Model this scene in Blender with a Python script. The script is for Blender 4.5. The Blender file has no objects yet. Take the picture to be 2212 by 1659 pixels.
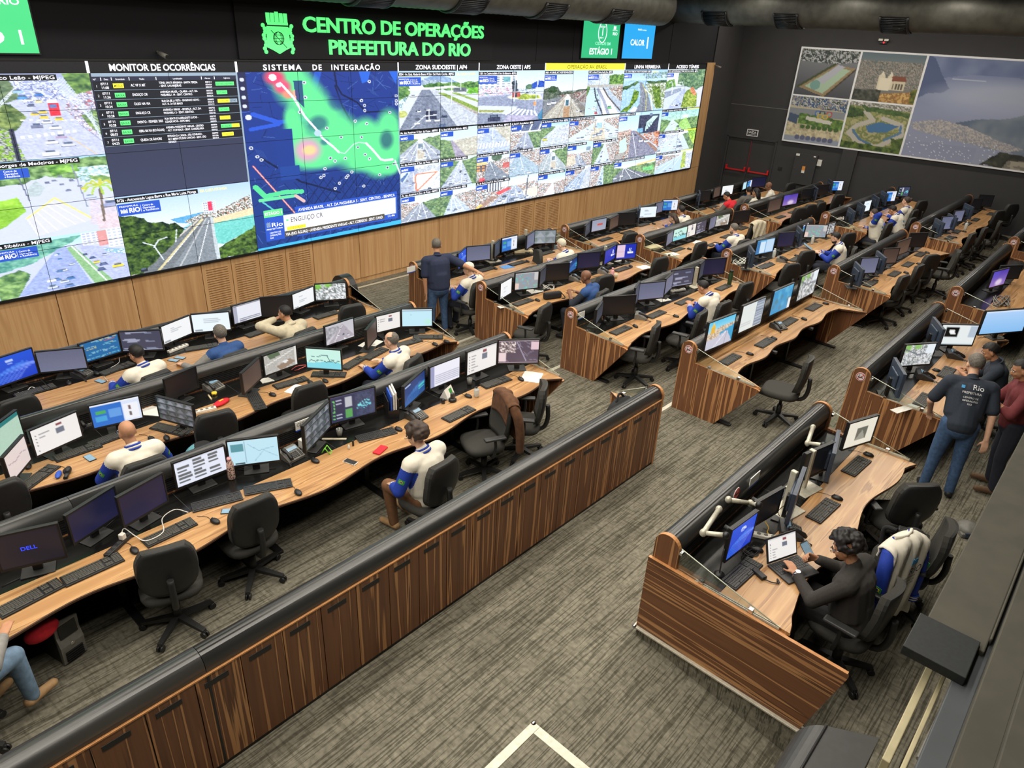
import bpy, bmesh, math, random
import numpy as np
from mathutils import Vector, Matrix
from mathutils.bvhtree import BVHTree

SC = bpy.context.scene
COL = SC.collection
PI = math.pi
# ------------------------------------------------------------------ camera, world, light, exposure
CAMP = Vector((-6.28020, -11.82876, 5.01580))
YAW, PIT, ROL, FPX = 0.855224, 0.470397, 0.0554198, 1514.26
FW = Vector((math.sin(YAW)*math.cos(PIT), math.cos(YAW)*math.cos(PIT), -math.sin(PIT)))
_r = Vector((math.cos(YAW), -math.sin(YAW), 0)); _u = _r.cross(FW)
RT = math.cos(ROL)*_r + math.sin(ROL)*_u
UP = -math.sin(ROL)*_r + math.cos(ROL)*_u
cd = bpy.data.cameras.new('camera'); cam = bpy.data.objects.new('camera', cd); COL.objects.link(cam)
m = Matrix.Identity(4)
for i in range(3):
    m[i][0], m[i][1], m[i][2], m[i][3] = RT[i], UP[i], -FW[i], CAMP[i]
cam.matrix_world = m
cd.sensor_width = 36; cd.lens = FPX/2212*36; cd.clip_start = 0.05; cd.clip_end = 200
SC.camera = cam

w = bpy.data.worlds.new('room_air'); SC.world = w; w.use_nodes = True
w.node_tree.nodes['Background'].inputs[0].default_value = (0.62, 0.66, 0.72, 1)
w.node_tree.nodes['Background'].inputs[1].default_value = 0.03

def area_light(name, loc, sx, sy, power, col=(1, .93, .82), rot=(0, 0, 0)):
    l = bpy.data.lights.new(name, 'AREA'); l.shape = 'RECTANGLE'; l.size = sx; l.size_y = sy
    l.energy = power; l.color = col
    o = bpy.data.objects.new(name, l); o.location = loc; o.rotation_euler = rot; COL.objects.link(o)
    return o
# rows of ceiling fittings running along the room
for k, (ly, pw) in enumerate(((-2.6, 300), (-4.9, 370), (-7.2, 400), (-9.4, 370))):
    area_light('ceiling_row_or_added_wash', (1.4, ly, 6.1), 22.6, 0.35, pw)
area_light('ceiling_row_or_added_wash', (16.2, -5.2, 6.2), 0.35, 9.0, 170)  # wall wash added to brighten the mural wall, no known fitting there
area_light('ceiling_row_or_added_wash', (-3.2, -10.9, 6.15), 6.0, 0.35, 80)

SC.view_settings.view_transform = 'Standard'; SC.view_settings.look = 'None'
SC.view_settings.gamma = 1.0; SC.view_settings.use_curve_mapping = False
SC.view_settings.exposure = 0.35
SC.cycles.use_denoising = True
SC.cycles.max_bounces = 6; SC.cycles.transparent_max_bounces = 12; SC.cycles.caustics_reflective = False

# ------------------------------------------------------------------ photo-pixel to room-point helper (2212 x 1659 frame)
def ray(px, py):
    return FW + RT*((px-1106)/FPX) - UP*((py-829.5)/FPX)
def at(px, py, z=None, Y=None, X=None):
    d = ray(px, py)
    t = (z-CAMP.z)/d.z if z is not None else ((Y-CAMP.y)/d.y if Y is not None else (X-CAMP.x)/d.x)
    return CAMP + d*t
FR = {'A': (0, 550, 2.989), 'B': (600, 500, 2.989), 'C': (0, 1050, 2.724), 'D': (1150, 350, 4.022), 'E': (1650, 350, 3.936),
      'F': (1380, 850, 2.659), 'G': (1180, 560, 2.989), 'P': (840, 480, 5.53), 'Q': (1740, 700, 2.689), 'H': (1500, 1150, 3.107), 'Z': (0, 0, 1)}
def px(f, x, y):
    ox, oy, s = FR[f]; return ox + x/s, oy + y/s
def proj_y(P):
    d = P - CAMP; return 829.5 - FPX*d.dot(UP)/d.dot(FW)

# ------------------------------------------------------------------ materials
def srgb(c):
    return tuple((v/255/12.92 if v/255 <= .04045 else ((v/255+.055)/1.055)**2.4) for v in c)
MATS = {}
def _new(name):
    m = bpy.data.materials.new(name); m.use_nodes = True; MATS[name] = m
    nt = m.node_tree; return m, nt, nt.nodes['Principled BSDF']
def mat(name, rgb, rough=.5, metal=0, var=.12, scale=30, bump=0, spec=.5, emit=None, lin=False):
    """plain surface with a little procedural variation; rgb in 0-255"""
    if name in MATS: return MATS[name]
    m, nt, b = _new(name); c = rgb if lin else srgb(rgb)
    tc = nt.nodes.new('ShaderNodeTexCoord'); nz = nt.nodes.new('ShaderNodeTexNoise')
    nz.inputs['Scale'].default_value = scale; nz.inputs['Detail'].default_value = 3
    nt.links.new(tc.outputs['Object'], nz.inputs['Vector'])
    rp = nt.nodes.new('ShaderNodeValToRGB')
    rp.color_ramp.elements[0].position = .3; rp.color_ramp.elements[1].position = .7
    rp.color_ramp.elements[0].color = (*[v*(1-var) for v in c], 1); rp.color_ramp.elements[1].color = (*[min(1, v*(1+var)) for v in c], 1)
    nt.links.new(nz.outputs[0], rp.inputs[0]); nt.links.new(rp.outputs[0], b.inputs['Base Color'])
    b.inputs['Roughness'].default_value = rough; b.inputs['Metallic'].default_value = metal
    b.inputs['Specular IOR Level'].default_value = spec
    if bump:
        bp = nt.nodes.new('ShaderNodeBump'); bp.inputs['Strength'].default_value = bump; bp.inputs['Distance'].default_value = .004
        nt.links.new(nz.outputs[0], bp.inputs['Height']); nt.links.new(bp.outputs[0], b.inputs['Normal'])
    if emit:
        b.inputs['Emission Color'].default_value = (*c, 1); b.inputs['Emission Strength'].default_value = emit
    return m
def wood(name, scl, stops, rough=.42, dist=.7):
    m, nt, b = _new(name)
    tc = nt.nodes.new('ShaderNodeTexCoord'); mp = nt.nodes.new('ShaderNodeMapping'); mp.inputs['Scale'].default_value = scl
    nz = nt.nodes.new('ShaderNodeTexNoise'); nz.inputs['Scale'].default_value = 1; nz.inputs['Detail'].default_value = 3.5; nz.inputs['Distortion'].default_value = dist
    mp2 = nt.nodes.new('ShaderNodeMapping'); mp2.inputs['Scale'].default_value = [v*7 for v in scl]
    n2 = nt.nodes.new('ShaderNodeTexNoise'); n2.inputs['Scale'].default_value = 1; n2.inputs['Detail'].default_value = 2
    rp = nt.nodes.new('ShaderNodeValToRGB'); cr = rp.color_ramp
    cr.elements[0].position = stops[0][0]; cr.elements[0].color = (*srgb(stops[0][1]), 1)
    cr.elements[1].position = stops[-1][0]; cr.elements[1].color = (*srgb(stops[-1][1]), 1)
    for p, c in stops[1:-1]:
        e = cr.elements.new(p); e.color = (*srgb(c), 1)
    L = nt.links.new
    L(tc.outputs['Object'], mp.inputs[0]); L(mp.outputs[0], nz.inputs['Vector']); L(tc.outputs['Object'], mp2.inputs[0]); L(mp2.outputs[0], n2.inputs['Vector'])
    ad = nt.nodes.new('ShaderNodeMath'); ad.operation = 'MULTIPLY_ADD'; ad.inputs[1].default_value = .10
    L(n2.outputs[0], ad.inputs[0]); L(nz.outputs[0], ad.inputs[2])
    sb = nt.nodes.new('ShaderNodeMath'); sb.operation = 'SUBTRACT'; sb.inputs[1].default_value = .05; L(ad.outputs[0], sb.inputs[0])
    L(sb.outputs[0], rp.inputs[0]); L(rp.outputs[0], b.inputs['Base Color']); b.inputs['Roughness'].default_value = rough
    return m
WAL = [(.22, (100, 64, 42)), (.36, (118, 77, 50)), (.42, (126, 83, 54)), (.445, (88, 56, 36)), (.455, (190, 140, 92)), (.478, (184, 132, 86)), (.487, (104, 67, 44)), (.55, (124, 82, 53)), (.60, (112, 72, 47)), (.607, (186, 136, 90)), (.625, (178, 126, 82)), (.633, (98, 62, 41)), (.70, (132, 90, 60)), (.8, (122, 80, 52))]
LT = [(.25, (150, 110, 70)), (.42, (176, 132, 86)), (.50, (186, 142, 94)), (.54, (202, 160, 110)), (.57, (146, 104, 66)), (.60, (184, 140, 92)), (.75, (198, 156, 106))]
OAK = [(.3, (180, 137, 92)), (.5, (197, 154, 107)), (.58, (206, 165, 117)), (.7, (188, 144, 98))]
wood('walnut_upright', (5.6, 5.6, .12), WAL, dist=.2); wood('walnut_level', (5.6, .14, 5.6), WAL, dist=.2)
wood('worktop_wood', (.45, 8, 8), LT, .3); wood('oak_panel', (9, 9, .35), OAK, .5)
mat('oak_slot', (120, 84, 50), .7); mat('tan_edge', (196, 138, 86), .45); mat('dark_edge', (88, 58, 40), .45)
# carpet tiles
m, nt, b = _new('carpet')
L = nt.links.new
tc = nt.nodes.new('ShaderNodeTexCoord')
def _nz(scl, det, dist=0):
    mp = nt.nodes.new('ShaderNodeMapping'); mp.inputs['Scale'].default_value = scl; n = nt.nodes.new('ShaderNodeTexNoise')
    n.inputs['Scale'].default_value = 1; n.inputs['Detail'].default_value = det; n.inputs['Distortion'].default_value = dist
    L(tc.outputs['Object'], mp.inputs[0]); L(mp.outputs[0], n.inputs['Vector']); return n
def _rmp(src, a, bb, ca, cb):
    r = nt.nodes.new('ShaderNodeValToRGB'); r.color_ramp.elements[0].position = a; r.color_ramp.elements[1].position = bb
    r.color_ramp.elements[0].color = (*ca, 1); r.color_ramp.elements[1].color = (*cb, 1); L(src, r.inputs[0]); return r
def _mul(a, b2, f=1):
    x = nt.nodes.new('ShaderNodeMix'); x.data_type = 'RGBA'; x.blend_type = 'MULTIPLY'; x.inputs[0].default_value = f
    L(a, x.inputs[6]); L(b2, x.inputs[7]); return x.outputs[2]
n1 = _nz((26, 26, 26), 4); n2 = _nz((2.2, 62, 8), 2, .2); n3 = _nz((40, 3.2, 8), 2, .2); n4 = _nz((2.2, 2.2, 1), 2)
base = _rmp(n1.outputs[0], .3, .7, srgb((114, 110, 97)), srgb((147, 142, 126)))
ln = _rmp(n2.outputs[0], .42, .5, (.50, .50, .48), (1, 1, 1)); lv = _rmp(n3.outputs[0], .36, .44, (.78, .78, .76), (1, 1, 1)); lo = _rmp(n4.outputs[0], .3, .7, (.82, .82, .82), (1.0, 1.0, 1.0))
L(_mul(_mul(_mul(base.outputs[0], ln.outputs[0]), lv.outputs[0]), lo.outputs[0]), b.inputs['Base Color']); b.inputs['Roughness'].default_value = .95
b.inputs['Specular IOR Level'].default_value = .1
# blacks, metals, plastics, cloths
mat('dark_wall', (58, 57, 58), .8, var=.05, scale=3); mat('upper_wall', (22, 23, 29), .85, var=.06, scale=4); mat('ceiling_black', (22, 22, 24), .9)
mat('hood_black', (46, 46, 45), .32, var=.06, scale=(8), spec=.9); mat('slat_black', (30, 30, 30), .5); mat('tray_black', (20, 20, 19), .22, var=.2, scale=12)
mat('plastic_black', (30, 30, 31), .42); mat('plastic_dark', (52, 52, 52), .45); mat('plastic_grey', (118, 116, 110), .45); mat('key_grey', (74, 73, 68), .55)
mat('plastic_white', (225, 222, 212), .45); mat('alloy', (205, 200, 182), .38, .25); mat('chrome', (210, 210, 212), .15, 1); mat('duct_metal', (84, 83, 76), .5, .3, var=.25, scale=5)
mat('chair_fabric', (56, 55, 51), .9, var=.2, scale=160, bump=.4); mat('chair_plastic', (34, 34, 34), .5); mat('mesh_back', (26, 26, 28), .7)
mat('paper', (232, 230, 222), .8, var=.03); mat('paper_beige', (222, 205, 165), .8, var=.05); mat('paper_blue', (96, 150, 215), .7)
mat('red_paint', (205, 32, 36), .4); mat('white_paint', (230, 230, 232), .5, var=.03); mat('no_red', (196, 66, 58), .5); mat('ink', (30, 28, 30), .6)
mat('royal_blue', (30, 62, 168), .75, scale=60); mat('cloth_white', (226, 220, 204), .85, var=.05, scale=20); mat('navy', (38, 46, 72), .85, scale=60); mat('polo_dark', (42, 50, 62), .85, scale=60)
mat('denim', (62, 88, 124), .85, var=.25, scale=25); mat('denim_light', (116, 142, 168), .85, var=.2, scale=25); mat('vest_blue', (42, 78, 134), .8); mat('shirt_grey', (138, 136, 132), .85); mat('hoodie_beige', (196, 186, 160), .9, scale=20)
mat('shirt_red', (214, 34, 48), .8); mat('charcoal_knit', (56, 53, 50), .92, scale=60); mat('brown_trouser', (120, 84, 56), .85); mat('black_cloth', (30, 30, 32), .9); mat('brown_jacket', (96, 64, 42), .92, var=.25, scale=20)
mat('grey_tee', (108, 104, 98), .9); mat('maroon', (110, 44, 48), .85)
mat('skin_light', (224, 176, 146), .55, var=.06); mat('skin_tan', (190, 138, 104), .55, var=.06); mat('skin_brown', (130, 88, 64), .5, var=.06)
mat('hair_black', (26, 22, 22), .6, scale=80); mat('hair_brown', (62, 48, 40), .6, scale=80); mat('hair_grey', (142, 138, 130), .65, scale=80, var=.3); mat('hair_white', (216, 208, 186), .65, scale=80); mat('hair_saltpepper', (104, 98, 90), .65, scale=90, var=.4)
mat('shoe_tan', (176, 140, 98), .7); mat('shoe_brown', (110, 82, 58), .7); mat('shoe_black', (28, 28, 30), .6); mat('sole_white', (228, 224, 212), .6)
mat('lips', (150, 88, 80), .5); mat('eye_white', (235, 232, 228), .3); mat('flag_green', (60, 150, 70), .7); mat('flag_yellow', (236, 212, 60), .7); mat('flag_blue', (40, 60, 140), .7); mat('mark_blue', (70, 150, 205), .7); mat('mark_white', (236, 236, 236), .7); mat('mark_navy', (34, 42, 84), .7)
mat('pink_plastic', (238, 176, 178), .4); mat('green_plastic', (44, 70, 42), .35); mat('lime', (124, 214, 60), .4); mat('yellow', (240, 210, 60), .5); mat('teal_cloth', (92, 150, 160), .85); mat('blue_folder', (40, 84, 190), .5); mat('cable_red', (220, 90, 90), .5); mat('cable_white', (226, 222, 214), .5); mat('cable_yellow', (222, 176, 60), .5)
mat('slat_beige', (176, 166, 132), .6, var=.1, scale=12); mat('ledge_grey', (70, 68, 58), .8, var=.12, scale=7); mat('ledge_blue', (66, 70, 74), .6, var=.1, scale=7); mat('block_black', (26, 30, 30), .6, var=.3, scale=50)
mat('green_glow', (96, 240, 130), .5, emit=.75, var=.05); mat('glow_white', (240, 242, 255), .5, emit=.95, var=0); mat('glow_yellow', (246, 236, 60), .5, emit=.95, var=0); mat('glow_dark', (40, 42, 48), .4, emit=.05)
mat('glow_ink', (34, 40, 52), .5, emit=.2, var=0); mat('led_blue', (40, 60, 255), .4, emit=1.5); mat('led_red', (255, 40, 50), .4, emit=1.5); mat('glow_grey', (130, 150, 170), .5, emit=.8, var=0); mat('glow_softgreen', (150, 225, 190), .5, emit=.9, var=0); mat('glow_green2', (40, 150, 90), .5, emit=.6, var=0); mat('glow_blue2', (40, 76, 176), .5, emit=.85, var=0); mat('orange_sticker', (226, 150, 70), .6)
# picture on a lit screen / on printed board: colours come from a per-point attribute
def attr_mat(name, emit):
    m, nt, b = _new(name); a = nt.nodes.new('ShaderNodeAttribute'); a.attribute_name = 'pic'
    if emit:
        nt.links.new(a.outputs[0], b.inputs['Emission Color']); b.inputs['Emission Strength'].default_value = emit
        b.inputs['Base Color'].default_value = (.01, .01, .012, 1); b.inputs['Roughness'].default_value = .35
    else:
        nt.links.new(a.outputs[0], b.inputs['Base Color']); b.inputs['Roughness'].default_value = .4
attr_mat('lit_screen', .82); attr_mat('lit_wall', .98); attr_mat('print', 0)
# clear glass screens
m, nt, b = _new('glass_clear')
tr = nt.nodes.new('ShaderNodeBsdfTransparent'); tr.inputs[0].default_value = (.93, .97, .95, 1); gl = nt.nodes.new('ShaderNodeBsdfGlossy'); gl.inputs['Roughness'].default_value = .03
mx = nt.nodes.new('ShaderNodeMixShader'); fr = nt.nodes.new('ShaderNodeFresnel'); fr.inputs[0].default_value = 1.4
nt.links.new(fr.outputs[0], mx.inputs[0]); nt.links.new(tr.outputs[0], mx.inputs[1]); nt.links.new(gl.outputs[0], mx.inputs[2]); nt.links.new(mx.outputs[0], nt.nodes['Material Output'].inputs[0])
mat('glass_edge', (200, 206, 188), .3)

# ------------------------------------------------------------------ mesh helpers
def abox(bm, x0, x1, y0, y1, z0, z1, mi=0, M=None, bev=0):
    vs = [bm.verts.new((x, y, z)) for z in (z0, z1) for y in (y0, y1) for x in (x0, x1)]
    fs = [bm.faces.new([vs[i] for i in q]) for q in ((0, 2, 3, 1), (4, 5, 7, 6), (0, 1, 5, 4), (2, 6, 7, 3), (0, 4, 6, 2), (1, 3, 7, 5))]
    for f in fs: f.material_index = mi
    if bev:
        r = bmesh.ops.bevel(bm, geom=list({e for f in fs for e in f.edges}), offset=bev, segments=2, profile=.5, affect='EDGES')
        for f in r['faces']: f.material_index = mi
        vs = list({v for f in r['faces'] for v in f.verts} | {v for v in vs if v.is_valid})
    if M is not None: bmesh.ops.transform(bm, matrix=M, verts=vs)
    return vs
def prism(bm, pts, ext, mi=0, side=None):
    """closed polygon (3-D points) pushed along ext; side = material slot of its edge faces"""
    ext = Vector(ext); a = [bm.verts.new(p) for p in pts]; b = [bm.verts.new(Vector(p)+ext) for p in pts]; n = len(a)
    f1 = bm.faces.new(a[::-1]); f2 = bm.faces.new(b); f1.material_index = f2.material_index = mi
    for i in range(n):
        f = bm.faces.new((a[i], a[(i+1) % n], b[(i+1) % n], b[i])); f.material_index = mi if side is None else side
    return a+b
def cyl(bm, p0, p1, r0, r1=None, seg=12, mi=0, smooth=True):
    p0, p1 = Vector(p0), Vector(p1); r1 = r0 if r1 is None else r1
    d = (p1-p0).normalized(); x = d.orthogonal().normalized(); y = d.cross(x)
    A = []; Bv = []
    for i in range(seg):
        a = 2*PI*i/seg; v = x*math.cos(a)+y*math.sin(a); A.append(bm.verts.new(p0+v*r0)); Bv.append(bm.verts.new(p1+v*r1))
    for i in range(seg):
        f = bm.faces.new((A[i], A[(i+1) % seg], Bv[(i+1) % seg], Bv[i])); f.smooth = smooth; f.material_index = mi
    f = bm.faces.new(A[::-1]); f.material_index = mi; f = bm.faces.new(Bv); f.material_index = mi
def tube(bm, pts, r, seg=7, mi=0):
    pts = [Vector(p) for p in pts]; rings = []; x = None
    for i, p in enumerate(pts):
        d = (pts[min(i+1, len(pts)-1)]-pts[max(i-1, 0)]).normalized()
        x = d.orthogonal().normalized() if x is None else (x-d*x.dot(d)).normalized()
        y = d.cross(x); rr = r[i] if isinstance(r, (list, tuple)) else r
        rings.append([bm.verts.new(p+(x*math.cos(2*PI*k/seg)+y*math.sin(2*PI*k/seg))*rr) for k in range(seg)])
    for a, b in zip(rings, rings[1:]):
        for k in range(seg):
            f = bm.faces.new((a[k], a[(k+1) % seg], b[(k+1) % seg], b[k])); f.smooth = True; f.material_index = mi
    bm.faces.new(rings[0][::-1]).material_index = mi; bm.faces.new(rings[-1]).material_index = mi
def curve(pts, n=8):
    """Catmull-Rom through pts"""
    P = [Vector(p) for p in pts]; P = [P[0]*2-P[1]]+P+[P[-1]*2-P[-2]]; out = []
    for i in range(1, len(P)-2):
        for k in range(n):
            t = k/n; a, b, c, d = P[i-1:i+3]
            out.append(.5*((2*b)+(c-a)*t+(2*a-5*b+4*c-d)*t*t+(3*b-a-3*c+d)*t**3))
    return out+[P[-2]]
def ell(bm, c, r, mi=0, M=None, u=14, v=9):
    mm = Matrix.Translation(c) @ (M or Matrix.Identity(4)) @ Matrix.Diagonal((*r, 1))
    g = bmesh.ops.create_uvsphere(bm, u_segments=u, v_segments=v, radius=1, matrix=mm)
    for f in {f for q in g['verts'] for f in q.link_faces}: f.smooth = True; f.material_index = mi
def lathe(bm, prof, c=(0, 0, 0), seg=16, mi=0):
    c = Vector(c); rings = [[bm.verts.new(c+Vector((r*math.cos(2*PI*k/seg), r*math.sin(2*PI*k/seg), z))) for k in range(seg)] for r, z in prof]
    for a, b in zip(rings, rings[1:]):
        for k in range(seg):
            f = bm.faces.new((a[k], a[(k+1) % seg], b[(k+1) % seg], b[k])); f.smooth = True; f.material_index = mi
    bm.faces.new(rings[0][::-1]).material_index = mi; bm.faces.new(rings[-1]).material_index = mi
def sheet(bm, f, nu, nv, mi=0, thick=0):
    """surface f(u,v)->point over a grid"""
    V = [[bm.verts.new(f(i/nu, j/nv)) for i in range(nu+1)] for j in range(nv+1)]
    for j in range(nv):
        for i in range(nu):
            q = bm.faces.new((V[j][i], V[j][i+1], V[j+1][i+1], V[j+1][i])); q.smooth = True; q.material_index = mi
def B(): return bmesh.new()
def mesh(name, bm, mats, smooth=False):
    bmesh.ops.recalc_face_normals(bm, faces=bm.faces)
    me = bpy.data.meshes.new(name); bm.to_mesh(me); bm.free()
    for q in ([mats] if isinstance(mats, str) else mats): me.materials.append(MATS[q])
    if smooth:
        for p in me.polygons: p.use_smooth = True
    return me
def link(name, me, parent=None, loc=None, rz=None):
    o = bpy.data.objects.new(name, me); COL.objects.link(o)
    if parent is not None: o.parent = parent
    if loc is not None: o.location = loc
    if rz is not None: o.rotation_euler = (0, 0, rz)
    return o
def obj(name, bm, mats, parent=None, loc=None, rz=None, smooth=False):
    return link(name, mesh(name, bm, mats, smooth), parent, loc, rz)
def tag(o, label, cat, group=None):
    o['label'] = label; o['category'] = cat
    if group: o['group'] = group
    return o
def empty(name, loc=(0, 0, 0), rz=0):
    o = bpy.data.objects.new(name, None); o.empty_display_size = .1; COL.objects.link(o); o.location = loc; o.rotation_euler = (0, 0, rz); return o
def thing(name, label, cat, loc=(0, 0, 0), rz=0, group=None):
    return tag(empty(name, loc, rz), label, cat, group)
def struct(name, bm, mats, parent=None):
    o = obj(name, bm, mats, parent)
    if parent is None: o['kind'] = 'structure'
    return o
def copy_tree(o, parent=None):
    c = o.copy(); COL.objects.link(c)
    if parent is not None: c.parent = parent
    for ch in list(KIDS.get(o.name, [])): copy_tree(ch, c)
    return c
KIDS = {}
def index_kids():
    KIDS.clear()
    for o in bpy.data.objects:
        if o.parent: KIDS.setdefault(o.parent.name, []).append(o)
REG = []   # (object, kind word, row phrase, sort key, look) -> labels are written at the end
def reg(o, kind, row, key, look, cat, group):
    o['category'] = cat; o['group'] = group; REG.append((o, kind, row, key, look))
# lettering as thin mesh
def text_mesh(s, size, extr=.0, bold=0.0, align='LEFT', spacing=1.0, sx=1.0):
    cu = bpy.data.curves.new('lettering', 'FONT'); cu.body = s; cu.size = size; cu.extrude = extr; cu.offset = bold*size; cu.align_x = align; cu.space_character = spacing; cu.resolution_u = 3
    o = bpy.data.objects.new('lettering', cu); COL.objects.link(o)
    dg = bpy.context.evaluated_depsgraph_get(); me = bpy.data.meshes.new_from_object(o.evaluated_get(dg)); bpy.data.objects.remove(o)
    if sx != 1.0:
        for v in me.vertices: v.co.x *= sx
    return me
def text(s, size, M, material, parent, width=None, **k):
    """lettering whose plane is x-right, y-up of M; width squeezes it to that width"""
    me = text_mesh(s, size, **k)
    if width and len(me.vertices):
        xs = [v.co.x for v in me.vertices]; w0 = max(xs)-min(xs)
        if w0 > 1e-6:
            for v in me.vertices: v.co.x *= width/w0
    me.transform(M); me.materials.clear(); me.materials.append(MATS[material])
    return link('lettering', me, parent)
VERT = Matrix(((1, 0, 0, 0), (0, 0, -1, 0), (0, 1, 0, 0), (0, 0, 0, 1)))   # text upright in the x-z plane, facing -y
def V(x, y, z): return Matrix.Translation((x, y, z)) @ VERT
# ------------------------------------------------------------------ pictures drawn by rule, shown on lit screens and printed boards
def lin(a):
    return np.where(a <= .04045, a/12.92, ((np.clip(a, 0, 1)+.055)/1.055)**2.4)
class Cv:
    def __init__(s, w, h, c=(128, 128, 128), seed=0):
        s.w, s.h = int(w), int(h); s.a = np.empty((s.h, s.w, 3)); s.a[:] = c
        s.u, s.v = np.meshgrid((np.arange(s.w)+.5)/s.w, (np.arange(s.h)+.5)/s.h); s.r = np.random.RandomState(seed)
    def put(s, m, c, al=1.0):
        s.a[m] = s.a[m]*(1-al)+np.array(c)*al; return s
    def rect(s, u0, v0, u1, v1, c, al=1.0):
        return s.put((s.u >= u0) & (s.u <= u1) & (s.v >= v0) & (s.v <= v1), c, al)
    def grad(s, v0, v1, c0, c1, u0=0, u1=1):
        m = (s.v >= v0) & (s.v <= v1) & (s.u >= u0) & (s.u <= u1); t = np.clip((s.v[m]-v0)/max(1e-6, v1-v0), 0, 1)[:, None]
        s.a[m] = np.array(c0)*(1-t)+np.array(c1)*t; return s
    def pm(s, P):
        m = np.zeros(s.u.shape, bool); n = len(P)
        for i in range(n):
            (x0, y0), (x1, y1) = P[i], P[(i+1) % n]
            if y0 == y1: continue
            k = ((s.v < y0) != (s.v < y1)); m ^= k & (s.u < (x1-x0)*(s.v-y0)/(y1-y0)+x0)
        return m
    def poly(s, P, c, al=1.0): return s.put(s.pm(P), c, al)
    def line(s, P, wd, c, al=1.0):
        asp = s.h/s.w
        for (x0, y0), (x1, y1) in zip(P, P[1:]):
            dx, dy = x1-x0, (y1-y0)*asp; L = dx*dx+dy*dy+1e-9; t = np.clip(((s.u-x0)*dx+(s.v-y0)*asp*dy)/L, 0, 1)
            s.put(np.hypot(s.u-x0-t*dx, (s.v-y0)*asp-t*dy) < max(wd, .45/s.w), c, al)
        return s
    def disc(s, u, v, r, c, al=1.0, ry=None):
        ry = ry or r*s.w/s.h; return s.put(((s.u-u)/r)**2+((s.v-v)/ry)**2 < 1, c, al)
    def glow(s, u, v, ru, rv, c, al=1.0):
        t = np.clip(1.25-np.sqrt(((s.u-u)/ru)**2+((s.v-v)/rv)**2), 0, 1)[..., None]; t = np.clip(t*1.6, 0, 1)*al
        s.a = s.a*(1-t)+np.array(c)*t; return s
    def fz(s, k):
        g = s.r.rand(max(2, int(k*s.h/s.w)+2), int(k)+2); y = s.v*(g.shape[0]-1.001); x = s.u*(g.shape[1]-1.001); i, j = y.astype(int), x.astype(int); fy, fx = y-i, x-j
        return (g[i, j]*(1-fx)+g[i, j+1]*fx)*(1-fy)+(g[i+1, j]*(1-fx)+g[i+1, j+1]*fx)*fy
    def trees(s, P, dark=(38, 72, 34), light=(120, 160, 62), k=26, edge=.02):
        n = s.fz(k)*.6+s.fz(k*2.3)*.4; sv = s.v; s.v = s.v+(s.fz(k*.7)-.5)*edge*2; m = s.pm(P); s.v = sv
        t = np.clip((n-.25)*2, 0, 1)[..., None]; s.a[m] = (np.array(dark)*(1-t)+np.array(light)*t)[m]; return s
    def mottle(s, P, cols, k=30):
        m = s.pm(P); n = (s.fz(k)*.5+s.fz(k*2)*.5); n = np.clip((n-.2)/.6, 0, .999); q = np.array(cols, float)[(n*len(cols)).astype(int)]; s.a[m] = q[m]; return s
    def car(s, u, v, sz, c=(235, 236, 240), asp=1.25):
        h = sz*s.w/s.h/asp; s.rect(u-sz*.55, v+h*.3, u+sz*.6, v+h*.52, (70, 74, 86), .7); s.rect(u-sz*.5, v-h*.15, u+sz*.5, v+h*.42, c)
        s.rect(u-sz*.38, v-h*.5, u+sz*.38, v-h*.1, tuple(.75*q for q in c)); s.rect(u-sz*.32, v-h*.42, u+sz*.32, v-h*.12, (80, 96, 120)); return s
    def cars(s, n, P, s0, s1, cols=None):
        """n cars inside polygon P, growing from s0 at its top to s1 at its bottom"""
        cols = cols or [(236, 238, 242)]*4+[(90, 96, 112), (50, 54, 66), (200, 204, 212), (120, 132, 160)]
        us = [p[0] for p in P]; vs = [p[1] for p in P]; L = []
        for _ in range(n*8):
            u, v = s.r.uniform(min(us), max(us)), min(vs)+(max(vs)-min(vs))*s.r.rand()**1.2
            i, j = min(s.h-1, max(0, int(v*s.h))), min(s.w-1, max(0, int(u*s.w)))
            if not hasattr(s, '_pk') or s._pk[0] is not P: s._pk = (P, s.pm(P))
            if s._pk[1][i, j]: L.append((v, u))
            if len(L) >= n: break
        for v, u in sorted(L): s.car(u, v, s0+(s1-s0)*(v-min(vs))/(max(vs)-min(vs)), cols[s.r.randint(len(cols))])
        return s
    def detail(s):
        n = (s.fz(s.w*.45)-.5)*.6+(s.fz(s.w*.8)-.5)*.7; b = s.a.mean(2); sat = s.a.max(2)-s.a.min(2); k = np.where((b > 205), .18, 1.0)*(s.v > .12); s.a = np.clip(s.a+(n*k*(34 if s.w > 120 else 56))[..., None], 0, 255); s.a = np.clip((s.a-128)*1.12+136, 0, 255); return s
    def tint(s, c, al): s.a = s.a*(1-al)+np.array(c)*al; return s
    def noise(s, amt): s.a = s.a+(s.r.rand(s.h, s.w, 1)-.5)*amt; return s
    def town(s, P, k=40): return s.mottle(P, [(120, 110, 104), (214, 208, 200), (176, 120, 96), (86, 92, 84), (232, 232, 232), (150, 150, 156)], k)
    def block(s, u0, v0, u1, v1, c=(232, 236, 240), nu=4, nv=5, wc=(130, 150, 175)):
        s.rect(u0, v0, u1, v1, c)
        for i in range(nu):
            for j in range(nv):
                a, b = u0+(u1-u0)*(i+.2)/nu, v0+(v1-v0)*(j+.25)/nv; s.rect(a, b, a+(u1-u0)*.6/nu, b+(v1-v0)*.5/nv, wc)
        return s
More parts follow.
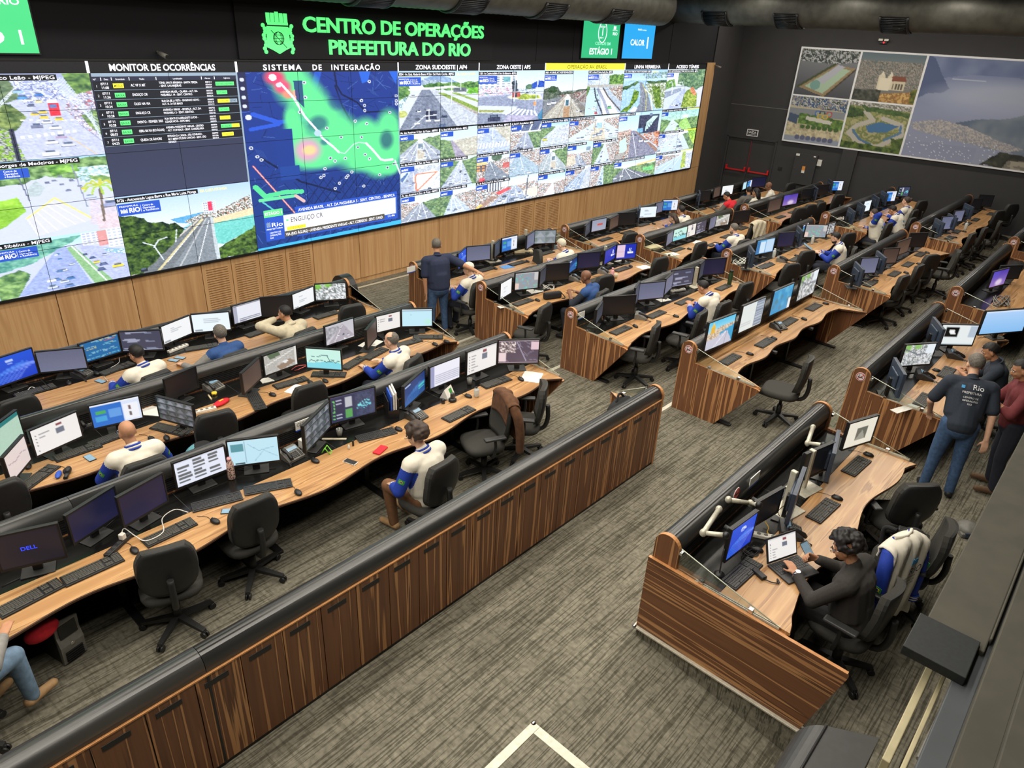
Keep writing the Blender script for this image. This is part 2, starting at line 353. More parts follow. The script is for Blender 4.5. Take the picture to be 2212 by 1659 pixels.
def picture(name, cv, wd, ht, material, parent, M):
    """a sheet wd x ht, lower edge at z=0, centred on x, facing -y, coloured point by point"""
    w, h = cv.w, cv.h; me = bpy.data.meshes.new(name)
    x, z = np.meshgrid(np.linspace(-wd/2, wd/2, w), np.linspace(ht, 0, h)); co = np.zeros((h*w, 3)); co[:, 0] = x.ravel(); co[:, 2] = z.ravel()
    Mn = np.array(M); co = co@Mn[:3, :3].T+Mn[:3, 3]
    n = (w-1)*(h-1); i = (np.arange(h-1)[:, None]*w+np.arange(w-1)[None]).ravel(); q = np.stack([i, i+w, i+w+1, i+1], 1)
    me.vertices.add(w*h); me.vertices.foreach_set('co', co.ravel()); me.loops.add(4*n); me.loops.foreach_set('vertex_index', q.ravel().astype(np.int32))
    me.polygons.add(n); me.polygons.foreach_set('loop_start', (np.arange(n)*4).astype(np.int32)); me.update(calc_edges=True)
    at_ = me.attributes.new('pic', 'FLOAT_COLOR', 'POINT'); c = np.ones((h*w, 4), np.float32); c[:, :3] = lin(np.clip(cv.a.reshape(-1, 3)/255, 0, 1)); at_.data.foreach_set('color', c.ravel())
    me.materials.append(MATS[material]); return link(name, me, parent)

# ---- desktop screen contents
def scr(kind, w, h, seed):
    c = Cv(w, h, (240, 242, 246), seed); R = c.r
    if kind == 'off': c.a[:] = (12, 12, 14)
    elif kind == 'navy': c.grad(0, 1, (18, 20, 48), (24, 25, 60)); c.noise(3)
    elif kind == 'dark': c.grad(0, 1, (52, 56, 66), (66, 70, 82)); c.noise(5)
    elif kind == 'brown': c.grad(0, 1, (64, 50, 44), (88, 70, 62)); c.noise(5)
    elif kind == 'grey': c.grad(0, 1, (96, 100, 124), (112, 116, 142)); c.noise(3)
    elif kind == 'purple':
        c.grad(0, 1, (70, 50, 160), (150, 120, 190)); c.glow(.55, .75, .22, .2, (235, 220, 230), .8); c.glow(.2, .2, .25, .3, (90, 80, 200), .6)
    elif kind in ('win', 'win2'):
        c.grad(0, 1, (28, 84, 214), (20, 60, 190)) if kind == 'win' else c.grad(0, 1, (24, 52, 110), (36, 84, 150))
        for k in range(7):
            a = .25+k*.1; c.line([(a-.35, 1.05), (a-.05, .62), (a+.18, .5), (a+.5, .38+.05*k)], .022, (84+8*k, 150, 246) if kind == 'win' else (60, 120, 190), .5)
        if kind == 'win': c.rect(.42, .17, .58, .25, (214, 228, 255), .8); c.rect(.45, .30, .55, .33, (190, 210, 250), .7)
        else: c.rect(.68, .52, .96, .60, (70, 190, 190)); c.rect(.68, .64, .96, .71, (70, 180, 190)); c.rect(.06, .1, .3, .13, (190, 210, 240))
    elif kind == 'bluetext':
        c.a[:] = (26, 102, 160)
        for j in range(16):
            u = .05
            while u < .93:
                l = R.uniform(.03, .14)
                if R.rand() < .6: c.rect(u, .06+j*.057, min(.95, u+l), .085+j*.057, [(170, 206, 220), (216, 200, 130), (120, 190, 210)][R.randint(3)], .75)
                u += l+.02
        c.rect(.62, .14, .9, .2, (220, 90, 90), .7)
    elif kind == 'code':
        c.a[:] = (66, 68, 88)
        for j in range(17):
            u = .06+.04*R.randint(4); l = R.uniform(.1, .5); c.rect(u, .06+j*.054, u+l, .083+j*.054, (178, 182, 206), .8)
            if R.rand() < .6: c.rect(.6, .06+j*.054, .6+R.uniform(.05, .3), .083+j*.054, (150, 160, 190), .7)
        c.rect(0, .95, 1, 1, (160, 170, 200))
    elif kind in ('doc', 'white', 'blank'):
        c.a[:] = (238, 240, 242) if kind != 'blank' else (150, 196, 240)
        if kind == 'blank': c.grad(0, 1, (176, 208, 246), (132, 186, 236)); c.rect(0, 0, 1, .05, (224, 234, 248))
        if kind == 'white': c.a[:] = (232, 244, 252); c.rect(0, 0, 1, .07, (214, 226, 236))
        for j in range(5 if kind != 'blank' else 0): c.rect(.3, .3+j*.09, .3+R.uniform(.1, .45), .325+j*.09, (176, 182, 190), .8)
        c.rect(.05, .88, .25, .93, (90, 96, 104), .6)
    elif kind == 'list':
        c.a[:] = (228, 230, 240); c.rect(0, .03, 1, .1, (90, 92, 110)); c.rect(0, .1, .16, 1, (170, 172, 190))
        for j in range(9): c.rect(.2, .16+j*.09, .96, .175+j*.09, (120, 122, 140)); c.rect(.2, .2+j*.09, .2+R.uniform(.2, .7), .215+j*.09, (150, 152, 170))
    elif kind == 'aerial' or kind == 'sat':
        c.mottle([(0, 0), (1, 0), (1, 1), (0, 1)], [(236, 238, 240), (196, 200, 204), (120, 130, 128), (248, 248, 250), (168, 176, 180)], w*.35)
        c.glow(.1, .15, .12, .2, (120, 190, 70), .9); c.glow(.42, .1, .12, .14, (130, 196, 80), .9)
        if kind == 'sat': c.a = c.a*.75+40; c.line([(0, .2), (.5, .5), (1, .4)], .02, (120, 124, 132)); c.rect(.72, 0, 1, .45, (226, 234, 240))
    elif kind == 'teal': c.a[:] = (176, 206, 186); c.rect(0, 0, 1, .16, (40, 120, 120)); c.noise(6)
    elif kind == 'pink': c.a[:] = (222, 206, 202); c.line([(.1, .4), (.4, .5), (.7, .42), (.9, .5)], .008, (170, 150, 160)); c.noise(4)
    elif kind == 'mail':
        c.a[:] = (236, 232, 228); c.rect(0, 0, 1, .06, (206, 204, 206)); c.rect(.5, .3, .68, .5, (110, 116, 132)); c.rect(.52, .12, .66, .22, (140, 70, 80))
        for j in range(6): c.rect(.08, .25+j*.12, .11, .29+j*.12, (80, 84, 96)); c.rect(.14, .26+j*.12, .14+R.uniform(.1, .25), .28+j*.12, (150, 150, 156))
    elif kind == 'site':
        c.a[:] = (214, 224, 244); c.rect(0, 0, 1, .1, (232, 236, 244)); c.rect(0, .1, .62, 1, (40, 110, 200)); c.rect(.1, .3, .3, .45, (70, 170, 90)); c.rect(.35, .3, .6, .7, (96, 156, 224)); c.rect(.08, .55, .3, .75, (64, 160, 214))
        c.rect(.66, .25, .96, .9, (236, 238, 244)); c.rect(.74, .3, .8, .5, (120, 90, 90)); c.rect(.74, .58, .8, .76, (110, 100, 100))
    elif kind in ('cctv', 'quad'):
        n = 4 if kind == 'cctv' else 2
        for i in range(n):
            for j in range(n if kind == 'cctv' else 2):
                g = R.randint(60, 110); c.rect(i/n, j/n, (i+1)/n, (j+1)/n, (g, g+6, g+14)); u, v = (i+.5)/n, (j+.5)/n
                c.poly([(u-.4/n, v+.5/n), (u, v-.2/n), (u+.1/n, v-.2/n), (u+.45/n, v+.5/n)], (g+36, g+40, g+46)); c.trees([(i/n, j/n+.1/n), ((i+.3)/n, j/n+.05), ((i+.3)/n, (j+.6)/n), (i/n, (j+.8)/n)], (50, 60, 56), (90, 104, 100), 30)
        for i in range(1, n): c.rect(i/n-.005, 0, i/n+.005, 1, (30, 34, 40)); c.rect(0, i/n-.008, 1, i/n+.008, (30, 34, 40))
        if kind == 'quad': c.tint((205, 220, 225), .35)
    elif kind == 'street':
        c.mottle([(0, 0), (1, 0), (1, 1), (0, 1)], [(186, 184, 178), (176, 174, 168), (196, 192, 186)], 20); c.poly([(.1, 0), (.45, 0), (.5, .22), (.2, .3)], (90, 110, 84)); c.poly([(.35, .75), (.75, .55), (.95, .78), (.5, 1)], (150, 130, 112)); c.line([(0, .55), (.6, .3), (1, .1)], .006, (230, 230, 226))
        c.poly([(.55, .6), (.68, .55), (.74, .66), (.62, .72)], (232, 232, 232)); c.rect(0, 0, .06, .06, (60, 70, 80)); c.rect(.93, 0, 1, 1, (222, 220, 214))
    elif kind == 'road':
        c.grad(0, 1, (196, 194, 202), (206, 200, 208)); c.trees([(0, .1), (.5, .15), (.45, .4), (.1, .75), (0, .8)], (140, 140, 146), (190, 190, 196), 20); c.poly([(.55, .15), (.62, .15), (1, .9), (.3, 1), (.1, .95)], (176, 168, 178)); c.line([(.58, .2), (.3, .95)], .008, (230, 226, 232)); c.cars(6, [(.5, .3), (.75, .3), (.9, .9), (.3, .9)], .03, .08)
    elif kind == 'coast':
        c.a[:] = (198, 238, 226); c.poly([(0, .72), (.3, .68), (.5, .62), (.8, .62), (1, .66), (1, 1), (0, 1)], (130, 214, 228))
        p = [(.08, .66)]
        for k in range(14): p.append((p[-1][0]+.062, .62+R.uniform(-.06, .06)))
        c.line(p, .004, (70, 110, 110)); c.line([(.15, .4), (.3, .42), (.45, .32), (.6, .3), (.66, .55), (.8, .5)], .004, (80, 120, 120)); c.rect(0, .97, 1, 1, (40, 60, 60))
    elif kind == 'cyan': c.a[:] = (192, 230, 244); c.rect(0, 0, 1, .09, (226, 240, 248)); c.rect(0, .09, 1, .12, (120, 150, 170)); c.disc(.3, .35, .03, (170, 214, 220)); c.glow(.85, .75, .12, .16, (184, 236, 210), .7)
    elif kind == 'dell': c.a[:] = (24, 22, 32)
    elif kind == 'cards':
        c.a[:] = (226, 230, 244)
        for j in range(6):
            for i in range(3):
                if R.rand() < .85: c.rect(.06+i*.3, .1+j*.14, .06+i*.3+R.uniform(.16, .26), .18+j*.14, (104, 106, 108))
        c.rect(0, 0, 1, .05, (200, 206, 222))
    elif kind == 'mapdoc': c.a[:] = (190, 226, 240); c.rect(.06, .16, .3, .44, (90, 150, 160)); c.rect(.33, .05, .336, .95, (150, 180, 196)); c.line([(.4, .2), (.6, .5), (.9, .4)], .005, (150, 190, 206)); c.line([(.5, .9), (.7, .5), (.95, .8)], .005, (156, 196, 210)); c.rect(.1, .92, .3, .97, (60, 80, 90))
    elif kind == 'dash':
        c.a[:] = (54, 58, 88); c.rect(0, 0, 1, .05, (86, 90, 124)); c.rect(.03, .1, .3, .95, (46, 50, 78))
        for j in range(6): c.disc(.08, .2+j*.13, .02, (110, 200, 110)); c.rect(.12, .18+j*.13, .26, .21+j*.13, (180, 184, 206))
        c.rect(.32, .12, .48, .5, (186, 188, 196)); c.rect(.33, .6, .47, .9, (90, 160, 90)); c.mottle([(.55, .08), (.98, .08), (.98, .95), (.55, .95)], [(60, 66, 92), (72, 80, 108)], 24); c.mottle([(.62, .45), (.85, .35), (.92, .6), (.7, .72), (.58, .65)], [(110, 200, 216), (70, 90, 120), (130, 220, 226)], 30)
    elif kind == 'table':
        c.a[:] = (232, 232, 244); c.rect(0, 0, .14, 1, (150, 154, 190))
        for j in range(9): c.rect(.18, .16+j*.085, .97, .17+j*.085, (180, 180, 200))
        for i in range(8): c.rect(.2+i*.1, .12, .203+i*.1, .9, (190, 190, 208))
    elif kind == 'pinkmap':
        c.a[:] = (92, 78, 92)
        for k in range(24): u, v = R.rand(2); c.line([(u, v), (u+R.uniform(-.15, .15), v+R.uniform(-.2, .2))], .003, (130, 118, 134))
        c.rect(0, 0, 1, .06, (224, 200, 206)); c.mottle([(.03, .1), (.42, .1), (.42, .55), (.03, .55)], [(200, 180, 180), (110, 96, 100), (236, 220, 216)], 24); c.rect(.02, .55, .2, .9, (232, 208, 210)); c.rect(.8, .08, 1, .4, (226, 196, 204)); c.line([(.45, .1), (.7, .9)], .006, (170, 160, 180)); c.rect(0, .95, 1, 1, (200, 176, 186))
    elif kind == 'greymap':
        c.a[:] = (150, 154, 160)
        for k in range(40): u, v = R.rand(2); c.line([(u, v), (u+R.uniform(-.15, .15), v+R.uniform(-.2, .2))], .004, (110+R.randint(40), 150+R.randint(50), 156+R.randint(40)))
        c.rect(0, 0, 1, .06, (226, 214, 212)); c.rect(0, .6, .18, .95, (226, 200, 190)); c.rect(.82, 0, 1, .5, (200, 196, 196))
    elif kind in ('rio', 'rio2'):
        c.a[:] = (24, 46, 176)
        if kind == 'rio2': c.rect(.03, .06, .42, .86, (226, 200, 220)); c.rect(.03, .45, .42, .5, (214, 182, 208))
        a = .7 if kind == 'rio2' else .72; c.disc(a, .38, .06, (220, 230, 250)); c.disc(a, .38, .035, (24, 46, 176)); c.rect(a-.14, .55, a+.14, .67, (230, 236, 250)); c.rect(a-.13, .8, a+.13, .84, (170, 190, 240))
    elif kind == 'photo':
        c.grad(0, .45, (84, 190, 232), (176, 222, 236)); c.poly([(.45, .42), (1, .28), (1, 1), (.5, 1)], (60, 160, 206)); c.mottle([(.0, .42), (.45, .3), (1, .26), (1, .36), (.5, .5), (.35, .75), (0, .7)], [(196, 176, 150), (226, 206, 180), (170, 150, 130)], 30); c.poly([(0, .66), (.4, .62), (.75, .5), (.98, .95), (.9, 1), (0, 1)], (196, 196, 212)); c.line([(.3, 1), (.72, .52)], .012, (228, 228, 236)); c.line([(.7, 1), (.75, .52)], .012, (160, 160, 180)); c.disc(.2, .26, .07, (240, 190, 60)); c.rect(.13, .26, .27, .42, (226, 178, 70)); c.poly([(.17, .18), (.2, .02), (.23, .18)], (240, 200, 90))
    elif kind == 'form':
        c.a[:] = (222, 228, 226); c.rect(.62, .06, .98, .96, (128, 140, 158)); c.rect(0, 0, 1, .05, (170, 186, 206))
        for j in range(8): c.rect(.64, .12+j*.1, .96, .17+j*.1, (180, 190, 204)); c.rect(.06, .15+j*.09, .5, .16+j*.09, (196, 202, 202))
    elif kind == 'bluemap':
        c.a[:] = (60, 150, 200)
        for k in range(16): u, v = R.rand(2)*.8+.1; c.glow(u, v, .08, .1, (84, 130, 150) if k % 2 else (96, 180, 220), .7)
        c.rect(.86, .55, 1, 1, (226, 230, 234)); c.rect(0, 0, 1, .05, (120, 180, 214))
    elif kind == 'redtext': c.grad(0, 1, (150, 156, 176), (166, 170, 190)); c.rect(.38, .42, .74, .56, (206, 84, 70))
    elif kind == 'frame': c.a[:] = (228, 222, 206); c.rect(.34, .28, .72, .78, (104, 104, 94)); c.poly([(.36, .76), (.55, .4), (.7, .76)], (150, 150, 138))
    elif kind == 'split': c.grad(0, 1, (100, 176, 224), (70, 140, 200)); c.rect(.22, .12, .5, .92, (206, 228, 244)); c.rect(.53, .08, .97, .94, (190, 216, 240)); c.rect(.03, .1, .2, .9, (60, 120, 176))
    elif kind == 'bw': c.mottle([(0, 0), (1, 0), (1, 1), (0, 1)], [(230, 230, 230), (60, 62, 66), (180, 180, 184), (40, 42, 46)], 14)
    elif kind == 'bwlogo': c.a[:] = (226, 232, 232); c.rect(.15, .14, .5, .62, (10, 10, 10)); c.poly([(.25, .3), (.4, .28), (.42, .45), (.28, .5)], (240, 240, 240)); c.rect(.8, .1, 1, .6, (176, 190, 206)); c.rect(0, .95, 1, 1, (90, 110, 120))
    return c
# ------------------------------------------------------------------ the place: tiers, walls, ceiling
PWD, PHT = 1.2138*.93, .6845*.93
VW0 = 1.19*.93; VWT = VW0+5*PHT
TIERS = [(.9, -3.77, 0), (-3.77, -5.69, .093), (-5.69, -7.7, .186), (-7.7, -9.75, .279)]
bm = B()
for y1, y0, z in TIERS: abox(bm, -16, 20, y0, y1, -.5, z)
abox(bm, -2.03, 20, -16, -9.75, -.5, .372); abox(bm, -16, -3.43, -16, -9.75, -.5, .372)
prism(bm, [(-3.43, -9.75, .279), (-3.43, -12, -.06), (-3.43, -12, -.5), (-3.43, -9.75, -.5)], (1.4, 0, 0)); abox(bm, -3.43, -2.03, -16, -12, -.5, -.06)
struct('floor', bm, 'carpet')
def nosing(n, x0, x1, y0, y1, z, cap=None):
    bm = B(); abox(bm, x0, x1, y0, y1, z-.012, z+.006, bev=.003)
    if cap: ell(bm, cap, (.022, .022, .022), 1)
    struct('trim_%d' % n, bm, ['alloy', 'chrome'])
for i, (x0, y, z) in enumerate(((-1.0, -.2, .0), (-1.2, -3.77, .093), (-1.2, -5.69, .186), (-1.2, -7.7, .279))):
    nosing(i+1, x0 if i else 0.3, 12.0 if i == 0 else 2.2, y-.03, y+.03, z+.001)
nosing(5, -2.06, 1.3, -9.79, -9.72, .373, (-2.05, -9.735, .37)); nosing(6, -2.06, -1.985, -11.9, -9.79, .373)
nosing(7, -7.5, -3.40, -9.79, -9.72, .373, (-3.41, -9.735, .37)); nosing(8, -3.475, -3.40, -12, -9.79, .373)
# video-wall carcass, upper dark wall, oak base
bm = B(); abox(bm, -16, 16.0, .08, .8, VW0-.02, VWT+.03); struct('wall_carcass', bm, 'plastic_black')
bm = B(); abox(bm, -16, 16.3, .06, .8, VWT+.03, 6.6)
for x in (3.3, 6.1, 7.6, 9.0, 13.6): abox(bm, x, x+.03, .05, .06, VWT+.03, 6.6)
struct('wall_back', bm, 'upper_wall')
bm = B(); abox(bm, 16.46, 19, .1, .25, 0, 6.6); struct('wall_behind', bm, 'dark_wall')
SEAM = [-9.0, -7.9, -6.8, -5.6, -4.5, -3.36, -2.24, -1.08, -.53, .02, .57, 1.17, 2.28, 3.39, 4.51, 5.61, 6.70, 7.28, 7.85, 8.40, 8.96, 10.06, 11.16, 12.32, 13.6, 15.0]
LOUV = {-1.08, -.53, .02, .57, 6.70, 7.28, 7.85, 8.40}
wb = empty('oak_wall_panelling'); tag(wb, 'light oak panelling with slotted vents below the video wall', 'wall panelling')
bm = B(); abox(bm, -16, 16.4, .05, .2, 0, .10); obj('plinth', bm, 'oak_panel', wb)
for a, b2 in zip(SEAM, SEAM[1:]+[16.46]):
    bm = B(); ztop = VW0-.03
    if a in LOUV:
        abox(bm, a+.006, b2-.006, .03, .09, .105, ztop); n = 18
        for k in range(n):
            z = .19+k*(ztop-.3)/n; abox(bm, a+.07, b2-.07, .0295, .036, z, z+.014, 1)
        obj('vent_panel', bm, ['oak_panel', 'oak_slot'], wb)
    else:
        abox(bm, a+.006, b2-.006, .03, .09, .105, ztop); obj('panel', bm, 'oak_panel', wb)
bm = B(); abox(bm, 15.80, 16.46, .03, .09, VW0-.02, VWT+.03); abox(bm, 16.40, 16.46, .09, .8, .0, VWT+.03); obj('edge_panel', bm, 'oak_panel', wb)
bm = B(); abox(bm, -16, 20, -16, 1, 6.6, 6.7); struct('ceiling', bm, 'ceiling_black')
bm = B(); abox(bm, -16.1, -16, -16, 1, -.5, 6.6); struct('wall_left', bm, 'dark_wall')
bm = B(); abox(bm, -16, 20, -16.1, -16, -.5, 6.6); struct('wall_front', bm, 'dark_wall')
# right wall, its own frame: x runs along the wall towards the seats, y into the wall
WD = Vector((.0545, -1, 0)).normalized(); WROT = math.atan2(WD.y, WD.x); WO = (18.23, 0, 0)
def hit_wall(pxx, pyy):
    d = ray(pxx, pyy); t = (18.23-.0545*CAMP.y-CAMP.x)/(d.x+.0545*d.y); p = CAMP+d*t; return (p-Vector(WO)).dot(WD), p.z
def onwall(name, label, cat, s, z, group=None): 
    p = Vector(WO)+WD*s; return thing(name, label, cat, (p.x, p.y, z), WROT, group)
wr = empty('wall_right', WO, WROT); wr['kind'] = 'structure'
bm = B(); abox(bm, -1.2, .04, 0, .2, 0, 6.6); abox(bm, 1.72, 16, 0, .2, 0, 6.6); abox(bm, .04, 1.72, 0, .2, 2.0, 6.6); abox(bm, .04, 1.72, .1, .2, 0, 2.0); obj('wall_face', bm, 'dark_wall', wr)
bm = B(); abox(bm, -1.0, 2.05, -.004, 0, 3.02, 3.035); obj('conduit_line', bm, 'plastic_grey', wr)
bm = B(); abox(bm, 3.95, 4.4, -.10, 0, .0, 2.05); obj('pilaster', bm, 'dark_wall', wr)
d1 = empty('door_1', WO, WROT); d1['kind'] = 'structure'
bm = B(); abox(bm, -.02, .04, -.03, .06, 0, 2.0); abox(bm, 1.72, 1.78, -.03, .06, 0, 2.0); abox(bm, -.02, 1.78, -.03, .06, 1.96, 2.03); obj('door_frame', bm, 'dark_wall', d1)
for x0, x1 in ((.045, .875), (.885, 1.715)):
    bm = B(); abox(bm, x0, x1, .03, .08, .01, 1.96); lf = obj('door_leaf', bm, 'dark_wall', d1)
    bm = B(); 
    for xx in (x0+.09, x1-.06): abox(bm, xx-.03, xx+.03, -.05, .03, .86, 1.02, bev=.01)
    abox(bm, x0+.09, x1-.06, -.07, -.03, .87, .92, bev=.01); obj('panic_bar', bm, 'red_paint', lf)
bm = B(); abox(bm, .865, .895, .0, .03, .95, 1.9); obj('vertical_rod', bm, 'maroon', d1)
# exit sign
t = onwall('exit_sign', 'white SAÍDA exit sign above the double fire door', 'sign', .85, 2.06)
bm = B(); abox(bm, -.2, .2, -.02, 0, 0, .22); abox(bm, -.17, .17, -.022, -.019, .025, .195, 1); obj('board', bm, ['white_paint', 'ink'], t)
text('SAÍDA', .11, V(-.145, -.024, .09), 'white_paint', t, width=.29, bold=.02)
bm = B(); abox(bm, -.14, .14, -.024, -.021, .045, .06); obj('underline_bar', bm, 'white_paint', t)
# electrical cabinet, sockets, notice
t = onwall('electrical_cabinet', 'flat dark metal cabinet with orange sticker on the dark wall', 'cabinet', 2.86, .76)
bm = B(); abox(bm, -.36, .36, -.12, 0, 0, .98, bev=.006); obj('body', bm, 'dark_wall', t)
bm = B(); abox(bm, -.05, .05, -.124, -.12, .38, .60); abox(bm, -.05, .05, -.125, -.121, .38, .46, 1); obj('sticker', bm, ['orange_sticker', 'paper'], t)
bm = B(); abox(bm, -.34, -.22, -.123, -.12, .9, .97); abox(bm, .24, .31, -.123, -.12, .92, .96); obj('tag', bm, 'paper', t)
bm = B(); cyl(bm, (-.3, -.12, .5), (-.3, -.14, .5), .012); obj('lock', bm, 'chrome', t)
t = onwall('wall_notice', 'small white box fixed beside the electrical cabinet', 'notice', 3.3, 1.42); bm = B(); abox(bm, -.07, .07, -.05, 0, 0, .2, bev=.006); obj('box', bm, 'plastic_white', t)
t = onwall('wall_socket', 'small black socket plate between fire door and cabinet', 'socket', 2.05, 1.1); bm = B(); abox(bm, -.07, .07, -.02, 0, 0, .1, bev=.005); obj('plate', bm, 'plastic_black', t)
t = onwall('emergency_light', 'small twin-head emergency light with red lamp high above the photo mural', 'light', 4.3, 5.12)
bm = B(); abox(bm, -.1, .1, -.06, 0, 0, .07, bev=.006); obj('body', bm, 'plastic_dark', t)
for x in (-.08, .08):
    bm = B(); abox(bm, x-.06, x+.06, -.1, -.06, .07, .13, bev=.008); obj('lamp_head', bm, 'plastic_white', t)
bm = B(); ell(bm, (0.02, -.07, .03), (.025, .025, .025)); obj('red_lamp', bm, 'led_red', t)
# photo mural
mu = onwall('photo_mural', 'huge white-framed mural of five aerial city photographs on dark wall', 'mural', 1.93, 2.06)
MW, MH = 7.6, 2.86
bm = B(); abox(bm, 0, MW, -.09, 0, 0, MH); obj('board', bm, 'white_paint', mu)
def mural(u0, u1, z0, z1, cv): picture('photograph', cv, u1-u0, z1-z0, 'print', mu, Matrix.Translation(((u0+u1)/2, -.094, z0)))
c = Cv(70, 60, (92, 92, 98), 1); c.grad(.25, 1, (120, 122, 126), (74, 74, 80)); c.mottle([(0, 0), (1, 0), (1, .22), (.6, .3), (0, .26)], [(56, 66, 58), (180, 180, 184), (84, 92, 84), (60, 64, 66)], 26); c.poly([(.62, .3), (.98, .36), (.55, 1.0), (.06, .82)], (150, 130, 98)); c.poly([(.64, .36), (.9, .4), (.52, .93), (.18, .8)], (168, 190, 164)); c.poly([(.68, .3), (.8, .34), (.5, .72), (.36, .68)], (176, 178, 188)); c.line([(.62, .3), (.06, .82)], .02, (70, 78, 48)); c.line([(.98, .38), (.57, .98)], .012, (70, 60, 46)); c.disc(.36, .76, .09, (120, 156, 150)); mural(.05, 1.82, 1.47, 2.81, c)
c = Cv(70, 60, (120, 120, 118), 2); c.mottle([(0, 0), (1, 0), (1, .7), (0, .75)], [(100, 112, 112), (142, 136, 128), (120, 116, 110), (158, 150, 142), (94, 100, 94)], 34); c.grad(0, .16, (96, 112, 122), (110, 122, 126)); c.rect(.36, .45, .46, .74, (216, 206, 180)); c.rect(.5, .45, .58, .74, (216, 206, 180)); c.rect(.38, .5, .56, .75, (226, 216, 192)); c.rect(.58, .52, .78, .74, (206, 194, 168)); c.poly([(.56, .46), (.76, .44), (.8, .54), (.58, .56)], (130, 76, 60)); c.poly([(.37, .45), (.41, .36), (.45, .45)], (220, 212, 190)); c.poly([(.51, .45), (.54, .36), (.58, .45)], (220, 212, 190))
for k in range(4): c.rect(.6+k*.045, .6, .62+k*.045, .72, (90, 84, 72))
c.mottle([(.42, .82), (.95, .74), (1, 1), (.4, 1)], [(190, 150, 92), (150, 112, 66), (206, 168, 104)], 18); c.trees([(0, .78), (.45, .74), (.45, 1), (0, 1)], (46, 50, 44), (96, 96, 86), 20); c.trees([(.9, .7), (1, .66), (1, 1), (.92, .98)], (60, 70, 30), (140, 140, 60), 16); mural(1.88, 3.66, 1.47, 2.81, c)
c = Cv(70, 60, (190, 180, 150), 3); c.mottle([(0, 0), (1, 0), (1, .26), (0, .22)], [(70, 80, 70), (190, 186, 180), (60, 90, 130), (150, 140, 130)], 26); c.rect(0, .26, 1, .42, (136, 140, 146)); c.trees([(.2, .36), (1, .44), (1, .66), (.2, .6)], (60, 90, 44), (130, 160, 76), 20); c.poly([(.34, .42), (.8, .48), (.78, .56), (.32, .5)], (206, 202, 190)); c.poly([(.02, .38), (.2, .42), (.18, .62), (0, .56)], (70, 84, 110)); c.mottle([(0, .6), (1, .66), (1, .9), (0, .86)], [(214, 202, 168), (196, 184, 150), (166, 156, 130)], 20); c.rect(0, .88, 1, 1, (150, 156, 172))
for u, cc in ((.52, (60, 100, 180)), (.60, (60, 60, 60)), (.72, (190, 60, 60))):
    c.disc(u, .34, .055, cc); c.disc(u, .34, .035, (150, 160, 150))
for u in (.57, .66): c.disc(u, .40, .05, (206, 170, 60)); c.disc(u, .40, .032, (140, 150, 130))
for k in range(7): u = .3+k*.1; c.line([(u, .84), (u, .66)], .006, (60, 70, 44)); c.disc(u, .66, .04, (70, 100, 50)); c.disc(u-.06, .9, .045, (96, 100, 130))
mural(.05, 1.82, .05, 1.42, c)
c = Cv(70, 60, (140, 150, 100), 4); c.mottle([(0, 0), (1, 0), (1, .12), (0, .08)], [(180, 176, 168), (120, 120, 112), (210, 206, 200)], 24); c.mottle([(0, .08), (1, .12), (1, 1), (0, 1)], [(150, 152, 96), (120, 130, 84), (172, 166, 120)], 14); c.trees([(0, .1), (.25, .16), (.28, .3), (0, .36)], (48, 68, 40), (90, 116, 60), 20); c.line([(.3, .2), (.45, .36), (.2, .5), (.1, .66), (.3, .86), (.62, .9), (.95, .6), (.9, .4), (.6, .3)], .04, (188, 182, 170)); c.poly([(.35, .5), (.55, .38), (.88, .42), (.7, .58), (.42, .62)], (74, 116, 158)); c.line([(.16, .6), (.3, .78), (.5, .86)], .02, (84, 120, 156)); c.line([(.9, .42), (.92, .56), (.7, .74)], .02, (90, 126, 160)); c.trees([(0, .84), (1, .9), (1, 1), (0, 1)], (44, 64, 30), (110, 130, 60), 22); c.trees([(.8, .7), (1, .66), (1, .95), (.85, .9)], (56, 74, 36), (100, 120, 60), 22); c.trees([(.2, .08), (1, .14), (1, .24), (.3, .18)], (60, 84, 48), (90, 116, 64), 22); mural(1.88, 3.66, .05, 1.42, c)
c = Cv(140, 110, (140, 150, 176), 5); c.grad(0, 1, (120, 130, 164), (150, 156, 178)); c.trees([(0, 0), (1, 0), (1, .2), (.3, .14), (.1, .22), (0, .2)], (96, 108, 144), (120, 132, 164), 9); c.poly([(0, 0), (.05, .02), (.12, .16), (.2, .3), (.16, .34), (.06, .36), (0, .42)], (82, 94, 130)); c.glow(.66, .36, .55, .16, (166, 173, 192), .85); c.glow(.5, .5, .4, .1, (150, 158, 184), .6); c.rect(.2, .2, .42, .212, (176, 182, 200)); c.trees([(.3, .62), (.6, .54), (1, .36), (1, .86), (.6, .84), (.3, .74)], (92, 106, 128), (126, 136, 146), 12); c.mottle([(0, .66), (.2, .6), (.4, .64), (.62, .74), (.8, .8), (.7, .84), (.3, .78), (.04, .72)], [(168, 162, 164), (140, 142, 152), (182, 176, 172), (150, 148, 154)], 60); c.grad(.84, 1, (140, 146, 172), (146, 152, 178), 0, .5)
for k in range(150): u, v = c.r.uniform(.02, .62), c.r.uniform(.78, .99); c.rect(u, v, u+.005, v+.008, (214, 218, 226))
c.trees([(.56, .98), (.66, .84), (.8, .86), (.9, .94), (1, .9), (1, 1), (.55, 1)], (34, 36, 32), (76, 78, 64), 30); c.mottle([(.72, .92), (.92, .9), (.96, 1), (.7, 1)], [(160, 152, 136), (120, 116, 104)], 20); c.disc(.78, .45, .02, (60, 50, 54)); mural(3.72, MW-.05, .05, 2.81, c)
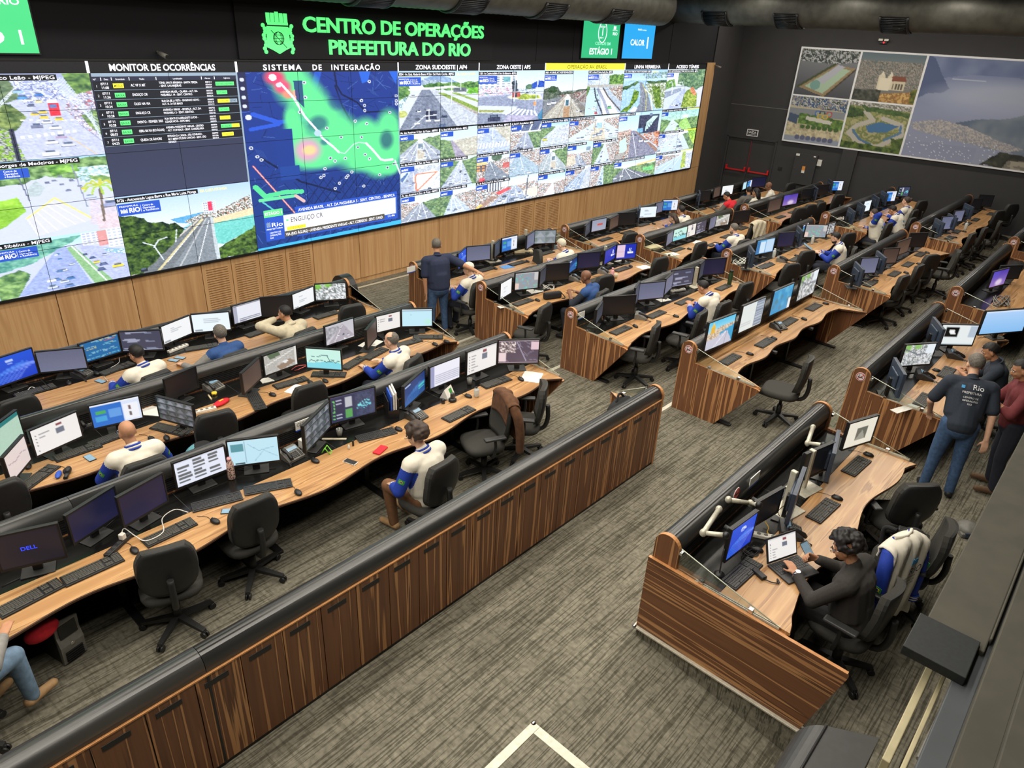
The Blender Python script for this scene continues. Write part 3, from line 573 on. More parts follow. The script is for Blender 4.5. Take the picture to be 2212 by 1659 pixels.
# air ducts under the ceiling
def duct(name, label, p0, p1, r, grilles):
    p0, p1 = Vector(p0), Vector(p1); t = thing(name, label, 'air duct', p0); L = (p1-p0).length; d = (p1-p0)/L
    bm = B(); n = int(L/.14); side = d.cross(Vector((0, 0, 1))); rings = []
    for i in range(n*2+1):
        s = i*L/(n*2); rr = r+(.006 if i % 2 else 0)
        rings.append([bm.verts.new(d*s+(side*math.cos(2*PI*k/28)+Vector((0, 0, 1))*math.sin(2*PI*k/28))*rr) for k in range(28)])
    for a, b2 in zip(rings, rings[1:]):
        for k in range(28):
            f = bm.faces.new((a[k], a[(k+1) % 28], b2[(k+1) % 28], b2[k])); f.smooth = True
    bm.faces.new(rings[0][::-1]); bm.faces.new(rings[-1]); obj('pipe', bm, 'duct_metal', t)
    for s, wd in grilles:
        bm = B(); sd = 1 if name else 1
        for k in range(27):
            a = -2.55+k*.08; q0 = d*(s-wd/2)+(side*math.cos(a)+Vector((0, 0, 1))*math.sin(a))*(r+.03); q1 = q0+d*wd; cyl(bm, q0, q1, .013, seg=5)
        N_ = 14; va = [[bm.verts.new(d*(s+wd*e)+(side*math.cos(-2.6+j*2.2/N_)+Vector((0, 0, 1))*math.sin(-2.6+j*2.2/N_))*(r+.012)) for j in range(N_+1)] for e in (-.5, .5)]
        [bm.faces.new((va[0][j], va[0][j+1], va[1][j+1], va[1][j])) for j in range(N_)]
        for e in (-.5, .5):
            pts = [d*(s+wd*e)+(side*math.cos(-2.6+j*.2)+Vector((0, 0, 1))*math.sin(-2.6+j*.2))*(r+.022) for j in range(12)]; tube(bm, pts, .03, 6)
        obj('grille', bm, 'plastic_black', t)
duct('supply_duct', 'black round air duct running above the video wall screens', (-6, -.9, 5.68), (11.3, -.9, 5.68), .45, [(5.2, .7), (8.0, .7), (10.2, .7), (12.6, .7), (15.0, .8)])
duct('cross_duct', 'thick black air duct running above the photo mural', (13.6, .6, 5.86), (13.6, -10.5, 5.86), .5, [(2.0, .7), (4.0, .6), (6.6, .6)])
for nm, lab, p in (('wall_camera', 'small grey camera above the MONITOR DE OCORRÊNCIAS title', (-1.22, 0.02, 4.40)), ('corner_camera', 'small white camera on the oak edge of the video wall', (16.43, -.02, 4.22))):
    t = thing(nm, lab, 'camera', p); bm = B(); cyl(bm, (0, -.02, 0), (.05, -.16, -.04), .035); cyl(bm, (.05, -.16, -.04), (.053, -.168, -.0424), .028, mi=1); obj('body', bm, ['plastic_grey', 'plastic_black'], t); bm = B(); cyl(bm, (0, .05, .02), (0, -.06, 0), .02); obj('bracket', bm, 'plastic_grey', t)
# ------------------------------------------------------------------ video wall
vw = thing('video_wall', 'wall-wide lit video wall of bezelled screens showing traffic cameras and city map', 'video wall', (0, 0, VW0))
def wx(c): return c*PWD
def wz(r): return VWT-VW0-r*PHT
bm = B(); abox(bm, -12*PWD, 14*PWD+.03, .012, .07, -.03, 5*PHT+.03); obj('backing_frame', bm, 'plastic_black', vw)
SUB = {}
def feed(c0, r0, c1, r1, cv, name='camera_feed', dy=0.0):
    if name == 'camera_feed': cv.detail()
    o = picture(name, cv, wx(c1)-wx(c0), (r1-r0)*PHT, 'lit_wall', vw, Matrix.Translation(((wx(c0)+wx(c1))/2, dy, wz(r1)))); return o
def plate(par, c0, r0, c1, r1, material, dy=-.002, name='title_bar'):
    bm = B(); abox(bm, wx(c0), wx(c1), dy-.001, dy+.001, wz(r1), wz(r0)); return obj(name, bm, material, par)
def wt(par, s, c, r, ht, material='glow_white', dy=-.004, **k):
    return text(s, ht*PHT, V(wx(c), dy, wz(r)), material, par, **k)
def lab(par, c0, r0, c1, s, h=.11, yl=None):
    plate(par, c0, r0, c1, r0+h, 'glow_dark', name='caption_bar')
    wt(par, s, c0+.02, r0+h*.78, h*.86, width=wx(c1-c0-.05), bold=.004)
    if yl: wt(par, yl[1], c1+.03, r0+h*.85, h*.9, 'glow_yellow', width=wx(yl[0]), bold=.004)
def logo(par, c0, r0, s=1.0, full=True):
    plate(par, c0, r0, c0+.55*s, r0+.27*s, 'glow_blue2', name='logo_plate'); q = c0+.02*s
    bm = B()
    for k in range(5): abox(bm, wx(q+.012*s+k*.018*s), wx(q+.024*s+k*.018*s), -.005, -.003, wz(r0+.21*s), wz(r0+(.12+.02*(k % 2))*s))
    abox(bm, wx(c0+.29*s), wx(c0+.293*s), -.005, -.003, wz(r0+.22*s), wz(r0+.06*s)); obj('city_crest_mark', bm, 'glow_white', par)
    wt(par, 'RIO', q+.115*s, r0+.21*s, .15*s, width=wx(.14*s), bold=.03)
    if full:
        wt(par, 'PREFEITURA', q, r0+.075*s, .05*s, width=wx(.24*s))
        for k, q2 in enumerate(('Centro de', 'Operações', 'e Resiliência')): wt(par, q2, c0+.315*s, r0+(.10+k*.06)*s, .062*s, width=wx((.14, .16, .21)[k]*s))
GREY = (186, 192, 214)
# --- camera stack on the end
c = Cv(150, 140, GREY, 11); c.grad(0, .3, (150, 160, 190), (186, 192, 214)); c.trees([(.4, 0), (.62, .02), (.62, .25), (.5, .34), (.4, .3)], (60, 84, 54), (130, 150, 96)); c.mottle([(.55, .06), (.82, .06), (.84, .3), (.6, .34)], [(150, 160, 200), (206, 212, 232), (120, 130, 170), (226, 230, 240)], 40)
c.trees([(.84, 0), (1, 0), (1, .28), (.92, .3), (.86, .16)], (46, 78, 40), (130, 170, 70)); c.mottle([(.84, .28), (1, .2), (1, .8), (.9, .66), (.82, .42)], [(206, 196, 210), (150, 156, 180), (230, 222, 226), (120, 120, 140), (190, 110, 110)], 50); c.trees([(.9, .5), (1, .42), (1, .75), (.96, .7)], (60, 90, 50), (150, 180, 90), 40); c.trees([(.42, .3), (.53, .34), (.6, .5), (.52, .66), (.4, .62)], (50, 76, 36), (140, 160, 74)); c.mottle([(.4, .56), (.5, .66), (.54, 1), (.4, 1)], [(70, 80, 70), (180, 180, 176), (96, 130, 50), (150, 196, 60)], 50); c.rect(.49, .62, .515, 1, (40, 44, 60))
c.line([(.42, .42), (.6, .12), (.8, .1)], .004, (214, 222, 240)); c.line([(.4, .5), (.55, .22), (.72, .2)], .004, (214, 222, 240))
for k in range(9): c.line([(.76+.01*k, .05), (.84+.015*k, .3+.02*k), (.99, .55+.04*k)], .003, (206, 216, 240), .8)
for k in range(8): c.rect(.56+k*.045, .52+.004*k, .58+k*.045, .535+.004*k, (236, 238, 248)); c.rect(.54+k*.042, .71-.006*k, .56+k*.042, .745-.006*k, (240, 242, 250))
c.line([(.8, .74), (.95, 1)], .003, (226, 190, 110)); c.line([(.88, .6), (1, .84)], .004, (150, 150, 170))
for u, v, s, q in ((.585, .2, .05, (150, 190, 230)), (.6, .27, .055, (70, 140, 200)), (.69, .24, .05, (50, 110, 190)), (.63, .3, .04, (230, 232, 238)), (.635, .36, .04, (90, 96, 120)), (.68, .32, .04, (226, 214, 140)), (.645, .46, .045, (230, 196, 60)), (.69, .44, .05, (236, 200, 60)), (.69, .5, .05, (232, 196, 60)), (.70, .56, .055, (236, 238, 244)), (.74, .63, .06, (232, 234, 242)), (.64, .6, .06, (110, 116, 140)), (.7, .8, .065, (240, 240, 248)), (.76, .74, .06, (170, 150, 176)), (.79, .84, .075, (206, 208, 226)), (.68, .93, .09, (236, 238, 248))): c.car(u, v, s, q)
c.rect(.73, .3, .78, .36, (226, 226, 236)); c.rect(.725, .345, .785, .49, (222, 40, 48)); c.rect(.735, .355, .775, .4, (90, 110, 160)); c.car(.77, .53, .05, (236, 206, 60)); c.tint((190, 200, 255), .14)
f = feed(-4, .25, -2, 2, c); plate(f, -5, 0, -2, .25, 'glow_dark'); lab(f, -4, .27, -2.38, 'R. Pacheco Leão X R. Pacheco Leão - MJPEG', .12)
c = Cv(150, 140, (196, 202, 226), 12); c.grad(0, .14, (150, 196, 226), (196, 226, 240)); c.trees([(.2, .06), (1, .02), (1, .16), (.78, .3), (.62, .2), (.5, .28), (.3, .3), (.2, .28)], (56, 88, 44), (150, 190, 110)); c.mottle([(.78, .14), (1, .14), (1, .3), (.82, .34)], [(226, 236, 240), (176, 206, 216), (120, 160, 130)], 40); c.trees([(.62, .04), (.8, .02), (.82, .18), (.66, .2)], (60, 110, 40), (150, 206, 80)); c.trees([(.86, .26), (1, .3), (1, .38), (.9, .34)], (90, 130, 60), (170, 200, 110)); c.trees([(.3, .46), (.44, .44), (.47, .62), (.34, .8), (.3, .82)], (120, 176, 40), (160, 216, 60), 10)
c.poly([(.5, .36), (.56, .26), (.6, .36), (.56, .46), (.5, .46)], (176, 190, 190)); c.poly([(.46, .72), (.64, .5), (.84, .84), (.5, .96)], (206, 206, 216))
for k in range(7): t = k/6; c.line([(.46+.18*t, .72-.22*t), (.5+.34*t, .96-.12*t)], .003, (238, 238, 246)); c.line([(.64-.18*t+.2*0, .5+.22*t), (.84-.34*t, .84+.12*t)], .003, (238, 238, 246))
c.line([(.46, .72), (.64, .5), (.84, .84)], .008, (232, 222, 130)); c.poly([(.84, .56), (1, .66), (1, 1), (.82, .9)], (206, 196, 206)); c.poly([(.86, .78), (1, .8), (1, 1), (.86, 1)], (214, 196, 200))
for k in range(5): c.line([(.9+.02*k, .55+.012*k), (1, .62+.02*k)], .004, (240, 240, 250))
for p in ((.62, .3), (.66, .28), (.7, .34), (.73, .42), (.7, .24), (.76, .3), (.8, .38)): c.car(p[0], p[1], .028, (120, 126, 150))
c.car(.82, .42, .04, (236, 200, 60)); c.car(.85, .53, .06, (190, 200, 226)); c.car(.97, .66, .1, (150, 156, 190)); c.line([(.78, .1), (.82, .66)], .004, (130, 136, 150)); c.line([(.46, .08), (.5, .5)], .004, (90, 96, 110))
c.line([(.92, .42), (.905, .88)], .009, (110, 96, 80))
for k in range(9): a = k*.7; c.line([(.915, .4), (.915+.07*math.cos(a), .38+.06*math.sin(a)), (.915+.1*math.cos(a), .44+.08*math.sin(a))], .008, (150+6*k, 196, 70))
c.tint((190, 205, 255), .12); f = feed(-4, 2, -2, 3.73, c); lab(f, -4, 2.02, -2.33, 'R. Mário Ribeiro X Av. Borges de Medeiros - MJPEG', .12); plate(f, -4, 2.16, -2.93, 2.36, 'glow_blue2', name='logo_plate')
for k, q in enumerate(('Centro de', 'Operações', 'e Resiliência')): wt(f, q, -3.2, 2.22+.055*k, .06)
c = Cv(150, 105, (192, 198, 230), 13); c.grad(0, .2, (170, 220, 230), (190, 214, 236)); c.trees([(.2, .1), (.75, .05), (.6, .24), (.45, .4), (.3, .5), (.2, .5)], (60, 130, 110), (130, 196, 160)); c.poly([(.3, .98), (.58, .24), (.64, .22), (.74, .98)], (150, 164, 206)); c.poly([(.7, .2), (1, .45), (1, 1), (.86, 1)], (176, 182, 214)); c.poly([(.64, .25), (.68, .22), (.88, 1), (.76, 1)], (130, 176, 110)); c.line([(.67, .22), (.84, 1)], .005, (230, 236, 236)); c.block(.74, .02, .86, .26, (230, 226, 236), 4, 5, (170, 180, 206)); c.rect(.84, .02, .92, .3, (214, 140, 130)); c.block(.9, .0, 1, .36, (236, 232, 238), 3, 6, (180, 190, 210)); c.mottle([(.86, .36), (1, .44), (1, .54), (.88, .44)], [(206, 226, 236), (130, 176, 190), (236, 240, 246)], 40)
c.trees([(.2, .6), (.34, .5), (.4, .62), (.3, 1), (.2, 1)], (50, 90, 40), (140, 180, 90)); c.cars(13, [(.54, .34), (.62, .3), (.7, .96), (.42, .96)], .02, .06, [(206, 214, 236), (90, 130, 190), (60, 110, 170), (226, 230, 242)])
for u, v, s, q in ((.78, .5, .04, (60, 70, 110)), (.8, .6, .045, (236, 206, 50)), (.84, .66, .05, (80, 90, 130)), (.82, .75, .055, (70, 78, 120)), (.93, .73, .07, (240, 210, 40)), (.74, .42, .03, (60, 66, 96)), (.86, .48, .04, (200, 206, 226))): c.car(u, v, s, q)
c.tint((180, 200, 255), .16); f = feed(-4, 3.73, -2, 5, c); lab(f, -4, 3.74, -2.87, 'BIBI - 045 - Praça Sibélius - MJPEG', .12); logo(f, -3.55, 3.88, .9)
# --- incident table
plate(vw, -2, 0, 0, .25, 'glow_dark'); t0 = feed(-2, .25, 0, 3.02, Cv(40, 50, (60, 64, 88), 1).grad(0, 1, (50, 54, 72), (64, 70, 98)), 'incident_table')
wt(t0, 'MONITOR DE OCORRÊNCIAS', -1.75, .205, .205, width=wx(1.42), bold=.025)
for cc in (-2, 0): plate(vw, cc-.022, .0, cc+.012, .25, 'glow_white', -.006, 'divider')
plate(t0, -1.98, .255, 0, .325, 'glow_grey', name='header_bar')
for cc in (-1.88, -1.75, -1.53, -1.18, -.55, -.36): plate(t0, cc, .345, cc+.008, .41, 'glow_white', name='column_rule')
for cc, q in ((-1.97, 'N.º'), (-1.84, 'Data'), (-1.7, 'Gravidade'), (-1.4, 'Título'), (-.95, 'Localização'), (-.5, 'Alertas'), (-.22, 'Agências')): wt(t0, q, cc, .40, .05)
ROWS = [('07/11', '11:08', 'MÉDIA', 'AC VP X MT', ('TÚNEL SANTA BÁRBARA - SANTA TERESA', '- SENT. LARANJEIRAS')), ('07/11', '11:36', 'BAIXA', 'ENGUIÇO CM', ('AVENIDA BRASIL - OLARIA - ALT. DA', 'PASSARELA 14 - SENT. CENTRO.')), ('07/11', '10:34', 'BAIXA', 'ÓLEO NA VIA', ('RUA DA BELA VISTA - ENGENHO NOVO -', 'ALT. R. 24 DE MAIO')), ('07/11', '10:28', 'BAIXA', 'ENGUIÇO CR', ('AVENIDA BRASIL - BENFICA - ALT. DA', 'PASSARELA 5 - SENT. CENTRO.')), ('07/11', '10:28', 'BAIXA', 'EVENTO - FISWEEK 2025', ('RUA BEATRIZ LARRAGOITI LUCAS -', 'CIDADE NOVA - EXPO MAG')), ('07/11', '08:03', 'BAIXA', 'OBRA NA VIA (RIO ÁGUAS)', ('AVENIDA PRESIDENTE VARGAS - CENTRO', '- ALT. CORREIOS - SENT. CANDELÁRIA')), ('07/11', '04:25', 'BAIXA', 'QUEDA DE ÁRVORE', ('ESTRADA DA CANOA - SÃO CONRADO -', 'ALT. MIRANTE DAS CANOAS - SENT. SÃO', 'CONRADO'))]
PILL = {0: [('glow_green2', 0, .28, 'CET-RIO | CET-RIO')], 1: [('glow_green2', 0, .16, 'CET-RIO')], 2: [('glow_yellow', 0, .18, 'COMLURB'), ('glow_grey', .18, .12, 'CET-RIO')], 3: [('glow_green2', 0, .16, 'CET-RIO')], 4: [('glow_yellow', 0, .16, 'CET-RIO')], 5: [('glow_green2', 0, .17, 'RIO ÁGUAS'), ('glow_yellow', .17, .12, 'CET-RIO')], 6: [('glow_yellow', 0, .18, 'COMLURB')]}
rh = .204
for k, (a, b2, g, ti, lo) in enumerate(ROWS):
    r = .42+k*rh; plate(t0, -1.98, r, 0, r+rh-.012, 'glow_ink', -.0015, 'table_row'); plate(t0, -1.98, r+rh-.012, 0, r+rh-.006, 'glow_grey', name='row_rule')
    wt(t0, str(k+1), -1.95, r+.13, .07); wt(t0, a, -1.89, r+.085, .075, bold=.004); wt(t0, b2, -1.89, r+.165, .075, bold=.004)
    plate(t0, -1.74, r+.05, -1.61, r+.15, 'glow_yellow' if k == 0 else 'green_glow', -.003, 'severity_badge'); wt(t0, g, -1.73, r+.13, .075, 'glow_ink', -.006, width=wx(.105), bold=.004)
    wt(t0, ti, -1.52, r+.125, .08, width=wx(min(.34, .019*len(ti))), bold=.004)
    for j, q in enumerate(lo): wt(t0, q, -1.15, r+.075+j*.07, .068, width=wx(.0158*len(q)), bold=.004)
    for j in range(3): wt(t0, '000%03d' % (411+97*k+13*j), -.5, r+.07+j*.06, .055, width=wx(.09))
    for mt, dx, wd, q in PILL[k]: plate(t0, -.35+dx, r+.05, -.35+dx+wd, r+.14, 'green_glow' if mt == 'glow_green2' else mt, -.003, 'agency_badge'); wt(t0, q, -.34+dx, r+.12, .06, 'glow_ink', -.006, width=wx(wd-.03))
# --- bridge camera
c = Cv(180, 150, (206, 216, 238), 14); c.grad(0, .35, (166, 196, 236), (206, 218, 240)); c.poly([(.35, .36), (.62, .32), (.62, .36), (.46, .44), (.4, .42)], (90, 160, 206)); c.mottle([(.45, .41), (.6, .33), (.7, .34), (.98, .18), (1, .36), (.7, .42), (.5, .48)], [(206, 206, 206), (70, 90, 62), (160, 150, 140), (236, 236, 236), (60, 76, 56), (176, 120, 100)], 50); c.poly([(.66, .43), (1, .36), (1, .5), (.66, .5)], (226, 206, 166)); c.poly([(.64, .5), (1, .46), (1, .64), (.72, .8), (.64, .76)], (110, 196, 186)); c.poly([(.42, .5), (.5, .44), (.53, .48), (.46, .62)], (150, 206, 220)); c.block(.6, .2, .66, .36, (226, 226, 230), 3, 5); c.rect(.64, .2, .67, .32, (216, 60, 90)); c.block(.67, .2, .7, .36, (230, 230, 234), 2, 6)
c.poly([(.0, 1), (.02, .98), (.55, .4), (.66, .4), (.66, 1)], (110, 116, 120)); c.poly([(.3, 1), (.62, .41), (.66, .41), (.66, 1)], (126, 134, 140)); c.line([(.2, 1), (.58, .42)], .01, (206, 196, 150)); c.line([(.36, 1), (.61, .42)], .006, (176, 180, 180)); c.line([(.02, .99), (.55, .42)], .008, (196, 190, 180)); c.line([(.655, .42), (.66, 1)], .012, (186, 196, 200)); c.line([(.28, .9), (.56, .46)], .003, (230, 232, 234)); c.line([(.5, 1), (.63, .45)], .003, (230, 232, 234))
c.trees([(0, .22), (.12, .27), (.22, .36), (.38, .42), (.44, .52), (.28, .76), (.08, 1), (0, 1)], (20, 40, 26), (90, 120, 46), 34); c.trees([(1, .62), (1, 1), (.68, 1), (.68, .84), (.82, .74)], (30, 50, 26), (96, 130, 50), 34); c.car(.1, .95, .05, (40, 44, 54)); c.line([(.25, .86), (.2, .66), (.13, .6)], .005, (206, 216, 220)); c.line([(.2, .68), (.24, .6), (.3, .58)], .005, (206, 216, 220)); c.line([(.36, .66), (.38, .5)], .004, (200, 210, 216)); c.tint((190, 205, 255), .06)
f = feed(-2, 3.02, 0, 5, c); lab(f, -2, 3.05, -.84, '0126 - Autoestrada Lagoa-Barra x Rua Maria Luiza Pitanga', .115, (.42, 'RIA LUIZA PITANGA')); logo(f, -1.99, 3.2, 1.05)
plate(vw, -.028, .25, -.002, 3.02, 'glow_grey', -.005, 'divider')
# --- integration map
c = Cv(270, 330, (28, 56, 128), 15); c.grad(0, 1, (32, 58, 140), (30, 60, 128))
for k in range(380):
    u, v = c.r.rand(2); a = c.r.rand()*6.28; l = c.r.uniform(.02, .12); c.line([(u, v), (u+l*math.cos(a), v+.6*l*math.sin(a))], .0016, (18, 34, 86) if k % 3 else (84, 120, 190), .75)
for k in range(30):
    u, v = c.r.rand(2); a = c.r.rand()*1.5
    for j in range(5): c.line([(u+.01*j, v+.004*j), (u+.01*j+.05*math.cos(a), v+.004*j+.05*math.sin(a))], .001, (60, 92, 160), .6)
c.line([(.46, 0), (.4, .16)], .02, (40, 88, 200)); c.line([(.06, .22), (.2, .27), (.36, .26)], .014, (46, 92, 214)); c.line([(.04, .3), (.2, .28)], .012, (46, 92, 214)); c.line([(.3, .3), (.2, .5)], .016, (44, 88, 200)); c.poly([(.72, 0), (.8, 0), (.78, .06), (.74, .07)], (44, 104, 220)); c.poly([(.93, 0), (1, 0), (.98, .08)], (44, 104, 220))
c.line([(.56, 0), (.57, .08), (.6, .13), (.7, .18), (.76, .24), (.9, .24), (1, .3)], .006, (18, 30, 70)); c.line([(.56, .08), (.6, .2), (.68, .34)], .005, (18, 30, 70)); c.line([(.08, .46), (.3, .62), (.55, .72)], .006, (18, 30, 64))
for k in range(14): u0 = .1+.06*k; c.line([(u0, 1), (u0+.35, .62)], .003, (20, 36, 84)); c.line([(u0+.1, .62), (u0+.3, .9)], .002, (22, 40, 96))
GR = (104, 240, 148)
for u, v, ru, rv in ((.28, .03, .12, .09), (.33, .1, .13, .1), (.4, .17, .12, .1), (.47, .25, .13, .1), (.55, .33, .14, .1), (.62, .4, .16, .1), (.68, .45, .16, .1), (.5, .46, .16, .09), (.35, .42, .12, .1), (.3, .33, .07, .1), (.28, .25, .05, .07), (.4, .5, .16, .06), (.75, .35, .09, .08), (.84, .4, .09, .09), (.92, .33, .09, .1), (.98, .44, .1, .1), (.75, .55, .18, .06), (.85, .58, .12, .08), (.9, .52, .12, .07), (.72, .49, .14, .05), (.93, .6, .07, .05)): c.glow(u, v, ru, rv, GR, .95)
c.glow(.56, .17, .05, .05, (30, 56, 128), .5); c.glow(.44, .29, .06, .045, (24, 50, 110), .55); c.glow(.47, .4, .03, .02, (40, 80, 130), .6); c.glow(.9, .42, .05, .06, (24, 50, 100), .6)
c.glow(.2, .03, .06, .04, (236, 70, 110), 1); c.glow(.24, .08, .05, .04, (240, 90, 120), 1); c.glow(.27, .12, .035, .025, (240, 150, 120), 1); c.rect(.3, .1, .33, .15, (250, 180, 150)); c.poly([(.305, .05), (.36, .05), (.36, .2), (.315, .15)], (28, 50, 116), .8)
c.glow(.36, .44, .085, .07, (226, 170, 190), 1); c.glow(.37, .44, .045, .03, (240, 220, 140), .9); c.rect(.17, .31, .275, .54, (30, 60, 138)); c.grad(.52, .6, (34, 70, 150), (34, 70, 150), .18, .3)
c.line([(.23, .06), (.3, .14), (.36, .25), (.42, .32), (.46, .38), (.52, .43), (.56, .47)], .007, (240, 240, 255)); c.line([(.56, .47), (.6, .48), (.66, .43), (.7, .42), (.75, .43)], .004, (200, 250, 220)); c.line([(.75, .43), (.8, .48), (.85, .54), (.88, .55), (.94, .55)], .008, (236, 236, 250)); c.line([(.96, .56), (1, .66)], .006, (230, 236, 250))
c.line([(.03, .5), (.3, .88)], .005, (226, 110, 110)); c.line([(.03, .5), (.3, .88)], .0015, (250, 220, 200)); c.line([(.05, .7), (.26, .9)], .005, (90, 200, 200)); c.line([(.03, .62), (.08, .68), (.2, .67), (.3, .68)], .016, (90, 226, 150)); c.line([(.05, .7), (.14, .7), (.26, .7)], .012, (110, 230, 160)); c.line([(.26, .7), (.31, .74)], .01, (230, 190, 180))
for u, v in ((.37, .06), (.49, .32), (.58, .38), (.5, .5), (.53, .52), (.6, .51), (.46, .56), (.43, .61), (.45, .6), (.61, .62), (.6, .63), (.64, .6), (.55, .66), (.52, .69), (.69, .45), (.74, .5), (.77, .53), (.72, .39), (.84, .64), (.9, .6), (.95, .58), (.73, .17), (.75, .2), (.75, .23), (.68, .29), (.76, .31), (.93, .25), (.79, .06), (.98, .15), (.98, .18), (.98, .2), (.03, .4), (.06, .45), (.08, .47), (.16, .9), (.37, .14), (.33, .22), (.72, .7), (.4, .8), (.41, .87)):
    c.disc(u, v, .011, (236, 240, 248)); c.disc(u, v, .006, (60, 80, 110))
c.disc(.19, .03, .022, (236, 240, 246)); c.disc(.22, .07, .015, (220, 226, 240)); c.disc(.43, .345, .022, (190, 220, 250)); c.rect(0, 0, .045, .2, (40, 44, 76)); 
for k in range(4): c.disc(.022, .04+.045*k, .012, (220, 226, 240))
c.disc(.035, .235, .017, (232, 236, 244)); c.poly([(0, .985), (1, .97), (1, 1), (0, 1)], (70, 190, 245)); c.tint((120, 140, 255), .05)
mp = feed(0, .25, 3, 5, c, 'integration_map'); plate(vw, 0, 0, 3, .25, 'glow_dark')
for q, a, wd in (('SISTEMA', .42, .66), ('DE', 1.27, .17), ('INTEGRAÇÃO', 1.62, .98)): wt(mp, q, a, .205, .195, width=wx(wd), bold=.025, spacing=1.25)
plate(mp, .74, 3.9, 2.91, 4.78, 'glow_blue2', -.0015, 'banner'); bm = B()
plate(mp, .51, 4.08, 2.88, 4.62, 'glow_grey', -.003, 'banner_field'); plate(mp, .52, 4.1, 2.86, 4.6, 'glow_white', -.0035, 'banner_field')
plate(mp, .51, 4.56, 2.6, 4.73, 'plastic_grey', -.004, 'ticker_bar'); plate(mp, .17, 4.08, .51, 4.77, 'glow_blue2', -.004, 'banner_badge'); plate(mp, .17, 3.88, .51, 4.08, 'green_glow', -.005, 'stage_tab')
wt(mp, 'ESTÁGIO 1', .185, 4.02, .12, 'glow_white', -.008, width=wx(.3), bold=.004); wt(mp, 'AVENIDA BRASIL - ALT. DA PASSARELA 5 - SENT. CENTRO. - BENFICA', .8, 4.04, .12, 'glow_white', -.008, width=wx(2.05), bold=.004)
wt(mp, 'ENGUIÇO CR', .64, 4.32, .2, 'glow_ink', -.008, width=wx(.62), bold=.004); plate(mp, .56, 4.44, .92, 4.55, 'glow_yellow', -.005, 'agency_badge'); wt(mp, 'CET-RIO', .62, 4.535, .11, 'orange_sticker', -.009, width=wx(.24), bold=.004)
wt(mp, 'VIA (RIO ÁGUAS) • AVENIDA PRESIDENTE VARGAS - ALT. CORREIOS - SENT. CAND', .53, 4.70, .12, 'glow_white', -.008, width=wx(2.02), bold=.004); wt(mp, '11:46', 2.66, 4.7, .1, 'glow_white', -.008, width=wx(.16))
wt(mp, 'Rio', .28, 4.37, .17, 'glow_white', -.008, width=wx(.2), bold=.008); wt(mp, 'PREFEITURA', .19, 4.45, .06, 'glow_white', -.008, width=wx(.29)); 
for k, q in enumerate(('CENTRO DE', 'OPERAÇÕES', 'RIO')): wt(mp, q, .24, 4.56+k*.075, .065, 'glow_white', -.008)
bm = B()
for k in range(4): abox(bm, wx(.2+k*.018), wx(.213+k*.018), -.008, -.006, wz(4.37), wz(4.24-.02*(k % 2)))
obj('city_crest_mark', bm, 'glow_grey', mp); plate(mp, .56, 4.22, .6, 4.27, 'green_glow', -.006, 'status_dot')
# --- camera sections; generic views of roads steered by a few numbers, the larger ones drawn out
def road(seed, hz=.3, vp=.5, l=-.1, r=1.1, left='t', right='t', cols=None, n=10, lane=3, sky=((190, 214, 240), (224, 234, 246)), w=52, h=60, asph=(150, 156, 170), extra=None, tint=None):
    c = Cv(w, h, asph, seed); c.grad(0, hz, *sky); R = c.r
    for sd, k in (('L', left), ('R', right)):
        P = [(0, hz-.08), (vp-.04, hz), (vp-.02, hz+.03), (l, 1.02), (0, 1.02)] if sd == 'L' else [(1, hz-.08), (vp+.04, hz), (vp+.02, hz+.03), (r, 1.02), (1, 1.02)]
        if k == 't': c.trees(P, (44, 76, 40), (128, 160, 80), 20)
        elif k == 'c': c.town(P, 24)
        elif k == 's': c.mottle(P, [(206, 196, 170), (176, 170, 150), (190, 180, 156)], 14)
        elif k == 'p': c.mottle(P, [(196, 198, 204), (170, 176, 186), (216, 218, 222)], 16)
    c.poly([(vp-.03, hz), (vp+.03, hz), (r, 1.02), (l, 1.02)], asph)
    for k in range(1, lane): u = l+(r-l)*k/lane; c.line([(vp-.03+.06*k/lane, hz), (u, 1)], .006, (230, 232, 236))
    if extra: extra(c)
    if n: c.cars(n, [(vp-.02, hz+.06), (vp+.02, hz+.06), (r-.06, .97), (l+.06, .97)], .02, .11, cols)
    c.tint(tint or (210, 228, 252), .26); return c
def brt(c):      # station on the median
    c.poly([(.44, .34), (.56, .34), (.64, 1), (.36, 1)], (206, 208, 206)); c.poly([(.45, .34), (.5, .24), (.56, .34), (.57, .5), (.44, .5)], (236, 240, 244)); c.rect(.45, .42, .56, .56, (90, 110, 124)); c.rect(.42, .62, .6, .9, (190, 176, 150))
def zebra(c):
    for k in range(11): c.poly([(.02+k*.09, .62), (.06+k*.09, .62), (.03+k*.09, .8), (-.02+k*.09, .8)], (240, 240, 246))
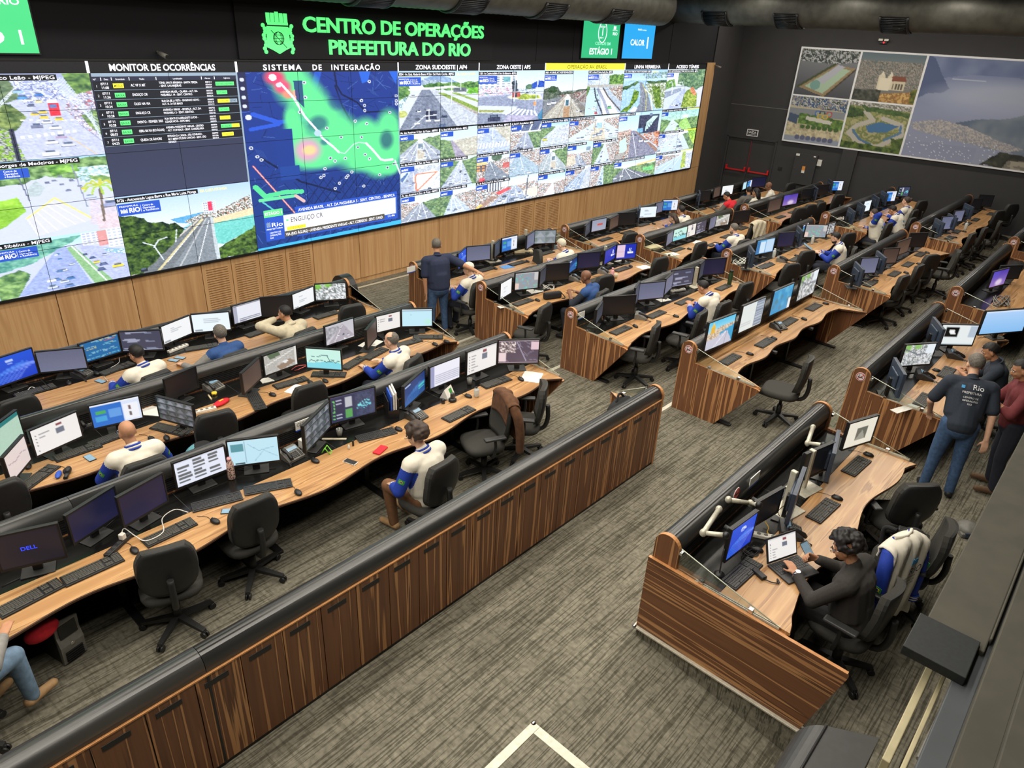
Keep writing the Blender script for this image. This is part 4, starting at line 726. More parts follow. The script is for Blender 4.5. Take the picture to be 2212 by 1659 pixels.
# ZONA SUDOESTE
plate(vw, 3, 0, 5, .25, 'glow_dark')
c = Cv(110, 110, (206, 212, 216), 21); c.grad(0, .3, (176, 206, 240), (222, 234, 246)); c.trees([(.3, .14), (.45, .08), (.62, .12), (.72, .2), (.3, .22)], (120, 150, 190), (140, 166, 200), 8); c.mottle([(.25, .16), (.5, .15), (.5, .22), (.25, .24)], [(130, 150, 170), (170, 186, 200)], 40); c.trees([(.28, .24), (.5, .2), (1, .2), (1, .4), (.7, .36), (.3, .3)], (40, 84, 40), (120, 160, 76)); c.trees([(0, .2), (.12, .2), (.14, .36), (.08, .5), (0, .5)], (40, 84, 40), (120, 160, 76)); c.trees([(.84, .3), (1, .3), (1, .42), (.84, .4)], (80, 150, 40), (130, 200, 60))
c.poly([(.28, .3), (.38, .3), (.72, 1), (.0, 1)], (118, 126, 144)); c.poly([(.36, .3), (.42, .3), (1.0, .82), (1, 1), (.72, 1)], (190, 196, 206)); c.poly([(.42, .34), (.5, .38), (1, .72), (1, .82)], (176, 168, 160)); c.poly([(.46, .38), (.54, .38), (1, .68), (1, .76)], (130, 156, 66)); c.poly([(.62, .38), (.7, .38), (1, .54), (1, .58)], (140, 166, 76)); c.poly([(.12, .3), (.66, .26), (.86, .34), (.84, .38), (.66, .3), (.12, .33)], (226, 230, 234)); c.rect(.66, .3, .84, .37, (96, 104, 112)); c.line([(.64, .1), (.64, .6)], .006, (226, 230, 236)); c.line([(.76, .16), (.76, .34)], .004, (210, 216, 222)); c.disc(.04, .72, .06, (190, 196, 110)); c.mottle([(0, .5), (.1, .42), (.06, .64), (0, .66)], [(190, 216, 226), (220, 232, 240), (130, 160, 170)], 40)
c.cars(9, [(.26, .36), (.36, .36), (.5, .9), (.12, .9)], .025, .06); c.car(.17, .42, .055, (240, 240, 246)); c.rect(.32, .69, .45, .76, (44, 48, 70)); c.rect(.32, .78, .45, .84, (44, 48, 70)); c.line([(.14, .98), (.3, .78), (.45, .76)], .006, (226, 230, 236)); c.line([(.36, .66), (.36, .86)], .006, (226, 230, 236)); c.car(.55, .8, .075, (50, 56, 76)); c.car(.46, .86, .07, (240, 240, 246)); c.car(.53, .96, .09, (80, 96, 130)); c.tint((190, 215, 255), .1)
f = feed(3, .25, 5, 2, c); wt(f, 'ZONA SUDOESTE | AP4', 3.4, .2, .18, width=wx(1.28), bold=.025); lab(f, 3, .29, 4.36, '0054 - Av. Emb. Abelardo Bueno X Estr. Cel. Pedro Corrêa - MJPEG', .11, (.52, 'CEL. PEDRO CORRÊA')); logo(f, 3.0, .43, .95)
def zz(c): c.poly([(.3, .45), (.8, .3), (.98, .42), (.7, .9), (.4, .95)], (226, 228, 230)); c.line([(.36, .5), (.4, .95), (.9, .4), (.4, .4), (.36, .5)], .02, (226, 110, 60)); [c.poly([(.62+.07*k, .75-.03*k), (.66+.07*k, .73-.03*k), (.74+.06*k, .95), (.68+.06*k, .98)], (240, 240, 244)) for k in range(5)]; c.poly([(.0, .36), (.2, .2), (.26, .26), (.1, .6), (0, .6)], (206, 226, 236)); c.poly([(0, .5), (.18, .3), (.2, .36), (.04, .62)], (60, 90, 150))
SMALL = [(3, 2, road(31, .28, .5, -.3, 1.3, 't', 't', None, 14, 6, extra=brt)), (4, 2, road(32, .42, .3, .42, .72, 't', 's', [(190, 180, 200)], 0, 1, asph=(150, 136, 156), sky=((190, 220, 240), (200, 214, 226)))), (3, 3, road(33, .2, .3, -.2, .9, 'c', 'p', None, 4, 2, asph=(156, 164, 186), extra=zz)), (4, 3, road(34, .14, .55, .0, .9, 't', 't', None, 22, 3, asph=(176, 184, 200))), (3, 4, road(35, .38, .5, -.1, .9, 'c', 't', None, 10, 4, asph=(130, 136, 150))), (4, 4, road(36, .3, .35, .1, .9, 't', 'c', None, 6, 4, asph=(176, 190, 206))),
 (5, 2, road(37, .12, .45, -.25, 1.2, 'p', 's', None, 7, 2, asph=(170, 182, 206), extra=zebra)), (6, 2, road(38, .34, .5, .1, .8, 'c', 't', None, 9, 2, asph=(150, 156, 176), extra=lambda c: (c.rect(0, 0, 1, .34, (60, 70, 104)), [c.line([(.3*k, .34), (.1+.3*k, .05)], .02, (230, 236, 246)) for k in range(4)], c.rect(0, .34, 1, .38, (226, 230, 240))))), (7, 2, road(39, .28, .55, -.3, .75, 't', 'p', None, 8, 3, asph=(186, 194, 204), sky=((90, 150, 230), (206, 226, 246)), extra=lambda c: c.car(.16, .72, .16, (236, 216, 40)))),
 (5, 3, road(40, .3, .4, .2, 1.1, 'c', 'c', None, 5, 2, asph=(110, 118, 130), extra=lambda c: (c.rect(0, .2, .3, .38, (226, 196, 110)), c.block(0, .4, .28, .62, (70, 60, 60), 2, 2, (226, 130, 50)), c.disc(.18, .92, .09, (226, 50, 60)), c.rect(.78, .4, 1, .6, (190, 70, 60)), c.disc(.6, .16, .16, (50, 76, 46))))), (6, 3, road(41, .12, .3, -.2, 1.3, 'p', 'c', None, 6, 2, asph=(150, 172, 186))), (7, 3, road(42, .2, .4, -.2, 1.1, 'c', 't', None, 8, 4, asph=(160, 170, 172), extra=brt)), (8, 3, road(43, .45, .4, .3, .85, 'c', 'c', None, 5, 2, sky=((170, 206, 236), (214, 232, 246)), extra=lambda c: (c.rect(.74, .22, .9, .36, (110, 130, 150)), c.poly([(0, .55), (.3, .5), (.38, .85), (0, .9)], (206, 190, 160))))), (9, 3, road(44, .2, .5, .1, .8, 't', 'c', None, 10, 2, asph=(196, 206, 220))),
 (7, 4, road(45, .5, .55, .2, .62, 'c', 'c', None, 0, 1, sky=((150, 200, 236), (226, 236, 246)), asph=(214, 220, 224))), (8, 4, road(46, .1, .8, -.2, .6, 'c', 'p', None, 16, 4, asph=(140, 160, 190))), (9, 4, road(47, .1, .5, .3, .6, 'c', 't', [(120, 150, 190), (226, 232, 240)], 20, 1, asph=(190, 206, 220)))]
for a, r0, c in SMALL:
    f = feed(a, r0+.04, a+1, r0+1.04 if r0 < 4 else 5, c); lab(f, a, r0+.03+.02*(a > 6), a+(.96 if a % 2 else .74), 'Av. das Américas X Estr. da Posse - MJPEG' if a % 2 else 'Av. Brasil X R. Ricardo Machado - MJPEG', .11); logo(f, a+.01, r0+.16, .6, False)
# ZONA OESTE
plate(vw, 5, 0, 7, .25, 'glow_dark')
c = Cv(100, 110, (176, 182, 206), 22); c.grad(0, .4, (190, 216, 244), (226, 236, 248)); c.block(0, .06, .56, .32, (222, 230, 236), 7, 6, (120, 136, 160)); c.rect(.36, .12, .46, .22, (110, 170, 176)); c.mottle([(0, .32), (.5, .3), (.5, .44), (0, .48)], [(226, 214, 230), (190, 200, 226), (240, 240, 246), (206, 130, 160), (130, 190, 200)], 40); c.mottle([(.5, .36), (1, .34), (1, .46), (.5, .46)], [(150, 170, 200), (214, 224, 238), (96, 110, 130)], 40); c.trees([(.48, .22), (.56, .2), (.58, .4), (.5, .4)], (40, 50, 60), (80, 90, 96)); c.trees([(.7, .3), (.8, .26), (.84, .36), (.7, .38)], (60, 90, 70), (96, 130, 96)); c.poly([(.8, .26), (.9, .2), (1, .22), (1, .34), (.8, .36)], (40, 76, 180)); c.rect(.86, .34, 1, .46, (206, 214, 230))
c.poly([(0, .5), (.5, .46), (.9, .56), (1, .6), (1, 1), (0, 1)], (140, 148, 172)); c.poly([(0, .64), (.6, .7), (.4, .84), (0, .78)], (206, 214, 222)); c.poly([(.02, .72), (.4, .76), (.36, .8), (.02, .77)], (150, 156, 90)); c.poly([(.0, .78), (.36, .82), (.3, 1), (0, 1)], (130, 138, 160)); c.poly([(.42, .5), (.6, .44), (.95, .48), (.98, .58), (.7, .58), (.46, .54)], (214, 216, 196)); c.trees([(.52, .5), (.7, .46), (.92, .5), (.94, .56), (.6, .56)], (120, 140, 50), (216, 226, 90)); c.rect(.5, .42, .62, .52, (176, 80, 70)); c.rect(.53, .44, .57, .52, (60, 50, 60))
for k in range(7): c.line([(.56+.05*k, .74+.012*k), (.42+.08*k, .84+.01*k)], .016, (240, 244, 250), .9)
c.poly([(.45, .86), (.9, .9), (.8, 1), (.36, 1)], (176, 170, 196)); c.car(.24, .9, .17, (40, 44, 70)); c.line([(.9, .05), (.86, .85)], .007, (206, 214, 222)); c.line([(.54, .1), (.53, .6)], .006, (206, 216, 226)); c.rect(.84, .62, .88, .7, (226, 150, 90)); c.poly([(.92, .9), (1, .76), (1, 1), (.94, 1)], (60, 120, 160)); c.tint((190, 215, 255), .1)
f = feed(5, .25, 7, 2, c); wt(f, 'ZONA OESTE | AP5', 5.5, .2, .18, width=wx(1.02), bold=.025); lab(f, 5, .29, 6.1, '1180 - Av. Cesário de Melo X Estr. Do Monteiro - MJPEG', .11); logo(f, 5.0, .42, .95)
c = road(48, .34, .6, .2, .9, 'c', 'c', None, 18, 3, w=96, h=54, asph=(150, 162, 186), sky=((200, 220, 240), (226, 236, 246)), extra=lambda c: (c.rect(.16, .12, .38, .4, (226, 230, 236)), [c.rect(.17+.04*k, .1, .19+.04*k, .42, (60, 60, 70)) for k in range(6)], c.poly([(.3, .5), (.5, .36), (.56, .44), (.36, .62)], (222, 60, 60)), c.poly([(.02, .95), (.24, .6), (.34, .66), (.12, 1)], (150, 110, 90)), c.poly([(0, .96), (.08, .84), (.12, .9), (.03, 1)], (236, 180, 50)), c.poly([(.74, .6), (1, .5), (1, .9), (.78, .9)], (216, 206, 186)), c.line([(.82, 0), (.8, .95)], .01, (70, 70, 80))))
f = feed(5, 4.04, 7, 5, c); lab(f, 5, 4.03, 6.05, 'Av. de Santa Cruz X R. Silva Cardoso - MJPEG', .11); logo(f, 5.01, 4.16, .6, False)
# OPERAÇÃO AV. BRASIL
plate(vw, 7, 0, 10, .25, 'glow_yellow'); wt(vw, 'OPERAÇÃO AV. BRASIL', 7.75, .2, .19, 'ink', width=wx(1.5), bold=.006)
c = Cv(84, 108, (150, 150, 152), 23); c.grad(0, .5, (186, 210, 240), (222, 230, 240)); c.trees([(0, .38), (.3, .34), (.4, .46), (.6, .44), (1, .4), (1, .6), (0, .6)], (60, 74, 60), (110, 120, 100)); c.disc(.2, .4, .1, (50, 76, 46)); c.mottle([(.3, .52), (.6, .5), (1, .42), (1, .7), (.6, .6)], [(130, 110, 104), (170, 160, 150), (96, 90, 90), (150, 80, 76)], 34); c.poly([(0, .62), (.3, .56), (.45, .54), (.0, 1)], (120, 124, 130)); c.poly([(.5, .5), (.58, .5), (1, 1), (.0, 1)], (176, 172, 160)); c.poly([(.58, .52), (.64, .52), (1, .8), (1, 1)], (126, 122, 116))
for k in range(6): c.line([(.53, .52), (-.05+.2*k, 1)], .008, (206, 204, 192) if k % 2 else (140, 126, 110))
c.poly([(.48, .58), (.55, .5), (.62, .58)], (232, 236, 238)); c.rect(.49, .58, .61, .74, (216, 222, 224)); c.rect(.515, .62, .585, .74, (60, 100, 120)); c.rect(.48, .76, .62, 1, (170, 136, 104)); c.line([(.7, .66), (.98, .46)], .012, (170, 172, 172)); c.car(.14, .68, .1, (240, 240, 244)); c.car(.24, .66, .11, (226, 228, 232)); c.cars(6, [(.64, .6), (.7, .6), (1, .9), (.8, .9)], .02, .06); c.tint((200, 220, 255), .08)
f = feed(7, .25, 8.55, 2, c); lab(f, 7, .28, 7.98, '0408 - AV. BRASIL ALT. HOSP. BONSUCESSO', .11); logo(f, 7.0, .42, .75)
c = Cv(76, 108, (176, 190, 206), 24); c.grad(0, .12, (190, 214, 240), (206, 224, 244)); c.mottle([(.3, .06), (.56, .06), (.56, .3), (.1, .34), (0, .34)], [(206, 216, 230), (176, 190, 206), (230, 236, 244)], 20); c.trees([(.58, .12), (1, .1), (1, .34), (.6, .34)], (50, 90, 40), (130, 170, 70)); c.rect(0, .32, 1, .38, (180, 176, 168)); c.trees([(0, .36), (.08, .36), (.06, .56), (0, .58)], (60, 96, 40), (110, 150, 60)); c.town([(.56, .4), (1, .36), (1, .74), (.8, .6)], 30); c.poly([(.1, .4), (.3, .4), (.36, .6), (.3, 1), (0, 1), (0, .6)], (186, 214, 220)); c.line([(.2, .4), (.26, .6), (.5, 1)], .02, (60, 66, 80)); c.poly([(.32, .4), (.44, .4), (.95, 1), (.5, 1)], (222, 224, 222)); c.line([(.44, .4), (.6, .6), (1, .94)], .02, (90, 84, 84)); c.line([(.3, .42), (.5, .7), (.66, 1)], .04, (150, 156, 176)); c.cars(10, [(.12, .46), (.3, .46), (.42, .95), (.1, .95)], .03, .08); c.car(.66, .84, .12, (110, 190, 120)); c.car(.3, .95, .08, (210, 60, 60)); c.tint((195, 220, 255), .1)
f = feed(8.55, .25, 10, 2, c); lab(f, 8.55, .28, 9.5, '0407 - Av. Brasil X Viaduto Ataulfo Alves - MJPEG', .11); logo(f, 8.55, .42, .75)
c = road(50, .16, .6, -.2, 1.3, 'c', 'c', None, 26, 3, w=96, h=54, asph=(200, 216, 216), extra=lambda c: (c.poly([(.5, .22), (.66, .22), (.74, 1), (.4, 1)], (206, 190, 160)), c.poly([(.52, .22), (.58, .1), (.66, .22), (.66, .5), (.52, .5)], (236, 240, 244)), c.rect(.53, .28, .65, .5, (150, 190, 200)), c.rect(.1, .05, .13, .24, (210, 50, 50))))
f = feed(8, 2.04, 10, 3.04, c); lab(f, 8, 2.05, 8.95, '0306 - AV. BRASIL ALT. INST. VITAL BRAZIL', .11); logo(f, 8.01, 2.18, .6, False)
# LINHA VERMELHA
plate(vw, 10, 0, 12, .25, 'glow_dark'); wt(vw, 'LINHA VERMELHA', 10.4, .2, .19, width=wx(1.2), bold=.025)
c = Cv(92, 108, (160, 196, 232), 25); c.grad(0, .25, (150, 190, 230), (190, 216, 240)); c.mottle([(.4, .1), (1, .05), (1, .2), (.5, .22)], [(150, 180, 210), (110, 140, 120), (190, 210, 226)], 24); c.trees([(0, .4), (.14, .36), (.3, .28), (.36, .3), (.1, .46), (0, .48)], (40, 70, 40), (96, 126, 66)); c.trees([(.5, .28), (1, .26), (1, .36), (.6, .36)], (44, 70, 44), (90, 120, 70)); c.mottle([(.5, .34), (1, .32), (1, .95), (.8, .95)], [(206, 210, 206), (150, 156, 130), (110, 140, 70), (226, 230, 230)], 24); c.trees([(.66, .4), (.86, .42), (.95, .95), (.82, .95)], (60, 90, 30), (130, 160, 60)); c.trees([(.26, .46), (.38, .5), (.36, .7), (.16, .98), (0, .98), (.06, .92), (.2, .8)], (50, 90, 24), (140, 170, 50)); c.poly([(.36, .3), (.42, .3), (.56, .5), (.74, 1), (.3, 1), (.42, .8), (.4, .5)], (124, 130, 144)); c.line([(.44, .34), (.56, .6), (.58, 1)], .012, (176, 176, 120)); c.line([(.5, .46), (.66, .6), (.74, 1)], .014, (222, 220, 190)); c.cars(8, [(.42, .5), (.52, .5), (.66, .95), (.4, .95)], .015, .035); c.poly([(.2, .98), (.3, .86), (.38, .9), (.34, 1)], (222, 226, 230)); c.tint((190, 215, 255), .08)
f = feed(10, .25, 12, 2, c); lab(f, 10, .28, 11.2, '1152 - LINHA VERMELHA X VIADUTO ENGENHEIRO - MJPEG', .11, (.32, 'VERMELHA')); logo(f, 10.0, .42, .62)
c = Cv(92, 116, (190, 200, 214), 26); c.grad(0, .5, (170, 206, 240), (214, 230, 244)); c.rect(.46, .08, .94, .48, (52, 56, 78)); c.rect(.7, .04, .76, .1, (110, 130, 150)); [c.line([(.64+.04*k, .42-.04*k), (.66+.04*k, .24), (.8+.03*k, .12)], .014, (190, 226, 216)) for k in range(4)]; c.rect(.44, .36, .58, .46, (120, 176, 206)); c.town([(0, .44), (.28, .4), (.34, .6), (.3, 1), (0, 1)], 26); c.mottle([(0, .4), (.3, .36), (.34, .5), (0, .52)], [(180, 130, 110), (206, 190, 180), (110, 96, 90)], 30); c.poly([(.3, .4), (.38, .4), (.96, .86), (.96, 1), (.3, 1)], (130, 130, 150)); c.poly([(.38, .4), (.44, .42), (1, .88), (.98, .96)], (150, 116, 100)); c.mottle([(.56, .5), (1, .46), (1, .84)], [(206, 120, 80), (196, 190, 186), (150, 84, 66), (226, 150, 110)], 16); c.poly([(.06, .6), (.2, .52), (.26, .8), (.1, .95)], (190, 216, 206)); c.poly([(0, .88), (.24, .84), (.14, 1), (0, 1)], (160, 156, 150)); c.car(.56, .64, .1, (236, 238, 244)); c.car(.7, .66, .11, (236, 238, 244)); c.car(.42, .5, .05, (60, 66, 90)); c.line([(.34, .44), (.5, 1)], .006, (226, 230, 236)); c.tint((200, 220, 255), .1)
f = feed(10, 2.02, 12, 4.0, c); lab(f, 10, 2.03, 10.72, 'AV. LINHA VERMELHA - ACT 040', .11, (.14, 'AVD')); logo(f, 10.0, 2.17, .65)
c = road(51, .42, .25, -.1, 1.0, 't', 't', None, 2, 4, w=92, h=56, asph=(96, 98, 108), sky=((170, 206, 240), (224, 226, 224)), extra=lambda c: (c.poly([(.5, .34), (1, .2), (1, .3), (.55, .4)], (236, 196, 110)), c.poly([(.68, .56), (.94, .5), (.96, .72), (.72, .7)], (90, 190, 90)), c.rect(.55, .52, .58, .56, (40, 40, 50))))
f = feed(10, 4.02, 12, 5, c); lab(f, 10, 4.03, 11.42, 'LINHA VERMELHA X VIADUTO DE MANGUINHOS - MJPEG', .11); logo(f, 10.0, 4.16, .6, False)
# ACESSO TÚNEIS
plate(vw, 12, 0, 14, .25, 'glow_dark'); wt(vw, 'ACESSO TÚNEIS', 12.4, .2, .19, width=wx(1.2), bold=.025)
c = Cv(88, 108, (196, 206, 230), 27); c.grad(0, .4, (206, 222, 244), (222, 232, 246)); c.trees([(.3, .1), (.5, .02), (1, .0), (1, .5), (.8, .52), (.4, .4), (.3, .36)], (60, 96, 70), (130, 160, 110)); c.trees([(0, .3), (.2, .24), (.26, .42), (0, .5)], (70, 116, 50), (130, 170, 80)); c.poly([(0, .56), (.4, .46), (.42, .54), (0, .72)], (140, 150, 170)); c.poly([(.1, 1), (.46, .5), (.56, .5), (.5, 1)], (176, 186, 220)); c.trees([(.52, .6), (.6, .52), (.74, .48), (.86, .62), (.9, .98), (.46, .98)], (90, 120, 40), (176, 190, 80)); c.trees([(.64, .5), (.72, .46), (.84, .6), (.82, .7), (.7, .62)], (170, 100, 60), (226, 150, 110)); c.line([(.08, .34), (.14, .3), (.18, .4), (.18, .6)], .008, (214, 222, 234)); c.line([(.34, .34), (.42, .32), (.46, .44)], .008, (214, 222, 234)); c.cars(6, [(.3, .6), (.46, .55), (.46, .95), (.16, .95)], .02, .07); c.poly([(.86, .5), (1, .44), (1, 1), (.92, 1)], (206, 206, 230)); c.tint((195, 220, 255), .1)
f = feed(12, .25, 14, 2, c); lab(f, 12, .28, 13.6, '1122 - AUTO ESTRADA X TÚNEL ACÚSTICO RAFAEL - MJPEG', .11); logo(f, 12.0, .42, .6)
for r0, c in ((2, road(52, .5, .3, .1, .7, 't', 't', None, 4, 2, w=88, h=54, asph=(196, 206, 206), sky=((150, 200, 206), (170, 206, 190)), tint=(190, 226, 220), extra=lambda c: (c.poly([(.5, .62), (.66, .4), (.86, .98), (.4, .98)], (150, 200, 90)), c.glow(.64, .36, .1, .08, (236, 240, 236), .8)))), (3, road(53, .2, .6, -.4, .9, 'p', 't', None, 18, 4, w=88, h=54, asph=(190, 206, 222), extra=lambda c: c.trees([(.74, .0), (1, 0), (1, .8), (.9, .6)], (90, 150, 20), (190, 226, 60)))), (4, road(54, .22, .7, -.5, .7, 'c', 'p', None, 4, 4, w=88, h=54, asph=(170, 196, 226), extra=lambda c: c.trees([(.72, .1), (.8, .1), (.84, .9), (.7, .96)], (110, 140, 40), (190, 200, 60))))):
    f = feed(12, r0+.02, 14, r0+1.02 if r0 < 4 else 5, c); lab(f, 12, r0+.02, 13.3, '0112 - AV. RADIAL OESTE X TÚNEL - MJPEG', .10); plate(f, 13.32, r0+.03, 14, r0+.07, 'glow_yellow', name='caption_bar'); logo(f, 12.0, r0+.14, .6, False)
for cc in (3, 5, 7, 10, 12): plate(vw, cc-.012, 0, cc+.012, .25, 'glow_white', -.006, 'divider')
plate(vw, 2.985, .25, 3.0, 5, 'glow_grey', -.005, 'divider')
bm = B()
for cc in range(-12, 15): abox(bm, wx(cc)-.0028, wx(cc)+.0028, -.0045, -.0015, 0, 5*PHT)
for r in range(0, 6): abox(bm, -12*PWD, 14*PWD, -.0045, -.0015, wz(r)-.003, wz(r)+.003)
abox(bm, -12*PWD, 14*PWD+.03, -.02, .012, -.035, -.0); abox(bm, 14*PWD, 14*PWD+.03, -.02, .012, -.03, 5*PHT+.03); abox(bm, -12*PWD, 14*PWD+.03, -.02, .012, 5*PHT, 5*PHT+.03)
obj('bezel_grid', bm, 'plastic_black', vw)
# --- signs over the wall
sg = thing('illuminated_sign', 'black sign board with glowing green CENTRO DE OPERAÇÕES lettering', 'sign', (3.07, .06, VWT+.04))
bm = B(); abox(bm, -2.99, 2.99, -.05, 0, 0, .95); obj('board', bm, 'upper_wall', sg)
def sx(x, z): return V(x-3.07, -.065, z-VWT-.04)
text('CENTRO DE OPERAÇÕES', .33, sx(1.30, 4.77), 'green_glow', sg, width=4.45, extr=.012, bold=.025)
text('PREFEITURA DO RIO', .33, sx(1.80, 4.42), 'green_glow', sg, width=3.55, extr=.012, bold=.025)
cr = empty('city_crest'); cr.parent = sg; cr.location = (.82-3.07, -.055, 4.41-VWT-.04)
bm = B(); P = [(-.2, .42), (-.22, .1), (-.12, .06), (0, .0), (.12, .06), (.22, .1), (.2, .42)]; prism(bm, [(x, -.01, z) for x, z in P], (0, .015, 0)); obj('shield', bm, 'green_glow', cr)
bm = B()
for k in range(5): u = -.2+k*.082; abox(bm, u, u+.07, -.012, .004, .47, .62+(.02 if k == 2 else 0), bev=.006)
abox(bm, -.18, .2, -.012, .004, .44, .48); obj('mural_crown', bm, 'green_glow', cr)
for sd in (-1, 1):
    bm = B()
    for k in range(9): ell(bm, (sd*(.25+.02*math.sin(k*1.7)), -.004, .03+k*.05), (.038, .012, .034), u=8, v=6)
    obj('leaf_spray', bm, 'green_glow', cr)
bm = B()
for k in range(9): a = 2*PI*k/18; tube(bm, [(.1*math.cos(t)*abs(math.cos(a)) if k < 4 else .1*math.cos(t), -.014, .24+.1*math.sin(t)) for t in [j*2*PI/16 for j in range(17)]], .004, 5)
for q in (-.05, 0, .05): tube(bm, [(-.09, -.014, .24+q), (.09, -.014, .24+q)], .004, 5)
tube(bm, [(-.13, -.014, .36), (.14, -.014, .1)], .005, 5); obj('globe_lines', bm, 'upper_wall', cr)
def board(name, label, x0, x1, z0, z1, c0, parts_):
    t = thing(name, label, 'screen', ((x0+x1)/2, .05, z0)); wd, ht = x1-x0, z1-z0
    bm = B(); abox(bm, -wd/2-.02, wd/2+.02, -.03, 0, -.02, ht+.02); obj('housing', bm, 'plastic_black', t)
    picture('display', Cv(12, 12, c0, 3).noise(2), wd, ht, 'lit_wall', t, Matrix.Translation((0, -.034, 0)))
    for q in parts_:
        if q[0] == 't': text(q[1], q[4], V(-wd/2+q[2]*wd, -.04, q[3]*ht), q[6] if len(q) > 6 else 'glow_white', t, width=(q[5]*wd if len(q[1]) > 1 else None), bold=.02)
    return t
b1 = board('stage_screen', 'green lit screen reading CIDADE EM ESTÁGIO 1', 9.3, 10.88, 4.41, 5.29, (48, 180, 120), [('t', 'CIDADE EM', .34, .35, .1, .42, 'glow_softgreen'), ('t', 'ESTÁGIO 1', .2, .1, .2, .62), ('t', '1', .48, .6, .24, .06), ('t', 'ESTÁGIO', .44, .8, .06, .14), ('t', 'RIO 1', .45, .52, .05, .1), ('t', 'RIO', .8, .62, .1, .13), ('t', 'PREFEITURA', .79, .74, .03, .14)])
bm = B(); tube(bm, [(.03+.18*math.cos(2*PI*k/28), -.04, .6+.235*math.sin(2*PI*k/28)) for k in range(29)], .009, 5); obj('ring', bm, 'glow_white', b1)
bm = B(); 
for k in range(5): abox(bm, .5+k*.022, .517+k*.022, -.042, -.038, .68, .76-(k % 2)*.02)
obj('city_crest_mark', bm, 'glow_white', b1)
b2_ = board('heat_screen', 'blue lit screen reading CALOR 1', 11.1, 12.6, 4.41, 5.28, (40, 160, 226), [('t', 'CALOR', .22, .38, .2, .46), ('t', '1', .72, .3, .4, .1), ('t', 'RIO', .42, .8, .06, .12), ('t', 'Centro de Operações', .56, .8, .04, .14)])
b3 = board('stage_screen', 'green lit screen cut by the picture edge, reading RIO 1', -5.6, -2.82, 4.38, 5.75, (76, 214, 132), [('t', 'ESTÁGIO', .36, .08, .24, .5), ('t', '1', .915, .08, .24, .03), ('t', 'RIO', .875, .42, .11, .085), ('t', 'CIDADE EM', .4, .30, .12, .4, 'glow_softgreen')])
